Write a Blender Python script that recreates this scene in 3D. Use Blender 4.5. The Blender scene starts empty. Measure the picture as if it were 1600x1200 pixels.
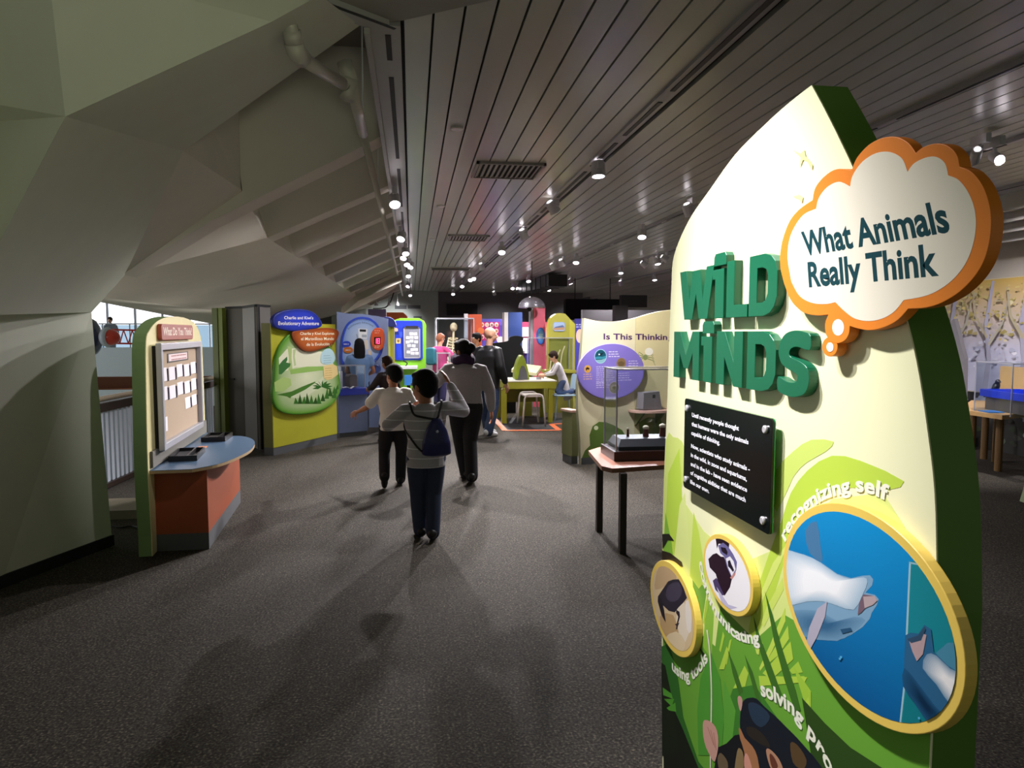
import bpy, bmesh, math, random
from mathutils import Vector, Matrix

random.seed(7)
sc = bpy.context.scene
COL = sc.collection

# ------------------------------------------------------------------ camera
CAM_H = 1.67
FPX = 1100.0                       # focal length in pixels of the 1600 x 1200 frame
TH = math.atan(80 / FPX)           # tilt down
PSI = math.atan(157 / FPX * math.cos(TH))   # turned right of the hall's axis (+Y)
FWD = Vector((math.sin(PSI) * math.cos(TH), math.cos(PSI) * math.cos(TH), -math.sin(TH)))
RGT = Vector((math.cos(PSI), -math.sin(PSI), 0))
UPV = RGT.cross(FWD)
EYE = Vector((0, 0, CAM_H))
cam_data = bpy.data.cameras.new('camera')
cam_data.sensor_width = 36
cam_data.lens = FPX / 1600 * 36
cam_data.clip_start = 0.05
cam_data.clip_end = 200
cam = bpy.data.objects.new('camera', cam_data)
COL.objects.link(cam)
cam.matrix_world = Matrix((
    (RGT.x, UPV.x, -FWD.x, 0), (RGT.y, UPV.y, -FWD.y, 0), (RGT.z, UPV.z, -FWD.z, CAM_H), (0, 0, 0, 1)))
sc.camera = cam

# ------------------------------------------------------------------ world, exposure, general light
sc.view_settings.view_transform = 'Standard'
sc.view_settings.look = 'None'
sc.view_settings.gamma = 1
sc.view_settings.use_curve_mapping = False
sc.view_settings.exposure = 0.0
world = bpy.data.worlds.new('world')
sc.world = world
world.use_nodes = True
bg = world.node_tree.nodes['Background']
bg.inputs[0].default_value = (0.86, 0.90, 0.72, 1)
bg.inputs[1].default_value = 0.19


def spot(name, loc, target, power, angle=50, blend=0.6, color=(1, 0.95, 0.97), radius=0.04, parent=None):
    d = bpy.data.lights.new(name, 'SPOT')
    d.energy = power * (4.4 if target[2] < 0.3 else 2.0)
    v_ = (Vector(target) - Vector(loc)).normalized()
    half = math.degrees(math.asin(max(-v_.z, 0.0))) - 2      # keep the beam's upper edge off the ceiling
    d.spot_size = math.radians(max(26, min(angle, 2 * half)) if v_.z < 0 else angle)
    d.spot_blend = blend
    d.color = color
    d.shadow_soft_size = radius
    o = bpy.data.objects.new(name, d)
    COL.objects.link(o)
    o.location = loc
    o.rotation_euler = (Vector(target) - Vector(loc)).to_track_quat('-Z', 'Y').to_euler()
    return o


# ------------------------------------------------------------------ helpers: pixels and planes
def ray(px, py):
    return FWD + RGT * ((px - 800) / FPX) + UPV * ((600 - py) / FPX)


def onz(px, py, z=0.0):
    d = ray(px, py)
    return EYE + d * ((z - CAM_H) / d.z)


def ony(px, py, y):
    d = ray(px, py)
    return EYE + d * (y / d.y)


def onx(px, py, x):
    d = ray(px, py)
    return EYE + d * (x / d.x)


class Frame:
    """a panel's plane: u runs to its right, v up, n out of its face"""

    def __init__(s, o, u, v=(0, 0, 1)):
        s.o = Vector(o)
        s.u = Vector(u).normalized()
        s.v = Vector(v).normalized()
        s.n = s.u.cross(s.v)

    def px(s, x, y, off=0.0):
        d = ray(x, y)
        t = (off - s.n.dot(EYE - s.o)) / s.n.dot(d)
        p = EYE + d * t - s.o
        return (p.dot(s.u), p.dot(s.v))

    def pxs(s, pts, off=0.0):
        return [s.px(x, y, off) for x, y in pts]

    def w(s, a, b, c=0.0):
        return s.o + s.u * a + s.v * b + s.n * c


def from_floor(p0, p1):
    """frame standing on the floor between two floor points (left, right)"""
    p0 = Vector(p0)
    p1 = Vector(p1)
    return Frame(p0, p1 - p0)


# ------------------------------------------------------------------ helpers: colours and materials
def lin(c):
    return c / 12.92 if c <= 0.04045 else ((c + 0.055) / 1.055) ** 2.4


def rgb(h):
    h = h.lstrip('#')
    return tuple(lin(int(h[i:i + 2], 16) / 255) for i in (0, 2, 4)) + (1.0,)


MATS = {}


def mat(name, color, rough=0.55, metal=0.0, spec=0.5, vary=0.06, scale=14.0, bump=0.0, emit=None, emit_strength=0.0, coat=0.0):
    if name in MATS:
        return MATS[name]
    m = bpy.data.materials.new(name)
    m.use_nodes = True
    nt = m.node_tree
    b = nt.nodes['Principled BSDF']
    c = rgb(color) if isinstance(color, str) else color
    tc = nt.nodes.new('ShaderNodeTexCoord')
    nz = nt.nodes.new('ShaderNodeTexNoise')
    nz.inputs['Scale'].default_value = scale
    nz.inputs['Detail'].default_value = 4
    nt.links.new(tc.outputs['Object'], nz.inputs['Vector'])
    mx = nt.nodes.new('ShaderNodeMix')
    mx.data_type = 'RGBA'
    mx.inputs['A'].default_value = tuple(x * (1 - vary) for x in c[:3]) + (1,)
    mx.inputs['B'].default_value = tuple(min(1, x * (1 + vary)) for x in c[:3]) + (1,)
    nt.links.new(nz.outputs['Fac'], mx.inputs['Factor'])
    nt.links.new(mx.outputs['Result'], b.inputs['Base Color'])
    b.inputs['Roughness'].default_value = rough
    b.inputs['Metallic'].default_value = metal
    b.inputs['Specular IOR Level'].default_value = spec
    if coat:
        b.inputs['Coat Weight'].default_value = coat
        b.inputs['Coat Roughness'].default_value = 0.12
    if bump:
        bp = nt.nodes.new('ShaderNodeBump')
        bp.inputs['Strength'].default_value = bump
        bp.inputs['Distance'].default_value = 0.01
        nt.links.new(nz.outputs['Fac'], bp.inputs['Height'])
        nt.links.new(bp.outputs['Normal'], b.inputs['Normal'])
    if emit:
        b.inputs['Emission Color'].default_value = rgb(emit) if isinstance(emit, str) else emit
        b.inputs['Emission Strength'].default_value = emit_strength
    MATS[name] = m
    return m


def print_mat(name='printed_ink', rough=0.45):
    if name in MATS:
        return MATS[name]
    m = bpy.data.materials.new(name)
    m.use_nodes = True
    nt = m.node_tree
    b = nt.nodes['Principled BSDF']
    a = nt.nodes.new('ShaderNodeAttribute')
    a.attribute_name = 'ink'
    nt.links.new(a.outputs['Color'], b.inputs['Base Color'])
    b.inputs['Roughness'].default_value = rough
    b.inputs['Specular IOR Level'].default_value = 0.3
    MATS[name] = m
    return m


def glass_mat(name='clear_acrylic', tint=(0.93, 0.95, 0.97, 1), gloss=0.1):
    if name in MATS:
        return MATS[name]
    m = bpy.data.materials.new(name)
    m.use_nodes = True
    nt = m.node_tree
    nt.nodes.remove(nt.nodes['Principled BSDF'])
    out = nt.nodes['Material Output']
    tr = nt.nodes.new('ShaderNodeBsdfTransparent')
    tr.inputs[0].default_value = tint
    gl = nt.nodes.new('ShaderNodeBsdfGlossy')
    gl.inputs['Roughness'].default_value = 0.05
    lw_ = nt.nodes.new('ShaderNodeLayerWeight')
    lw_.inputs[0].default_value = 0.5
    pw_ = nt.nodes.new('ShaderNodeMath')
    pw_.operation = 'POWER'
    pw_.inputs[1].default_value = 4
    nt.links.new(lw_.outputs['Facing'], pw_.inputs[0])
    fr = nt.nodes.new('ShaderNodeMath')
    fr.operation = 'MULTIPLY_ADD'
    fr.inputs[1].default_value = 0.45
    fr.inputs[2].default_value = 0.03
    nt.links.new(pw_.outputs[0], fr.inputs[0])
    mx = nt.nodes.new('ShaderNodeMixShader')
    nt.links.new(fr.outputs[0], mx.inputs[0])
    nt.links.new(tr.outputs[0], mx.inputs[1])
    nt.links.new(gl.outputs[0], mx.inputs[2])
    nt.links.new(mx.outputs[0], out.inputs[0])
    MATS[name] = m
    return m


# ------------------------------------------------------------------ helpers: objects
PM = {}


def tag(o, label=None, cat=None, group=None, kind=None):
    if label:
        o['label'] = label
    if cat:
        o['category'] = cat
    if group:
        o['group'] = group
    if kind:
        o['kind'] = kind
    return o


def thing(name, label, cat, loc, group=None, rz=0.0):
    o = bpy.data.objects.new(name, None)
    o.empty_display_size = 0.1
    COL.objects.link(o)
    o.location = loc
    o.rotation_euler = (0, 0, rz)
    PM[o.name] = Matrix.Translation(Vector(loc)) @ Matrix.Rotation(rz, 4, 'Z')
    return tag(o, label, cat, group)


def link(name, verts, faces, mats, parent=None, smooth=False, idx=None, label=None, origin=None):
    """ONE mesh object from world-space vertices; local to its parent thing"""
    verts = [Vector(v) for v in verts]
    if not isinstance(mats, (list, tuple)):
        mats = [mats]
    me = bpy.data.meshes.new(name)
    o = bpy.data.objects.new(name, me)
    COL.objects.link(o)
    if parent is not None:
        o.parent = parent
        M = PM[parent.name]
        inv = M.inverted()
        verts = [inv @ v for v in verts]
        PM[o.name] = M
    else:
        if origin is None:
            n = max(1, len(verts))
            origin = Vector((sum(v.x for v in verts) / n, sum(v.y for v in verts) / n, min(v.z for v in verts)))
        origin = Vector(origin)
        o.location = origin
        verts = [v - origin for v in verts]
        PM[o.name] = Matrix.Translation(origin)
    me.from_pydata([tuple(v) for v in verts], [], faces)
    for m in mats:
        me.materials.append(m)
    if idx:
        me.polygons.foreach_set('material_index', idx)
    if smooth:
        me.polygons.foreach_set('use_smooth', [True] * len(me.polygons))
    me.update()
    if label:
        o['label'] = label
    return o


def catmull(pts, n=6, closed=True):
    out = []
    N = len(pts)
    rng = range(N) if closed else range(N - 1)
    for i in rng:
        if closed:
            p0, p1, p2, p3 = pts[(i - 1) % N], pts[i], pts[(i + 1) % N], pts[(i + 2) % N]
        else:
            p0, p1, p2, p3 = pts[max(i - 1, 0)], pts[i], pts[i + 1], pts[min(i + 2, N - 1)]
        for k in range(n):
            t = k / n
            out.append(tuple(0.5 * ((2 * b) + (c - a) * t + (2 * a - 5 * b + 4 * c - d) * t * t + (3 * b - a - 3 * c + d) * t ** 3)
                             for a, b, c, d in zip(p0, p1, p2, p3)))
    if not closed:
        out.append(tuple(pts[-1]))
    return out


def rrect(x0, y0, x1, y1, r, n=5):
    out = []
    for cx, cy, a0 in ((x1 - r, y1 - r, 0), (x0 + r, y1 - r, 90), (x0 + r, y0 + r, 180), (x1 - r, y0 + r, 270)):
        for k in range(n + 1):
            a = math.radians(a0 + 90 * k / n)
            out.append((cx + r * math.cos(a), cy + r * math.sin(a)))
    return out


def ell(cx, cy, rx, ry, n=40, rot=0.0, a0=0, a1=360):
    out = []
    c, s = math.cos(rot), math.sin(rot)
    full = abs(a1 - a0) >= 360
    for k in range(n if full else n + 1):
        a = math.radians(a0 + (a1 - a0) * k / n)
        x, y = rx * math.cos(a), ry * math.sin(a)
        out.append((cx + x * c - y * s, cy + x * s + y * c))
    return out


def area2(p):
    return sum(p[i][0] * p[(i + 1) % len(p)][1] - p[(i + 1) % len(p)][0] * p[i][1] for i in range(len(p))) / 2


def curve_mesh(outlines, depth, bevel=0.0):
    """2D outlines (holes allowed) to a solid 0..depth with eased edges; returns verts, faces"""
    cu = bpy.data.curves.new('outline', 'CURVE')
    cu.dimensions = '2D'
    cu.fill_mode = 'BOTH'
    cu.extrude = max(depth / 2 - bevel, 0.0)
    cu.bevel_depth = bevel
    cu.bevel_resolution = 2
    cu.offset = -bevel
    for pts in outlines:
        sp = cu.splines.new('POLY')
        sp.points.add(len(pts) - 1)
        for i, p in enumerate(pts):
            sp.points[i].co = (p[0], p[1], 0, 1)
        sp.use_cyclic_u = True
    o = bpy.data.objects.new('outline', cu)
    COL.objects.link(o)
    me = bpy.data.meshes.new_from_object(o)
    vs = [(v.co.x, v.co.y, v.co.z + depth / 2) for v in me.vertices]
    fs = [tuple(p.vertices) for p in me.polygons]
    bpy.data.objects.remove(o)
    bpy.data.curves.remove(cu)
    bpy.data.meshes.remove(me)
    return vs, fs


class MB:
    """collects shapes and links them as ONE mesh object"""

    def __init__(s):
        s.v = []
        s.f = []
        s.m = []

    def add(s, vs, fs, m=0):
        k = len(s.v)
        s.v += [Vector(v) for v in vs]
        s.f += [tuple(i + k for i in f) for f in fs]
        s.m += [m] * len(fs)
        return s

    def hexa(s, p, m=0):
        return s.add(p, [(3, 2, 1, 0), (4, 5, 6, 7), (0, 1, 5, 4), (1, 2, 6, 5), (2, 3, 7, 6), (3, 0, 4, 7)], m)

    def box(s, c, size, rz=0.0, m=0):
        R = Matrix.Rotation(rz, 3, 'Z')
        x, y, z = (d / 2 for d in size)
        P = [(-x, -y, -z), (x, -y, -z), (x, y, -z), (-x, y, -z), (-x, -y, z), (x, -y, z), (x, y, z), (-x, y, z)]
        return s.hexa([Vector(c) + R @ Vector(p) for p in P], m)

    def fbox(s, F, a0, a1, b0, b1, c0, c1, m=0):
        return s.hexa([F.w(a0, b0, c0), F.w(a0, b0, c1), F.w(a1, b0, c1), F.w(a1, b0, c0),
                       F.w(a0, b1, c0), F.w(a0, b1, c1), F.w(a1, b1, c1), F.w(a1, b1, c0)][::1], m)

    def slab(s, F, outlines, c0, c1, bevel=0.0, m=0):
        if outlines and not isinstance(outlines[0][0], (tuple, list)):
            outlines = [outlines]
        vs, fs = curve_mesh(outlines, c1 - c0, bevel)
        return s.add([F.w(x, y, c0 + z) for x, y, z in vs], fs, m)

    def prism(s, poly, z0, z1, m=0):
        """vertical prism of a plan outline [(x, y)...]"""
        if area2(poly) < 0:
            poly = poly[::-1]
        n = len(poly)
        vs = [(x, y, z0) for x, y in poly] + [(x, y, z1) for x, y in poly]
        fs = [tuple(range(n))[::-1], tuple(range(n, 2 * n))]
        fs += [(i, (i + 1) % n, n + (i + 1) % n, n + i) for i in range(n)]
        return s.add(vs, fs, m)

    def tube(s, pts, r, n=10, m=0):
        pts = [Vector(p) for p in pts]
        rs = r if isinstance(r, (list, tuple)) else [r] * len(pts)
        vs, fs = [], []
        ref = None
        for i, p in enumerate(pts):
            t = (pts[min(i + 1, len(pts) - 1)] - pts[max(i - 1, 0)]).normalized()
            if ref is None:
                ref = t.orthogonal().normalized()
            ref = (ref - t * ref.dot(t)).normalized()
            b = t.cross(ref)
            for k in range(n):
                a = 2 * math.pi * k / n
                vs.append(p + (ref * math.cos(a) + b * math.sin(a)) * rs[i])
        for i in range(len(pts) - 1):
            for k in range(n):
                fs.append((i * n + k, i * n + (k + 1) % n, (i + 1) * n + (k + 1) % n, (i + 1) * n + k))
        fs.append(tuple(range(n))[::-1])
        fs.append(tuple((len(pts) - 1) * n + k for k in range(n)))
        return s.add(vs, fs, m)

    def lathe(s, base, prof, n=20, axis=(0, 0, 1), m=0):
        """profile [(radius, along)] turned about an axis through base"""
        base = Vector(base)
        ax = Vector(axis).normalized()
        e = ax.orthogonal().normalized()
        g = ax.cross(e)
        vs, fs = [], []
        for r, h in prof:
            for k in range(n):
                a = 2 * math.pi * k / n
                vs.append(base + ax * h + (e * math.cos(a) + g * math.sin(a)) * max(r, 1e-4))
        for i in range(len(prof) - 1):
            for k in range(n):
                fs.append((i * n + k, i * n + (k + 1) % n, (i + 1) * n + (k + 1) % n, (i + 1) * n + k))
        fs.append(tuple(range(n))[::-1])
        fs.append(tuple((len(prof) - 1) * n + k for k in range(n)))
        return s.add(vs, fs, m)

    def ball(s, c, r, seg=14, rings=8, R=None, m=0):
        rx, ry, rz = r if isinstance(r, (list, tuple)) else (r, r, r)
        vs, fs = [], []
        c = Vector(c)
        for i in range(rings + 1):
            t = math.pi * i / rings
            for k in range(seg):
                a = 2 * math.pi * k / seg
                p = Vector((rx * math.sin(t) * math.cos(a), ry * math.sin(t) * math.sin(a), rz * math.cos(t)))
                if i in (0, rings):
                    p = Vector((0.002 * rx * math.cos(a), 0.002 * ry * math.sin(a), rz * math.cos(t)))
                if R is not None:
                    p = R @ p
                vs.append(c + p)
        for i in range(rings):
            for k in range(seg):
                fs.append((i * seg + k, (i + 1) * seg + k, (i + 1) * seg + (k + 1) % seg, i * seg + (k + 1) % seg))
        fs.append(tuple(range(seg)))
        fs.append(tuple(rings * seg + k for k in range(seg))[::-1])
        return s.add(vs, fs, m)

    def build(s, name, mats, parent=None, smooth=False, label=None, origin=None):
        return link(name, s.v, s.f, mats, parent, smooth, s.m if isinstance(mats, (list, tuple)) else None, label, origin)


def auto_smooth(o, deg=40):
    me = o.data
    bm = bmesh.new()
    bm.from_mesh(me)
    for f in bm.faces:
        f.smooth = True
    for e in bm.edges:
        if len(e.link_faces) == 2 and e.calc_face_angle(0) > math.radians(deg):
            e.smooth = False
    bm.to_mesh(me)
    bm.free()
    return o


# ------------------------------------------------------------------ helpers: lettering and printed pictures
GLY = {}


def glyphs(s, bold=0.02):
    key = (s, bold)
    if key not in GLY:
        cu = bpy.data.curves.new('lettering', 'FONT')
        cu.body = s
        cu.size = 1
        cu.offset = bold
        cu.resolution_u = 3
        o = bpy.data.objects.new('lettering', cu)
        COL.objects.link(o)
        me = bpy.data.meshes.new_from_object(o)
        vs = [(v.co.x, v.co.y) for v in me.vertices]
        fs = [tuple(p.vertices) for p in me.polygons]
        bpy.data.objects.remove(o)
        bpy.data.curves.remove(cu)
        bpy.data.meshes.remove(me)
        GLY[key] = (vs, fs)
    return GLY[key]


def cap_height(bold):
    return max(y for x, y in glyphs('H', bold)[0])


class Art:
    """flat printing on a panel: coloured shapes stacked a fraction of a millimetre apart, ONE mesh"""

    def __init__(s, F, off, step=0.00004):
        s.F = F
        s.off = off
        s.z = off
        s.step = step
        s.v = []
        s.f = []
        s.c = []

    def up(s):
        s.z += s.step
        return s

    def _col(s, c, p):
        if callable(c):
            c = c(p)
        return rgb(c) if isinstance(c, str) else c

    def poly(s, pts, color, rise=True):
        if rise:
            s.up()
        if area2(pts) < 0:
            pts = pts[::-1]
        k = len(s.v)
        s.v += [s.F.w(a, b, s.z) for a, b in pts]
        s.f.append(tuple(range(k, k + len(pts))))
        s.c += [s._col(color, p) for p in pts]
        return s

    def pix(s, pts, color, smooth=0, rise=True):
        if smooth:
            pts = catmull(pts, smooth)
        return s.poly(s.F.pxs(pts, s.off), color, rise)

    def shaded(s, pts, edge, mid, rings=5, centre=None, bias=1.0):
        """printed colour running from the outline to the middle of a shape (star-shaped outlines)"""
        cx, cy = centre or (sum(p[0] for p in pts) / len(pts), sum(p[1] for p in pts) / len(pts))
        e, m = (rgb(edge) if isinstance(edge, str) else edge), (rgb(mid) if isinstance(mid, str) else mid)
        s.up()
        n = len(pts)
        if area2(pts) < 0:
            pts = pts[::-1]
        k = len(s.v)
        for i in range(rings + 1):
            t = i / rings
            q = 1 - t
            for p in pts:
                s.v.append(s.F.w(cx + (p[0] - cx) * q, cy + (p[1] - cy) * q, s.z))
                w = t ** bias
                s.c.append(tuple(a + (b - a) * w for a, b in zip(e, m)))
        for i in range(rings):
            for j in range(n):
                s.f.append((k + i * n + j, k + i * n + (j + 1) % n, k + (i + 1) * n + (j + 1) % n, k + (i + 1) * n + j))
        return s

    def stroke(s, pts, w0, w1, color):
        """a brush stroke tapering from w0 to w1 (half widths)"""
        L, R = [], []
        for i, p in enumerate(pts):
            a, b = pts[max(i - 1, 0)], pts[min(i + 1, len(pts) - 1)]
            d = Vector((b[0] - a[0], b[1] - a[1], 0)).normalized()
            w = w0 + (w1 - w0) * i / (len(pts) - 1)
            L.append((p[0] - d.y * w, p[1] + d.x * w))
            R.append((p[0] + d.y * w, p[1] - d.x * w))
        return s.poly(L + R[::-1], color)

    def glyph_faces(s, vs, fs, color, fn):
        k = len(s.v)
        s.v += [s.F.w(*fn(x, y), s.z) for x, y in vs]
        s.f += [tuple(i + k for i in f) for f in fs]
        s.c += [s._col(color, (0, 0))] * len(vs)

    def text(s, body, bl, br, tl, color, bold=0.02):
        """one line fitted to baseline bl..br with capitals reaching tl (frame coordinates)"""
        s.up()
        vs, fs = glyphs(body, bold)
        if not vs:
            return s
        x0, x1 = min(v[0] for v in vs), max(v[0] for v in vs)
        H = cap_height(bold)
        ux, uy = (br[0] - bl[0], br[1] - bl[1])
        vx, vy = (tl[0] - bl[0], tl[1] - bl[1])
        s.glyph_faces(vs, fs, color, lambda x, y: (
            bl[0] + ux * (x - x0) / (x1 - x0) + vx * y / H, bl[1] + uy * (x - x0) / (x1 - x0) + vy * y / H))
        return s

    def text_px(s, body, bl, br, tl, color, bold=0.02):
        return s.text(body, *s.F.pxs([bl, br, tl], s.off), color, bold)

    def text_box(s, body, x, y, h, color, bold=0.02, width=None, squeeze=1.0, centre=False):
        """level line starting at x, baseline y, capital height h"""
        vs, fs = glyphs(body, bold)
        if not vs:
            return s
        x0, x1 = min(v[0] for v in vs), max(v[0] for v in vs)
        k = h / cap_height(bold)
        w = width or (x1 - x0) * k * squeeze
        if centre:
            x -= w / 2
        return s.text(body, (x, y), (x + w, y), (x, y + h), color, bold)

    def text_path(s, body, path, h, color, bold=0.02, start=0.0, squeeze=1.0):
        """letters following a polyline (frame coordinates)"""
        s.up()
        seg = [0.0]
        for a, b in zip(path, path[1:]):
            seg.append(seg[-1] + math.hypot(b[0] - a[0], b[1] - a[1]))

        def at(d):
            d = min(max(d, 0), seg[-1] - 1e-6)
            i = max(j for j in range(len(path) - 1) if seg[j] <= d)
            t = (d - seg[i]) / max(seg[i + 1] - seg[i], 1e-9)
            a, b = path[i], path[i + 1]
            L = seg[i + 1] - seg[i]
            return (a[0] + (b[0] - a[0]) * t, a[1] + (b[1] - a[1]) * t), ((b[0] - a[0]) / L, (b[1] - a[1]) / L)

        k = h / cap_height(bold)
        full = glyphs(body, bold)[0]
        total = max(v[0] for v in full)
        fit = seg[-1] / (total * k) if squeeze is None else squeeze
        for i, ch in enumerate(body):
            if ch == ' ':
                continue
            pre = glyphs(body[:i + 1], bold)[0]
            right = max(v[0] for v in pre)
            vs, fs = glyphs(ch, bold)
            w = max(v[0] for v in vs)
            l = min(v[0] for v in vs)
            cx = (right - (w - l) / 2) * k * fit
            p, d = at(start + cx)
            mid = (w + l) / 2
            s.glyph_faces(vs, fs, color, lambda x, y: (
                p[0] + d[0] * (x - mid) * k * fit - d[1] * y * k, p[1] + d[1] * (x - mid) * k * fit + d[0] * y * k))
        return s

    def lines(s, x0, y0, x1, n, dy, h, color, seed=1):
        """small print too fine to read: rows of short dashes like words"""
        rr = random.Random(seed)
        s.up()
        for i in range(n):
            x = x0
            end = x1 - (x1 - x0) * rr.random() * 0.25
            while x < end:
                w = h * rr.uniform(1.5, 5)
                y = y0 - i * dy
                s.poly([(x, y), (min(x + w, end), y), (min(x + w, end), y + h), (x, y + h)], color, rise=False)
                x += w + h * 0.9
        return s

    def build(s, name, parent, label=None, rough=0.45):
        o = link(name, s.v, s.f, print_mat('printed_ink_%d' % int(rough * 100), rough), parent, label=label)
        at = o.data.color_attributes.new('ink', 'FLOAT_COLOR', 'POINT')
        at.data.foreach_set('color', [x for c in s.c for x in c])
        return o


def clip_poly(subject, clip):
    """Sutherland-Hodgman against a convex outline"""
    if area2(clip) < 0:
        clip = clip[::-1]
    out = list(subject)
    for i in range(len(clip)):
        a, b = clip[i], clip[(i + 1) % len(clip)]
        inp, out = out, []
        if not inp:
            break

        def side(p):
            return (b[0] - a[0]) * (p[1] - a[1]) - (b[1] - a[1]) * (p[0] - a[0])
        for j in range(len(inp)):
            p, q = inp[j], inp[(j + 1) % len(inp)]
            sp, sq = side(p), side(q)
            if sp >= 0:
                out.append(p)
            if (sp >= 0) != (sq >= 0):
                t = sp / (sp - sq)
                out.append((p[0] + (q[0] - p[0]) * t, p[1] + (q[1] - p[1]) * t))
    return out


def structure(o):
    o['kind'] = 'structure'
    return o


# ================================================================== THE SETTING
CEIL = 3.22
plaster = mat('painted_plaster', '#c6c8b8', rough=0.7, vary=0.05, scale=5, bump=0.04)
plaster_shell = mat('shell_plaster', '#dcd6c8', rough=0.7, vary=0.06, scale=3, bump=0.05)
black = mat('black_rubber', '#0b0b0c', rough=0.6)
dark = mat('dark_void', '#141316', rough=0.8)
white_metal = mat('white_enamel', '#d8d6d6', rough=0.35)


def carpet_mat():
    m = bpy.data.materials.new('speckled_carpet')
    m.use_nodes = True
    nt = m.node_tree
    b = nt.nodes['Principled BSDF']
    tc = nt.nodes.new('ShaderNodeTexCoord')
    vo = nt.nodes.new('ShaderNodeTexVoronoi')
    vo.inputs['Scale'].default_value = 46
    nz = nt.nodes.new('ShaderNodeTexNoise')
    nz.inputs['Scale'].default_value = 85
    nz.inputs['Detail'].default_value = 3
    big = nt.nodes.new('ShaderNodeTexNoise')
    big.inputs['Scale'].default_value = 0.9
    for n in (vo, nz, big):
        nt.links.new(tc.outputs['Object'], n.inputs['Vector'])
    rp = nt.nodes.new('ShaderNodeValToRGB')
    rp.color_ramp.interpolation = 'LINEAR'
    e = rp.color_ramp.elements
    e[0].position = 0.40
    e[0].color = rgb('#332e2a')
    e[1].position = 0.60
    e[1].color = rgb('#575147')
    x = e.new(0.70)
    x.color = rgb('#857c64')
    nt.links.new(nz.outputs['Fac'], rp.inputs['Fac'])
    cells = nt.nodes.new('ShaderNodeMix')
    cells.data_type = 'RGBA'
    cells.blend_type = 'MULTIPLY'
    cells.inputs['Factor'].default_value = 0.45
    nt.links.new(rp.outputs['Color'], cells.inputs['A'])
    bwn = nt.nodes.new('ShaderNodeRGBToBW')
    nt.links.new(vo.outputs['Color'], bwn.inputs[0])
    nt.links.new(bwn.outputs[0], cells.inputs['B'])
    hs = nt.nodes.new('ShaderNodeHueSaturation')
    hs.inputs['Saturation'].default_value = 0.9
    nt.links.new(cells.outputs['Result'], hs.inputs['Color'])
    nt.links.new(hs.outputs['Color'], b.inputs['Base Color'])
    b.inputs['Roughness'].default_value = 0.9
    b.inputs['Specular IOR Level'].default_value = 0.15
    bp = nt.nodes.new('ShaderNodeBump')
    bp.inputs['Strength'].default_value = 0.35
    bp.inputs['Distance'].default_value = 0.003
    nt.links.new(nz.outputs['Fac'], bp.inputs['Height'])
    nt.links.new(bp.outputs['Normal'], b.inputs['Normal'])
    return m


fl = MB()
fl.box((2.0, 13, -0.06), (13.0, 32, 0.12))
structure(fl.build('floor', carpet_mat(), origin=(0, 0, 0)))

# ------------------------------------------------------------------ plank ceiling
plank = mat('ceiling_plank', '#c0c2ba', rough=0.27, vary=0.04, scale=2.5, spec=0.5)
cl = MB()
PW, GAP = 0.149, 0.013


def plank_start(x):
    """planks stop at the border board that crosses the ceiling near the camera"""
    return 3.66 - 0.66 * (x + 0.02) if x < 1.4 else 2.7


x = -0.02
while x < 9.6:
    x1 = x + PW - GAP
    track_gap = 1.58 < (x + x1) / 2 < 1.73
    if not track_gap:
        y0, y1 = plank_start(x), plank_start(x1)
        cl.hexa([(x, y0, CEIL), (x1, y1, CEIL), (x1, 27, CEIL), (x, 27, CEIL),
                 (x, y0, CEIL + 0.03), (x1, y1, CEIL + 0.03), (x1, 27, CEIL + 0.03), (x, 27, CEIL + 0.03)])
    x += PW
structure(cl.build('ceiling', plank, origin=(0, 0, CEIL)))
bk = MB()
bk.box((4.8, 13, CEIL + 0.1), (10.0, 28.4, 0.06))
structure(bk.build('ceiling_void', black, origin=(0, 13, CEIL + 0.07)))
tb = MB()
tb.prism([(-0.20, 3.735), (-0.02, 3.65), (1.38, 2.72), (9.6, 2.69), (9.6, 1.2), (-1.3, 1.2), (-1.3, 2.7)], CEIL - 0.005, CEIL + 0.06)
structure(tb.build('trim_1', mat('border_board', '#8c8a83', rough=0.5), origin=(1, 2, CEIL)))
# the white channel down the hall's left side, its slots and its diagonal return
ch = MB()
ch.box((-0.115, 15.35, CEIL + 0.01), (0.15, 23.3, 0.05))
ch.box((-0.205, 15.35, CEIL - 0.005), (0.03, 23.3, 0.11))
d0, d1 = onz(482, -3, CEIL), onz(592, 38, CEIL)
dd = (d1 - d0).normalized()
dn = Vector((-dd.y, dd.x, 0))
ch.hexa([d0 - dn * 0.09 - Vector((0, 0, .03)), d1 - dn * 0.09 - Vector((0, 0, .03)), d1 + dn * 0.02 - Vector((0, 0, .03)), d0 + dn * 0.02 - Vector((0, 0, .03)),
         d0 - dn * 0.09 + Vector((0, 0, .03)), d1 - dn * 0.09 + Vector((0, 0, .03)), d1 + dn * 0.02 + Vector((0, 0, .03)), d0 + dn * 0.02 + Vector((0, 0, .03))])
structure(ch.build('trim_2', mat('channel_white', '#a9a7a4', rough=0.4), origin=(-0.1, 4, CEIL)))
sl = MB()
sl.box((-0.105, 3.98, CEIL - 0.016), (0.03, 0.34, 0.004))
for k in range(9):
    ya = 4.42 + k * 2.4
    sl.box((-0.105, ya + 1.0, CEIL - 0.016), (0.03, 2.0, 0.004))
p = d0 * 0.45 + d1 * 0.55
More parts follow.
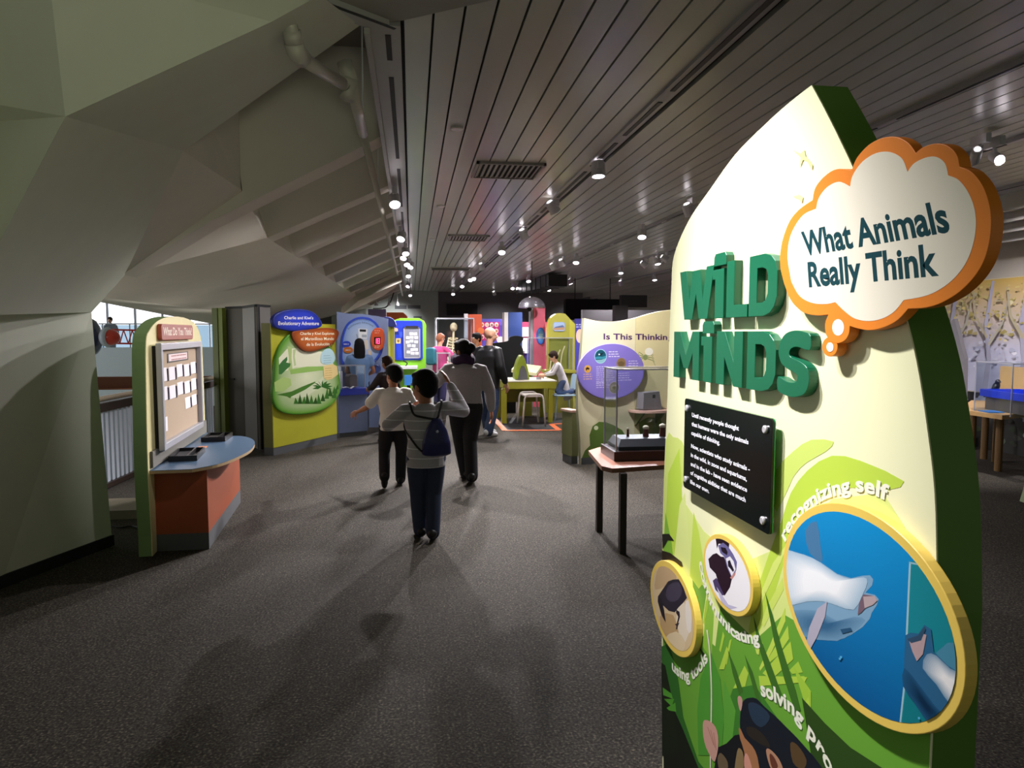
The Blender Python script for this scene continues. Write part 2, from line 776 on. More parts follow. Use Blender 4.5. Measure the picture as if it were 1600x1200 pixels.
sl.hexa([p - dd * .15 - dn * .085 - Vector((0, 0, .033)), p + dd * .22 - dn * .085 - Vector((0, 0, .033)), p + dd * .22 - dn * .065 - Vector((0, 0, .033)), p - dd * .15 - dn * .065 - Vector((0, 0, .033)),
         p - dd * .15 - dn * .085 - Vector((0, 0, .031)), p + dd * .22 - dn * .085 - Vector((0, 0, .031)), p + dd * .22 - dn * .065 - Vector((0, 0, .031)), p - dd * .15 - dn * .065 - Vector((0, 0, .031))])
structure(sl.build('trim_3', black, origin=(-0.1, 4, CEIL)))

# ------------------------------------------------------------------ walls
grey_wall = mat('charcoal_wall', '#6b696c', rough=0.8)
wb = MB()
wb.box((3.0, 27.1, 1.6), (14, 0.2, 3.4))
structure(wb.build('wall_back', grey_wall))
pale = mat('pale_green_wall', '#aeb8b2', rough=0.7)
pw = MB()
pw.box((-0.95, 26.8, 1.75), (3.9, 0.36, 3.0))
structure(pw.build('wall_back_pale', pale))
wr = MB()
wr.box((8.35, 15.5, 1.6), (0.2, 24.5, 3.5))
structure(wr.build('wall_right', mat('warm_white_wall', '#b9b2a8', rough=0.7)))

# ------------------------------------------------------------------ the folded plaster shell on the left
colF = from_floor(onz(0, 920), onz(176, 852))


def V(p, y):
    return tuple(ony(p[0], p[1], y))


A0, B0 = onz(0, 920), onz(176, 852)


def oncol(px, py):
    a, b = colF.px(px, py)
    return tuple(colF.w(a, b, 0))


K1 = V((102, 182), 3.05)
K2 = V((286, 236), 4.75)
D = V((195, 430), 5.85)


def plane_of(p, q, r):
    p, q, r = Vector(p), Vector(q), Vector(r)
    return p, (q - p).cross(r - p).normalized()


def onplane(px, py, pl):
    d = ray(px, py)
    return tuple(EYE + d * ((pl[0] - EYE).dot(pl[1]) / d.dot(pl[1])))


P2 = plane_of(K1, K2, D)              # the big grey facet of the column's flare
Cc = onplane(143, 488, P2)
Bf = oncol(176, 852)
Af = tuple(A0)
Az = tuple(A0 - colF.u * 2.2)
Lw = onplane(-4, 492, P2)
Lw2 = tuple(Vector(Lw) - colF.u * 2.2)
L1 = onplane(-4, 384, P2)
L2 = V((-6, 190), 3.5)
L3 = V((-6, 163), 3.3)
T1 = V((74, -60), 2.75)
P3 = plane_of(L3, K1, T1)
T0 = onplane(-60, -60, P3)
G3 = V((562, 40), 3.75)
P5 = plane_of(K1, K2, G3)
G1 = onplane(424, 34, P5)
G2 = onplane(500, -8, P5)
sh = MB()


def tri(*ps):
    sh.add(ps, [tuple(range(len(ps)))])


Bt = tuple(Vector(Bf))
tri(Az, Af, Bf, Cc, Lw, Lw2)                       # lower column face
Cb = (Cc[0] - 0.9, Cc[1] + 0.45, Cc[2])
Bb = (Bf[0] - 0.9, Bf[1] + 0.45, 0)
tri(Bf, Bb, Cb, Cc)                                # its return into the atrium
tri(Lw, Cc, D, K2, K1, L1)
tri(L1, K1, L2)
tri(L2, K1, L3)
tri(L3, K1, T1, T0)
tri(T1, K1, G1)
tri(T1, G1, G2)
tri(K1, K2, G3, G2, G1)
Lb = (Lw2[0], Lw2[1], Lw2[2])
tri(Lw2, Lw, L1, (L1[0] - 0.9, L1[1] - 1.5, L1[2]))
Wv = Vector((-0.9, -1.5, 0))
for p_, q_ in ((L1, L2), (L2, L3), (L3, T0)):
    sh.add([p_, q_, Vector(q_) + Wv, Vector(p_) + Wv], [(0, 1, 2, 3)])
structure(sh.build('wall_left', plaster, origin=(-2.5, 5, 0)))
bb = MB()
bb.fbox(colF, -2.2, (Vector(Bf) - colF.o).dot(colF.u) + 0.006, 0, 0.085, -0.02, 0.012)
structure(bb.build('baseboard_left', black))

# the ribs that rise from the springing line to the plank ceiling
rib = mat('rib_plaster', '#cfc8bd', rough=0.7, vary=0.06, scale=3)
E1 = V((376, 296), 5.75)
rb = MB()


def rib_at(y, pts, th, taper=0.06):
    """pts: outline in x,z seen from the camera; the rib tapers towards its lower edge"""
    n = len(pts)
    zmin = min(p[1] for p in pts)
    zmax = max(p[1] for p in pts)
    fr, bk_ = [], []
    for x_, z_ in pts:
        fr.append((x_, y, z_))
        bk_.append((x_, y + th, z_))
    rb.add(fr + bk_, [tuple(range(n)), tuple(range(2 * n - 1, n - 1, -1))] + [(i, (i + 1) % n, n + (i + 1) % n, n + i) for i in range(n)])


end1 = ony(556, 234, 5.8)
m1 = ony(330, 345, 5.8)
rib_at(5.8, [(D[0], D[2]), (m1.x, m1.z), (end1.x, end1.z), (-0.2, CEIL + .02), (-0.2, 3.9), (E1[0] - .1, 3.9), (E1[0], E1[2])], 0.3)
for k in range(1, 13):
    y = 5.8 + 1.62 * k
    rib_at(y, [(-1.42, 2.62), (-0.22, 3.17), (-0.2, 3.9), (-1.75, 3.9)], 0.3)
# brown-lit web between the arch and the first rib
rb.add([K2, E1, D], [(0, 1, 2)])
# short facets hanging in the first bay
e2 = V((330, 196), 5.3)
rb.add([K2, e2, E1], [(0, 1, 2)])
rb.add([e2, (e2[0], e2[1] + .05, 3.9), (E1[0], E1[1], 3.9), E1], [(0, 1, 2, 3)])
structure(rb.build('beam_1', rib, origin=(-1, 6, 2)))
# arch nearest the camera: soffit and the dark slab over the bays
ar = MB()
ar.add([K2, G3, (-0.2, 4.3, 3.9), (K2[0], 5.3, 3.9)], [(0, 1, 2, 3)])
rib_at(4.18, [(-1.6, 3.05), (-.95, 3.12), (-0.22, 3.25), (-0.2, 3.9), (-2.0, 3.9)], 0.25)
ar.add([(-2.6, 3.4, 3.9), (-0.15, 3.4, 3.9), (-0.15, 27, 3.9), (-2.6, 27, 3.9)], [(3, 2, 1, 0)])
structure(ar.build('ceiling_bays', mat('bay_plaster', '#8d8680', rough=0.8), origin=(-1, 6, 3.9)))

# belly of the shell between the springing line and its lower lip over the atrium
be = MB()
ys = [5.9, 7.42, 9.04, 10.66, 12.3, 13.9, 15.5, 17.2, 27]
for a, b in zip(ys, ys[1:]):
    def top(y):
        return (-1.42, y, 2.62) if y > 6.5 else (D[0], D[1], D[2])

    def low(y):
        return (-3.75 if y > 6.5 else -3.3, y + 0.6, 2.10)
    be.add([top(a), top(b), low(b), low(a)], [(0, 1, 2), (0, 2, 3)])
    be.add([low(a), low(b), (-5.35, low(b)[1], 2.25 - .042 * (low(b)[1] - 12)), (-5.35, low(a)[1], 2.25 - .042 * (low(a)[1] - 12))], [(0, 1, 2, 3)])
    if b > 7.5 and a > 6.5:      # upright facets closing the bays
        be.add([(-1.42, a + .3, 2.62), (-1.42, b, 2.62), (-1.75, b, 3.9), (-1.75, a + .3, 3.9)], [(0, 1, 2, 3)])
be.add([D, E1, (-1.42, 7.42, 2.62)], [(0, 1, 2)])
be.add([E1, (-1.42, 7.42, 2.62), (-1.75, 7.42, 3.9), (E1[0], E1[1], 3.9)], [(0, 1, 2, 3)])
structure(be.build('ceiling_shell', plaster_shell, origin=(-2, 10, 2.3)))
# the pointed end of the shell far down the hall
en = MB()
q0, q1, q2, q3 = ony(560, 470, 16.5), ony(628, 440, 16.5), ony(600, 462, 17.5), ony(532, 493, 16.2)
en.add([q0, q1, q2, q3, q0 + Vector((0, .3, .2)), q1 + Vector((0, .3, .2)), q2 + Vector((0, .3, .2)), q3 + Vector((0, .3, .2))],
       [(0, 1, 2, 3), (7, 6, 5, 4), (0, 1, 5, 4), (1, 2, 6, 5), (2, 3, 7, 6), (3, 0, 4, 7)])
structure(en.build('beam_2', rib))

# ------------------------------------------------------------------ pipes under the bays
pipe_m = mat('painted_pipe', '#b3afa4', rough=0.35)
pp = MB()
j = ony(548, 128, 4.0)
pend = Vector((j.x, 26, j.z))
pp.tube([j + Vector((0, -.02, 0)), j + Vector((0, 1.0, 0))], 0.033)
pp.tube([j + Vector((0, 1.0, 0)), pend], 0.027)
pt = thing('sprinkler_pipe', 'long white sprinkler pipe running under the plaster ribs beside the plank ceiling', 'pipe', j)
pp.build('run', pipe_m, pt, smooth=True)
br = MB()
b_pts = [ony(330, -12, 3.25), ony(438, 22, 3.25), ony(453, 38, 3.25), ony(458, 62, 3.3), ony(466, 88, 3.35), ony(538, 132, 3.95)]
br.tube(b_pts, 0.032, 12)
br.build('branch', pipe_m, pt, smooth=True)
for pts_, r_ in (([ony(433, 20, 3.25), ony(446, 27, 3.25), ony(454, 38, 3.25)], 0.041), ([ony(456, 48, 3.27), ony(459, 68, 3.3)], 0.040),
                 ([ony(458, 66, 3.3), ony(463, 80, 3.33), ony(473, 92, 3.4)], 0.042), ([ony(534, 130, 3.92), j, ony(542, 154, 3.98)], 0.04), ([j, ony(538, 97, 4.0)], 0.042)):
    fi = MB()
    fi.tube(pts_, r_, 12)
    fi.build('fitting', pipe_m, pt, smooth=True)
for k in range(5):
    yy = 5.0 + k * 2.2
    hg = MB()
    hg.tube([(j.x, yy, j.z), (j.x, yy, 3.88)], 0.006, 6)
    hg.build('hanger', white_metal, pt)

# ------------------------------------------------------------------ atrium beyond the railing
at_wall = MB()
at_wall.box((-13, 29.5, -0.3), (16, 0.3, 2.8))
structure(at_wall.build('wall_atrium', mat('atrium_parapet', '#b9c4cc', rough=0.6), origin=(-13, 29, 0)))
af = MB()
af.box((-13, 33, 0.55), (16, 7.0, 0.1))
structure(af.build('floor_balcony', mat('balcony_floor', '#9aa2a6', rough=0.6), origin=(-13, 33, 1.0)))
wn = MB()
wn.box((-13, 36.6, 2.6), (17, 0.1, 4.0))
structure(wn.build('window_1', mat('bright_daylight_glazing', '#ffffff', emit='#f4f6ff', emit_strength=2.2)))
fr = MB()
for k in range(11):
    fr.box((-19.5 + k * 1.25, 36.5, 2.4), (0.09, 0.1, 3.2))
structure(fr.build('window_frame', mat('grey_mullion', '#8a8f96', rough=0.5)))

w2 = MB()  # unseen glowing panel added to light the shell's underside from the atrium side
w2.box((-17.5, 17, 2.2), (0.1, 34, 4.6))
structure(w2.build('added_glow_panel', mat('side_glow_panel', '#ffffff', emit='#eef0f4', emit_strength=1.9)))


# ================================================================== TRACKS AND THEIR LAMPS
lamp_white = mat('lamp_white', '#cfccd2', rough=0.4)
lens_hot = mat('lamp_lens', '#ffffff', emit='#fff4fb', emit_strength=14)
lens_vent = mat('lamp_vent_glow', '#ffffff', emit='#fff4fb', emit_strength=7)
lens_side = mat('lamp_lens_side', '#ffffff', emit='#fff4fb', emit_strength=5)
slot_dark = mat('track_slot', '#0e0d10', rough=0.5)


def track(name, label, x, y0, y1, z, w, group='lighting tracks on the plank ceiling', gaps=()):
    t = thing(name, label, 'lighting track', (x, (y0 + y1) / 2, z), group)
    a = MB()
    a.box((x, (y0 + y1) / 2, z - 0.016), (w, y1 - y0, 0.03))
    a.build('rail', mat('track_rail', '#a29fa2', rough=0.35), t)
    y = y0 + 0.2
    k = 0
    while y < min(y1, 16) - 0.5:
        L = 0.8 if k % 3 else 1.3
        b = MB()
        b.box((x, y + L / 2, z - 0.033), (w * 0.32, L, 0.006))
        b.build('slot', slot_dark, t)
        y += L + 0.22
        k += 1
    return t


track('lighting_track', 'wide white recessed lighting track between the ceiling planks', 1.655, 2.9, 26.5, CEIL + 0.012, 0.10)
track('lighting_track', 'thin white lighting track, first one right of the wide recessed track', 3.44, 3.2, 26.0, CEIL, 0.045)
track('lighting_track', 'thin white lighting track, second one right of the wide recessed track', 4.78, 5.0, 26.0, CEIL, 0.045)
track('lighting_track', 'thin white lighting track farthest from the plaster ribs, beside the stepped ceiling trim', 6.25, 4.4, 24.0, CEIL, 0.045)


def lamp(px, py, y_hint, label, aim, group, zlens=2.98, hot=True, size=0.062, power=0, angle=55, xtrack=None, light_to=None):
    """a cylinder spotlight on its stem; the lens sits where the photograph shows it"""
    c = onx(px, py, xtrack) if xtrack is not None else onz(px, py, zlens)
    if not (2.80 < c.z < 3.07):
        c = onz(px, py, zlens)
        xtrack = c.x
    zlens = c.z
    aim = Vector(aim).normalized()
    t = thing('track_spotlight', label, 'spotlight', (c.x, c.y, zlens), group)
    L = 0.13
    back = c - aim * L
    body = MB()
    body.lathe(c, [(size * 0.72, -L * 1.05), (size * 0.98, -L * 0.92), (size, -0.02), (size * 1.04, 0.0), (size * 0.9, 0.001), (size * 0.88, -0.012)], 18, aim)
    body.build('housing', lamp_white, t, smooth=False)
    le = MB()
    le.lathe(c, [(size * 0.86, -0.011), (size * 0.84, -0.006), (size * 0.4, -0.003)], 18, aim)
    le.build('lens', lens_hot if hot else lens_side, t)
    vg = MB()
    vg.lathe(c - aim * (L * 1.055), [(size * .5, 0), (size * .48, -.006), (size * .2, -.008)], 12, aim)
    vg.build('vent_glow', lens_vent, t)
    st = MB()
    mid = c - aim * L * 0.55
    tx = mid.x if xtrack is None else xtrack
    st.tube([mid + Vector((0, 0, size * 0.5)), Vector((tx, mid.y, CEIL - 0.105))], 0.012, 8)
    st.build('yoke', lamp_white, t)
    ad = MB()
    ad.box((tx, mid.y, CEIL - 0.073), (0.045, 0.16, 0.07))
    ad.build('track_adapter', lamp_white, t)
    if power:
        to = light_to if light_to is not None else c + aim * 3
        s = spot('lamp_beam', c + aim * 0.02, to, power, angle)
    return c


GL = 'spotlights along the plaster ribs'
GA = 'spotlights on the wide recessed track'
GB = 'spotlights on the third track'
GC = 'spotlights on the fourth track'
back_down = (0.05, -0.55, -1)
# along the ribs
for i, (px, py, lab) in enumerate([
        (617, 320, 'lit white spotlight nearest of the row along the plaster ribs'),
        (626, 374, 'lit white spotlight second of the row along the plaster ribs'),
        (634, 397, 'lit white spotlight third of the row along the ribs, upper of a close pair'),
        (630, 404, 'lit white spotlight fourth of the row along the ribs, lower of a close pair'),
        (636, 414, 'lit white spotlight fifth of the row along the ribs, over the first ceiling grille'),
        (641, 418, 'lit white spotlight sixth of the row along the ribs, right of a close pair'),
        (638, 432, 'lit white spotlight third from the far end of the row along the ribs'),
        (637, 448, 'lit white spotlight second from the far end of the row along the ribs'),
        (641, 462, 'lit white spotlight at the far end of the row along the ribs')]):
    lamp(px, py, 0, lab, (-0.25 if i % 2 else 0.1, -0.75, -1), GL, zlens=3.0, xtrack=-0.1, power=((60, 80, 0, 0, 80)[i] if i in (0, 1, 4) else 0), angle=75,
         light_to=[(-1.9, 6.5, 0.9), (-1.6, 10, 1.1), 0, 0, (-0.4, 12.6, 1.0)][i] if i in (0, 1, 4) else None)
# wide recessed track
for px, py, aim, hot, lab, pw_, to in [
        (935, 276, (0.0, -0.12, -1), True, 'white spotlight pointing straight down, nearest on the wide recessed track', 50, (1.75, 5.6, 0)),
        (868, 331, (0.75, 0.35, -1), False, 'white spotlight turned away, second on the wide recessed track', 170, (3.3, 8.4, 1.1)),
        (820, 372, (0.5, 0.5, -1), False, 'white spotlight turned away, third on the wide recessed track, above the far grille', 120, (2.2, 12.5, 0.8)),
        (784, 395, (-0.1, -0.7, -1), True, 'lit white spotlight fourth on the wide recessed track, standing alone', 170, (0.4, 8.2, 0)),
        (754, 421, (0.4, 0.4, -1), False, 'small white spotlight turned away, fifth on the wide recessed track', 0, None),
        (735, 438, (-0.1, -0.8, -1), True, 'lit white spotlight sixth on the wide recessed track, in a bright cluster', 200, (0.3, 13, 0)),
        (740, 436, (0.1, -0.8, -1), True, 'lit white spotlight seventh on the wide recessed track, touching its neighbour', 0, None),
        (722, 448, (-0.1, -0.8, -1), True, 'lit white spotlight eighth on the wide recessed track, next to last', 0, None),
        (708, 460, (-0.1, -0.8, -1), True, 'lit white spotlight last on the wide recessed track', 200, (0.0, 18.5, 1.0))]:
    lamp(px, py, 0, lab, aim, GA, zlens=3.0, hot=hot, xtrack=1.655, power=pw_, angle=80, light_to=to)
# third track
for px, py, aim, hot, lab, pw_, to in [
        (1079, 336, (0.55, 0.3, -1), False, 'white spotlight turned away, nearest on the third track, beside the sign', 0, None),
        (1003, 371, (-0.15, -0.5, -1), True, 'lit white spotlight on the third track, large and standing alone', 180, (2.9, 7.6, 1.0)),
        (900, 411, (-0.15, -0.5, -1), True, 'lit white spotlight third on the third track', 180, (2.1, 12.6, 0.7)),
        (866, 421, (0.6, 0.1, -1), False, 'white spotlight turned aside, left of a pair on the third track', 0, None),
        (880, 415, (0.6, 0.4, -1), False, 'white spotlight turned aside, right of a pair on the third track', 0, None),
        (826, 440, (0.0, -0.6, -1), True, 'lit white spotlight above the black ceiling duct', 160, (2.6, 16.5, 1.2)),
        (801, 451, (-0.1, -0.8, -1), True, 'lit white spotlight left of a bright pair beside the black duct', 190, (1.2, 19, 1.2)),
        (809, 451, (0.1, -0.8, -1), True, 'lit white spotlight right of a bright pair beside the black duct', 0, None),
        (773, 461, (0.4, 0.4, -1), False, 'small dim spotlight at the far end of the third track', 0, None)]:
    lamp(px, py, 0, lab, aim, GB, zlens=3.0, hot=hot, xtrack=3.44, power=pw_, angle=80, light_to=to)
# fourth and fifth tracks
for px, py, aim, hot, lab, pw_, to, xt in [
        (970, 427, (-0.1, -0.3, -1), True, 'lit white spotlight pointing down, over the ellipse panel', 260, (3.2, 9.6, 1.2), 4.78),
        (1010, 416, (0.8, -0.2, -0.7), False, 'white spotlight tilted sideways over the cream wall, left of a group of three', 0, None, 4.78),
        (1028, 413, (0.1, -0.3, -1), True, 'lit white spotlight pointing down, middle of a group of three', 160, (6.5, 9.5, 0.5), 4.78),
        (1043, 407, (0.8, -0.2, -0.6), False, 'white spotlight tilted sideways, last of a group of three beside the sign', 0, None, 4.78),
        (892, 444, (0.3, -0.2, -1), False, 'small white unlit spotlight at the far part of the fourth track', 0, None, 4.78),
        (858, 454, (0.0, -0.6, -1), True, 'lit white spotlight hanging at the right end of the black duct', 200, (2.8, 19, 1.2), 4.78),
        (1023, 438, (0.0, -0.3, -1), True, 'lit white spotlight on the farthest track, just left of the sign', 140, (7.2, 12, 1.5), 6.25),
        (971, 446, (0.4, 0.2, -1), False, 'small white unlit spotlight on the farthest track', 0, None, 6.25),
        (1522, 252, (0.5, 0.8, -0.5), False, 'white spotlight seen right of the cloud sign, left of two', 0, None, 5.25),
        (1562, 250, (-0.3, -0.9, -0.5), True, 'lit white spotlight seen right of the cloud sign, right of two', 200, (7.5, 8.6, 1.3), 5.4)]:
    lamp(px, py, 0, lab, aim, GC, zlens=2.98 if px < 1500 else 3.0, hot=hot, size=0.062 if px < 1500 else 0.04, xtrack=xt, power=pw_, angle=85, light_to=to)

# ceiling grilles, discs and the small far fittings
grille_m = mat('grille_enamel', '#9c9993', rough=0.45)
for i, (c, w, h, lab) in enumerate([((0.92, 6.78), 0.64, 0.62, 'white louvred air grille nearest in the plank ceiling'),
                                    ((0.92, 11.6), 0.66, 0.62, 'white louvred air grille second along the plank ceiling'),
                                    ((0.95, 17.2), 0.95, 0.62, 'flat pale air grille farthest along the plank ceiling')]):
    t = thing('ceiling_grille', lab, 'air grille', (c[0], c[1], CEIL - 0.02), 'air grilles in the plank ceiling')
    m = MB()
    x0, x1, y0, y1 = c[0] - w / 2, c[0] + w / 2, c[1] - h / 2, c[1] + h / 2
    e = 0.025
    for a in ((x0, x1, y0, y0 + e), (x0, x1, y1 - e, y1), (x0, x0 + e, y0, y1), (x1 - e, x1, y0, y1)):
        m.box(((a[0] + a[1]) / 2, (a[2] + a[3]) / 2, CEIL - 0.012), (a[1] - a[0], a[3] - a[2], 0.024))
    m.build('frame', grille_m, t)
    b_ = MB()
    b_.box((c[0], c[1], CEIL - 0.002), (w - 0.03, h - 0.03, 0.003))
    b_.build('backing', black, t)
    if i < 2:
        lv = MB()
        n = 12
        for k in range(n):
            xx = x0 + e + (w - 2 * e) * (k + 0.5) / n
            lv.hexa([(xx - .018, y0 + e, CEIL - .020), (xx - .014, y0 + e, CEIL - .020), (xx - .014, y1 - e, CEIL - .020), (xx - .018, y1 - e, CEIL - .020),
                     (xx + .012, y0 + e, CEIL - .004), (xx + .016, y0 + e, CEIL - .004), (xx + .016, y1 - e, CEIL - .004), (xx + .012, y1 - e, CEIL - .004)])
        lv.build('louvre_blades', grille_m, t)
for px, py, lab in ((714, 199, 'small round white disc on the ceiling planks nearest the camera'), (689, 321, 'small round white disc on the ceiling planks between two grilles'),
                    (676, 373, 'small round white disc on the ceiling planks farthest along')):
    p = onz(px, py, CEIL)
    d = MB()
    d.lathe((p.x, p.y, CEIL), [(0.05, 0.0), (0.05, -0.012), (0.042, -0.018)], 24)
    tag(d.build('sprinkler_cover', white_metal, origin=(p.x, p.y, CEIL - .018)), lab, 'sprinkler cover', 'sprinkler covers on the plank ceiling')
for k, (x_, z_) in enumerate(((6.75, 3.17), (7.05, 3.10), (7.35, 3.03), (7.65, 2.96))):
    r_ = MB()
    r_.box((x_, 15.5, z_ - .02), (0.24, 23, 0.16))
    r_.box((x_ - .11, 15.5, z_ - .115), (0.03, 23, 0.04))
    structure(r_.build('trim_%d' % (4 + k), mat('stepped_trim', '#b3aea8', rough=0.5)))
# beams from lamps of the same hall behind and above the camera
spot('hall_lamp_beam', (-0.1, 2.15, 3.1), (0.9, 1.74, 1.42), 165, 58, 1.0)
spot('hall_lamp_beam', (-0.1, 1.7, 3.1), (0.95, 1.80, 0.90), 62, 50, 0.9)
# greenish spot added behind the camera to brighten the folded plaster
spot('rear_fill_spot', (0.3, -2.7, 1.0), (-1.35, 3.2, 2.75), 95, 29, 0.9, (0.95, 1.0, 0.74), 0.3)

# lamps farther down the hall that wash the exhibits and the floor between them
for loc_, to_, pw_, an_ in [((-0.1, 9.6, 3.05), (0.9, 6.6, 0), 170, 70), ((1.66, 10.2, 3.05), (-0.2, 7.2, 0), 190, 75), ((3.44, 9.0, 3.05), (2.2, 6.4, 0), 105, 70), ((1.66, 12.6, 3.05), (0.6, 9.8, 0), 150, 80),
                            ((1.66, 7.4, 3.05), (3.2, 8.7, 1.1), 165, 60), ((3.44, 13.2, 3.05), (2.4, 15.0, 1.2), 95, 85), ((1.66, 13.0, 3.05), (-1.0, 14.6, 1.2), 170, 80),
                            ((-0.1, 11.2, 3.05), (-1.0, 12.6, 1.3), 60, 70), ((3.44, 15.5, 3.05), (3.0, 18.5, 1.6), 190, 90), ((1.66, 17.0, 3.05), (1.0, 20.5, 1.6), 190, 95),
                            ((-0.1, 7.6, 3.05), (-1.6, 10.4, 1.2), 65, 55), ((-0.1, 4.4, 3.05), (-1.95, 6.4, 1.1), 52, 44), ((0.3, 24.0, 3.05), (-0.9, 26.6, 1.7), 170, 100), ((-0.1, 15.8, 3.05), (-0.2, 17.8, 0), 130, 90), ((1.66, 15.2, 3.05), (1.4, 17.6, 1.0), 120, 90),
                            ((6.25, 6.6, 3.05), (8.2, 8.6, 1.4), 170, 85), ((6.25, 6.9, 3.05), (6.6, 8.2, 0), 80, 70)]:
    spot('track_lamp_beam', loc_, to_, pw_, an_, 0.8)
for x_, y_, pw_ in [(1.66, 14.6, 75), (3.44, 17.0, 90), (1.66, 19.2, 95), (4.78, 12.8, 70), (4.78, 16.0, 80), (4.78, 20.5, 100), (0.6, 22.6, 100), (6.25, 11.0, 70), (6.25, 15.0, 85), (3.44, 23.4, 120), (6.25, 23.0, 120), (-0.1, 13.4, 55)]:  # spots without fixtures, added to lift the light in the far hall
    spot('far_fill_spot', (x_, y_, 3.0), (x_ + 0.1, y_ + 0.6, 0), pw_, 125, 0.9)
for y_ in (8.2, 11.2, 14.2):      # unseen spots added to brighten the plaster shell's underside
    spot('shell_fill_spot', (-4.6, y_, 0.1), (-2.4, y_ + 0.6, 2.4), 34, 110, 1.0, (1, 0.96, 0.88), 0.4)
for x_ in (0.2, 3.2, 6.2):  # extra spots added to brighten the back wall
    spot('back_wall_fill_spot', (x_, 23.8, 3.0), (x_ - (0.8 if x_ < 1 else 0), 27.0, 1.4), 120, 100, 0.9)


# ================================================================== THE CREAM SIGN WITH THE CLOUD
X0 = 0.9
BF = Frame((X0, 2.4, 0), (0, -1, 0))
sign = thing('exhibit_sign', 'tall leaf shaped cream and green sign with raised letters, cloud and animal pictures', 'sign', (X0 + 0.05, 1.7, 0))
left_px = [(1268, 133), (1236, 158), (1200, 190), (1150, 240), (1110, 295), (1076, 345), (1053, 400), (1049, 450), (1046, 520), (1042, 640), (1037, 760), (1034, 900), (1034, 1060), (1035, 1200)]
right_px = [(1268, 133), (1288, 170), (1312, 218), (1338, 275), (1372, 368), (1407, 470), (1432, 565), (1450, 680), (1460, 770), (1463, 870), (1464, 960)]
lft = catmull(BF.pxs(left_px), 5, closed=False)
rgt = catmull(BF.pxs(right_px), 5, closed=False)
outline = lft + [(lft[-1][0], 0.0), (rgt[-1][0] + .0, 0.0)] + rgt[::-1][:-1]
cream = mat('sign_cream', '#f1f2c6', rough=0.45, vary=0.015)
edge_green = mat('sign_edge_green', '#56812a', rough=0.5)
b = MB()
b.slab(BF, outline, -0.088, -0.003, 0.0)
b.build('body', edge_green, sign)
fc = MB()
fc.slab(BF, outline, -0.003, 0.0, 0.0)
fc.build('face_panel', cream, sign)

# --- printed leaves, words and the ape with the stick
A = Art(BF, 0.0004, 0.00003)
lowest = BF.px(1035, 1200)[1]
OUT = outline


def board_shape(px_pts, color, smooth=0):
    pts = catmull(px_pts, smooth) if smooth else px_pts
    A.poly([clampb(p) for p in BF.pxs(pts)], color)


def clampb(p):
    """keep the printing on the panel"""
    return (min(max(p[0], edge_l(p[1]) + .002), edge_r(p[1]) - .002), max(p[1], 0.002))


def edge_at(line, v):
    for a, c in zip(line, line[1:]):
        if (a[1] - v) * (c[1] - v) <= 0 and a[1] != c[1]:
            return a[0] + (c[0] - a[0]) * (v - a[1]) / (c[1] - a[1])
    return line[-1][0] if v < line[-1][1] else line[0][0]


def edge_l(v):
    return edge_at(lft, v)


def edge_r(v):
    return edge_at(rgt, v)


v_of = lambda py, px=1100: BF.px(px, py)[1]
# paler cream towards the base of the leaf print
G0, Gm, G2c, G3c, Gd, Gk = '#e4ecA0'.lower(), '#c4dc5a', '#8fbe3c', '#5f9a34', '#2f6424', '#15240f'
# light frond panels behind the plaque and under it
board_shape([(1040, 690), (1052, 683), (1066, 690), (1074, 720), (1066, 760), (1050, 800), (1040, 860), (1034, 860)], '#cfe07a', 2)
board_shape([(1035, 815), (1060, 770), (1100, 830), (1160, 880), (1230, 850), (1300, 780), (1380, 770), (1464, 900), (1464, 1200), (1450, 1400), (1035, 1400)], '#d9e88a')
board_shape([(1222, 812), (1236, 770), (1262, 735), (1300, 712), (1345, 720), (1413, 752), (1386, 766), (1330, 762), (1285, 775), (1250, 812), (1228, 870), (1200, 960), (1170, 1010), (1180, 930)], '#bcd94e', 2)
board_shape([(1212, 735), (1240, 705), (1268, 687), (1303, 690), (1290, 706), (1262, 722), (1240, 745), (1214, 800), (1208, 770)], '#cbdf70', 2)
board_shape([(1035, 900), (1090, 905), (1130, 950), (1180, 1000), (1225, 960), (1464, 1100), (1464, 1300), (1450, 1500), (1034, 1500)], '#6aa637')
# upright blades on the left
for pts, c in [
        ([(1038, 860), (1044, 740), (1062, 700), (1066, 780), (1072, 905)], '#b9d84c'),
        ([(1050, 905), (1062, 790), (1070, 770), (1080, 880), (1086, 950)], '#dcea92'),
        ([(1078, 900), (1084, 800), (1092, 830), (1104, 905), (1092, 920)], '#c2dd57'),
        ([(1036, 880), (1040, 800), (1050, 850), (1058, 930), (1044, 940)], '#7fb53a'),
        ([(1095, 990), (1108, 900), (1120, 870), (1128, 930), (1118, 1010)], '#dcea92'),
        ([(1098, 1010), (1106, 930), (1116, 960), (1112, 1030)], '#8cc043')]:
    board_shape(pts, c)
def c4(*p):
    return [(1010 + x / 4.2875, 800 + y / 4.2875) for x, y in p]


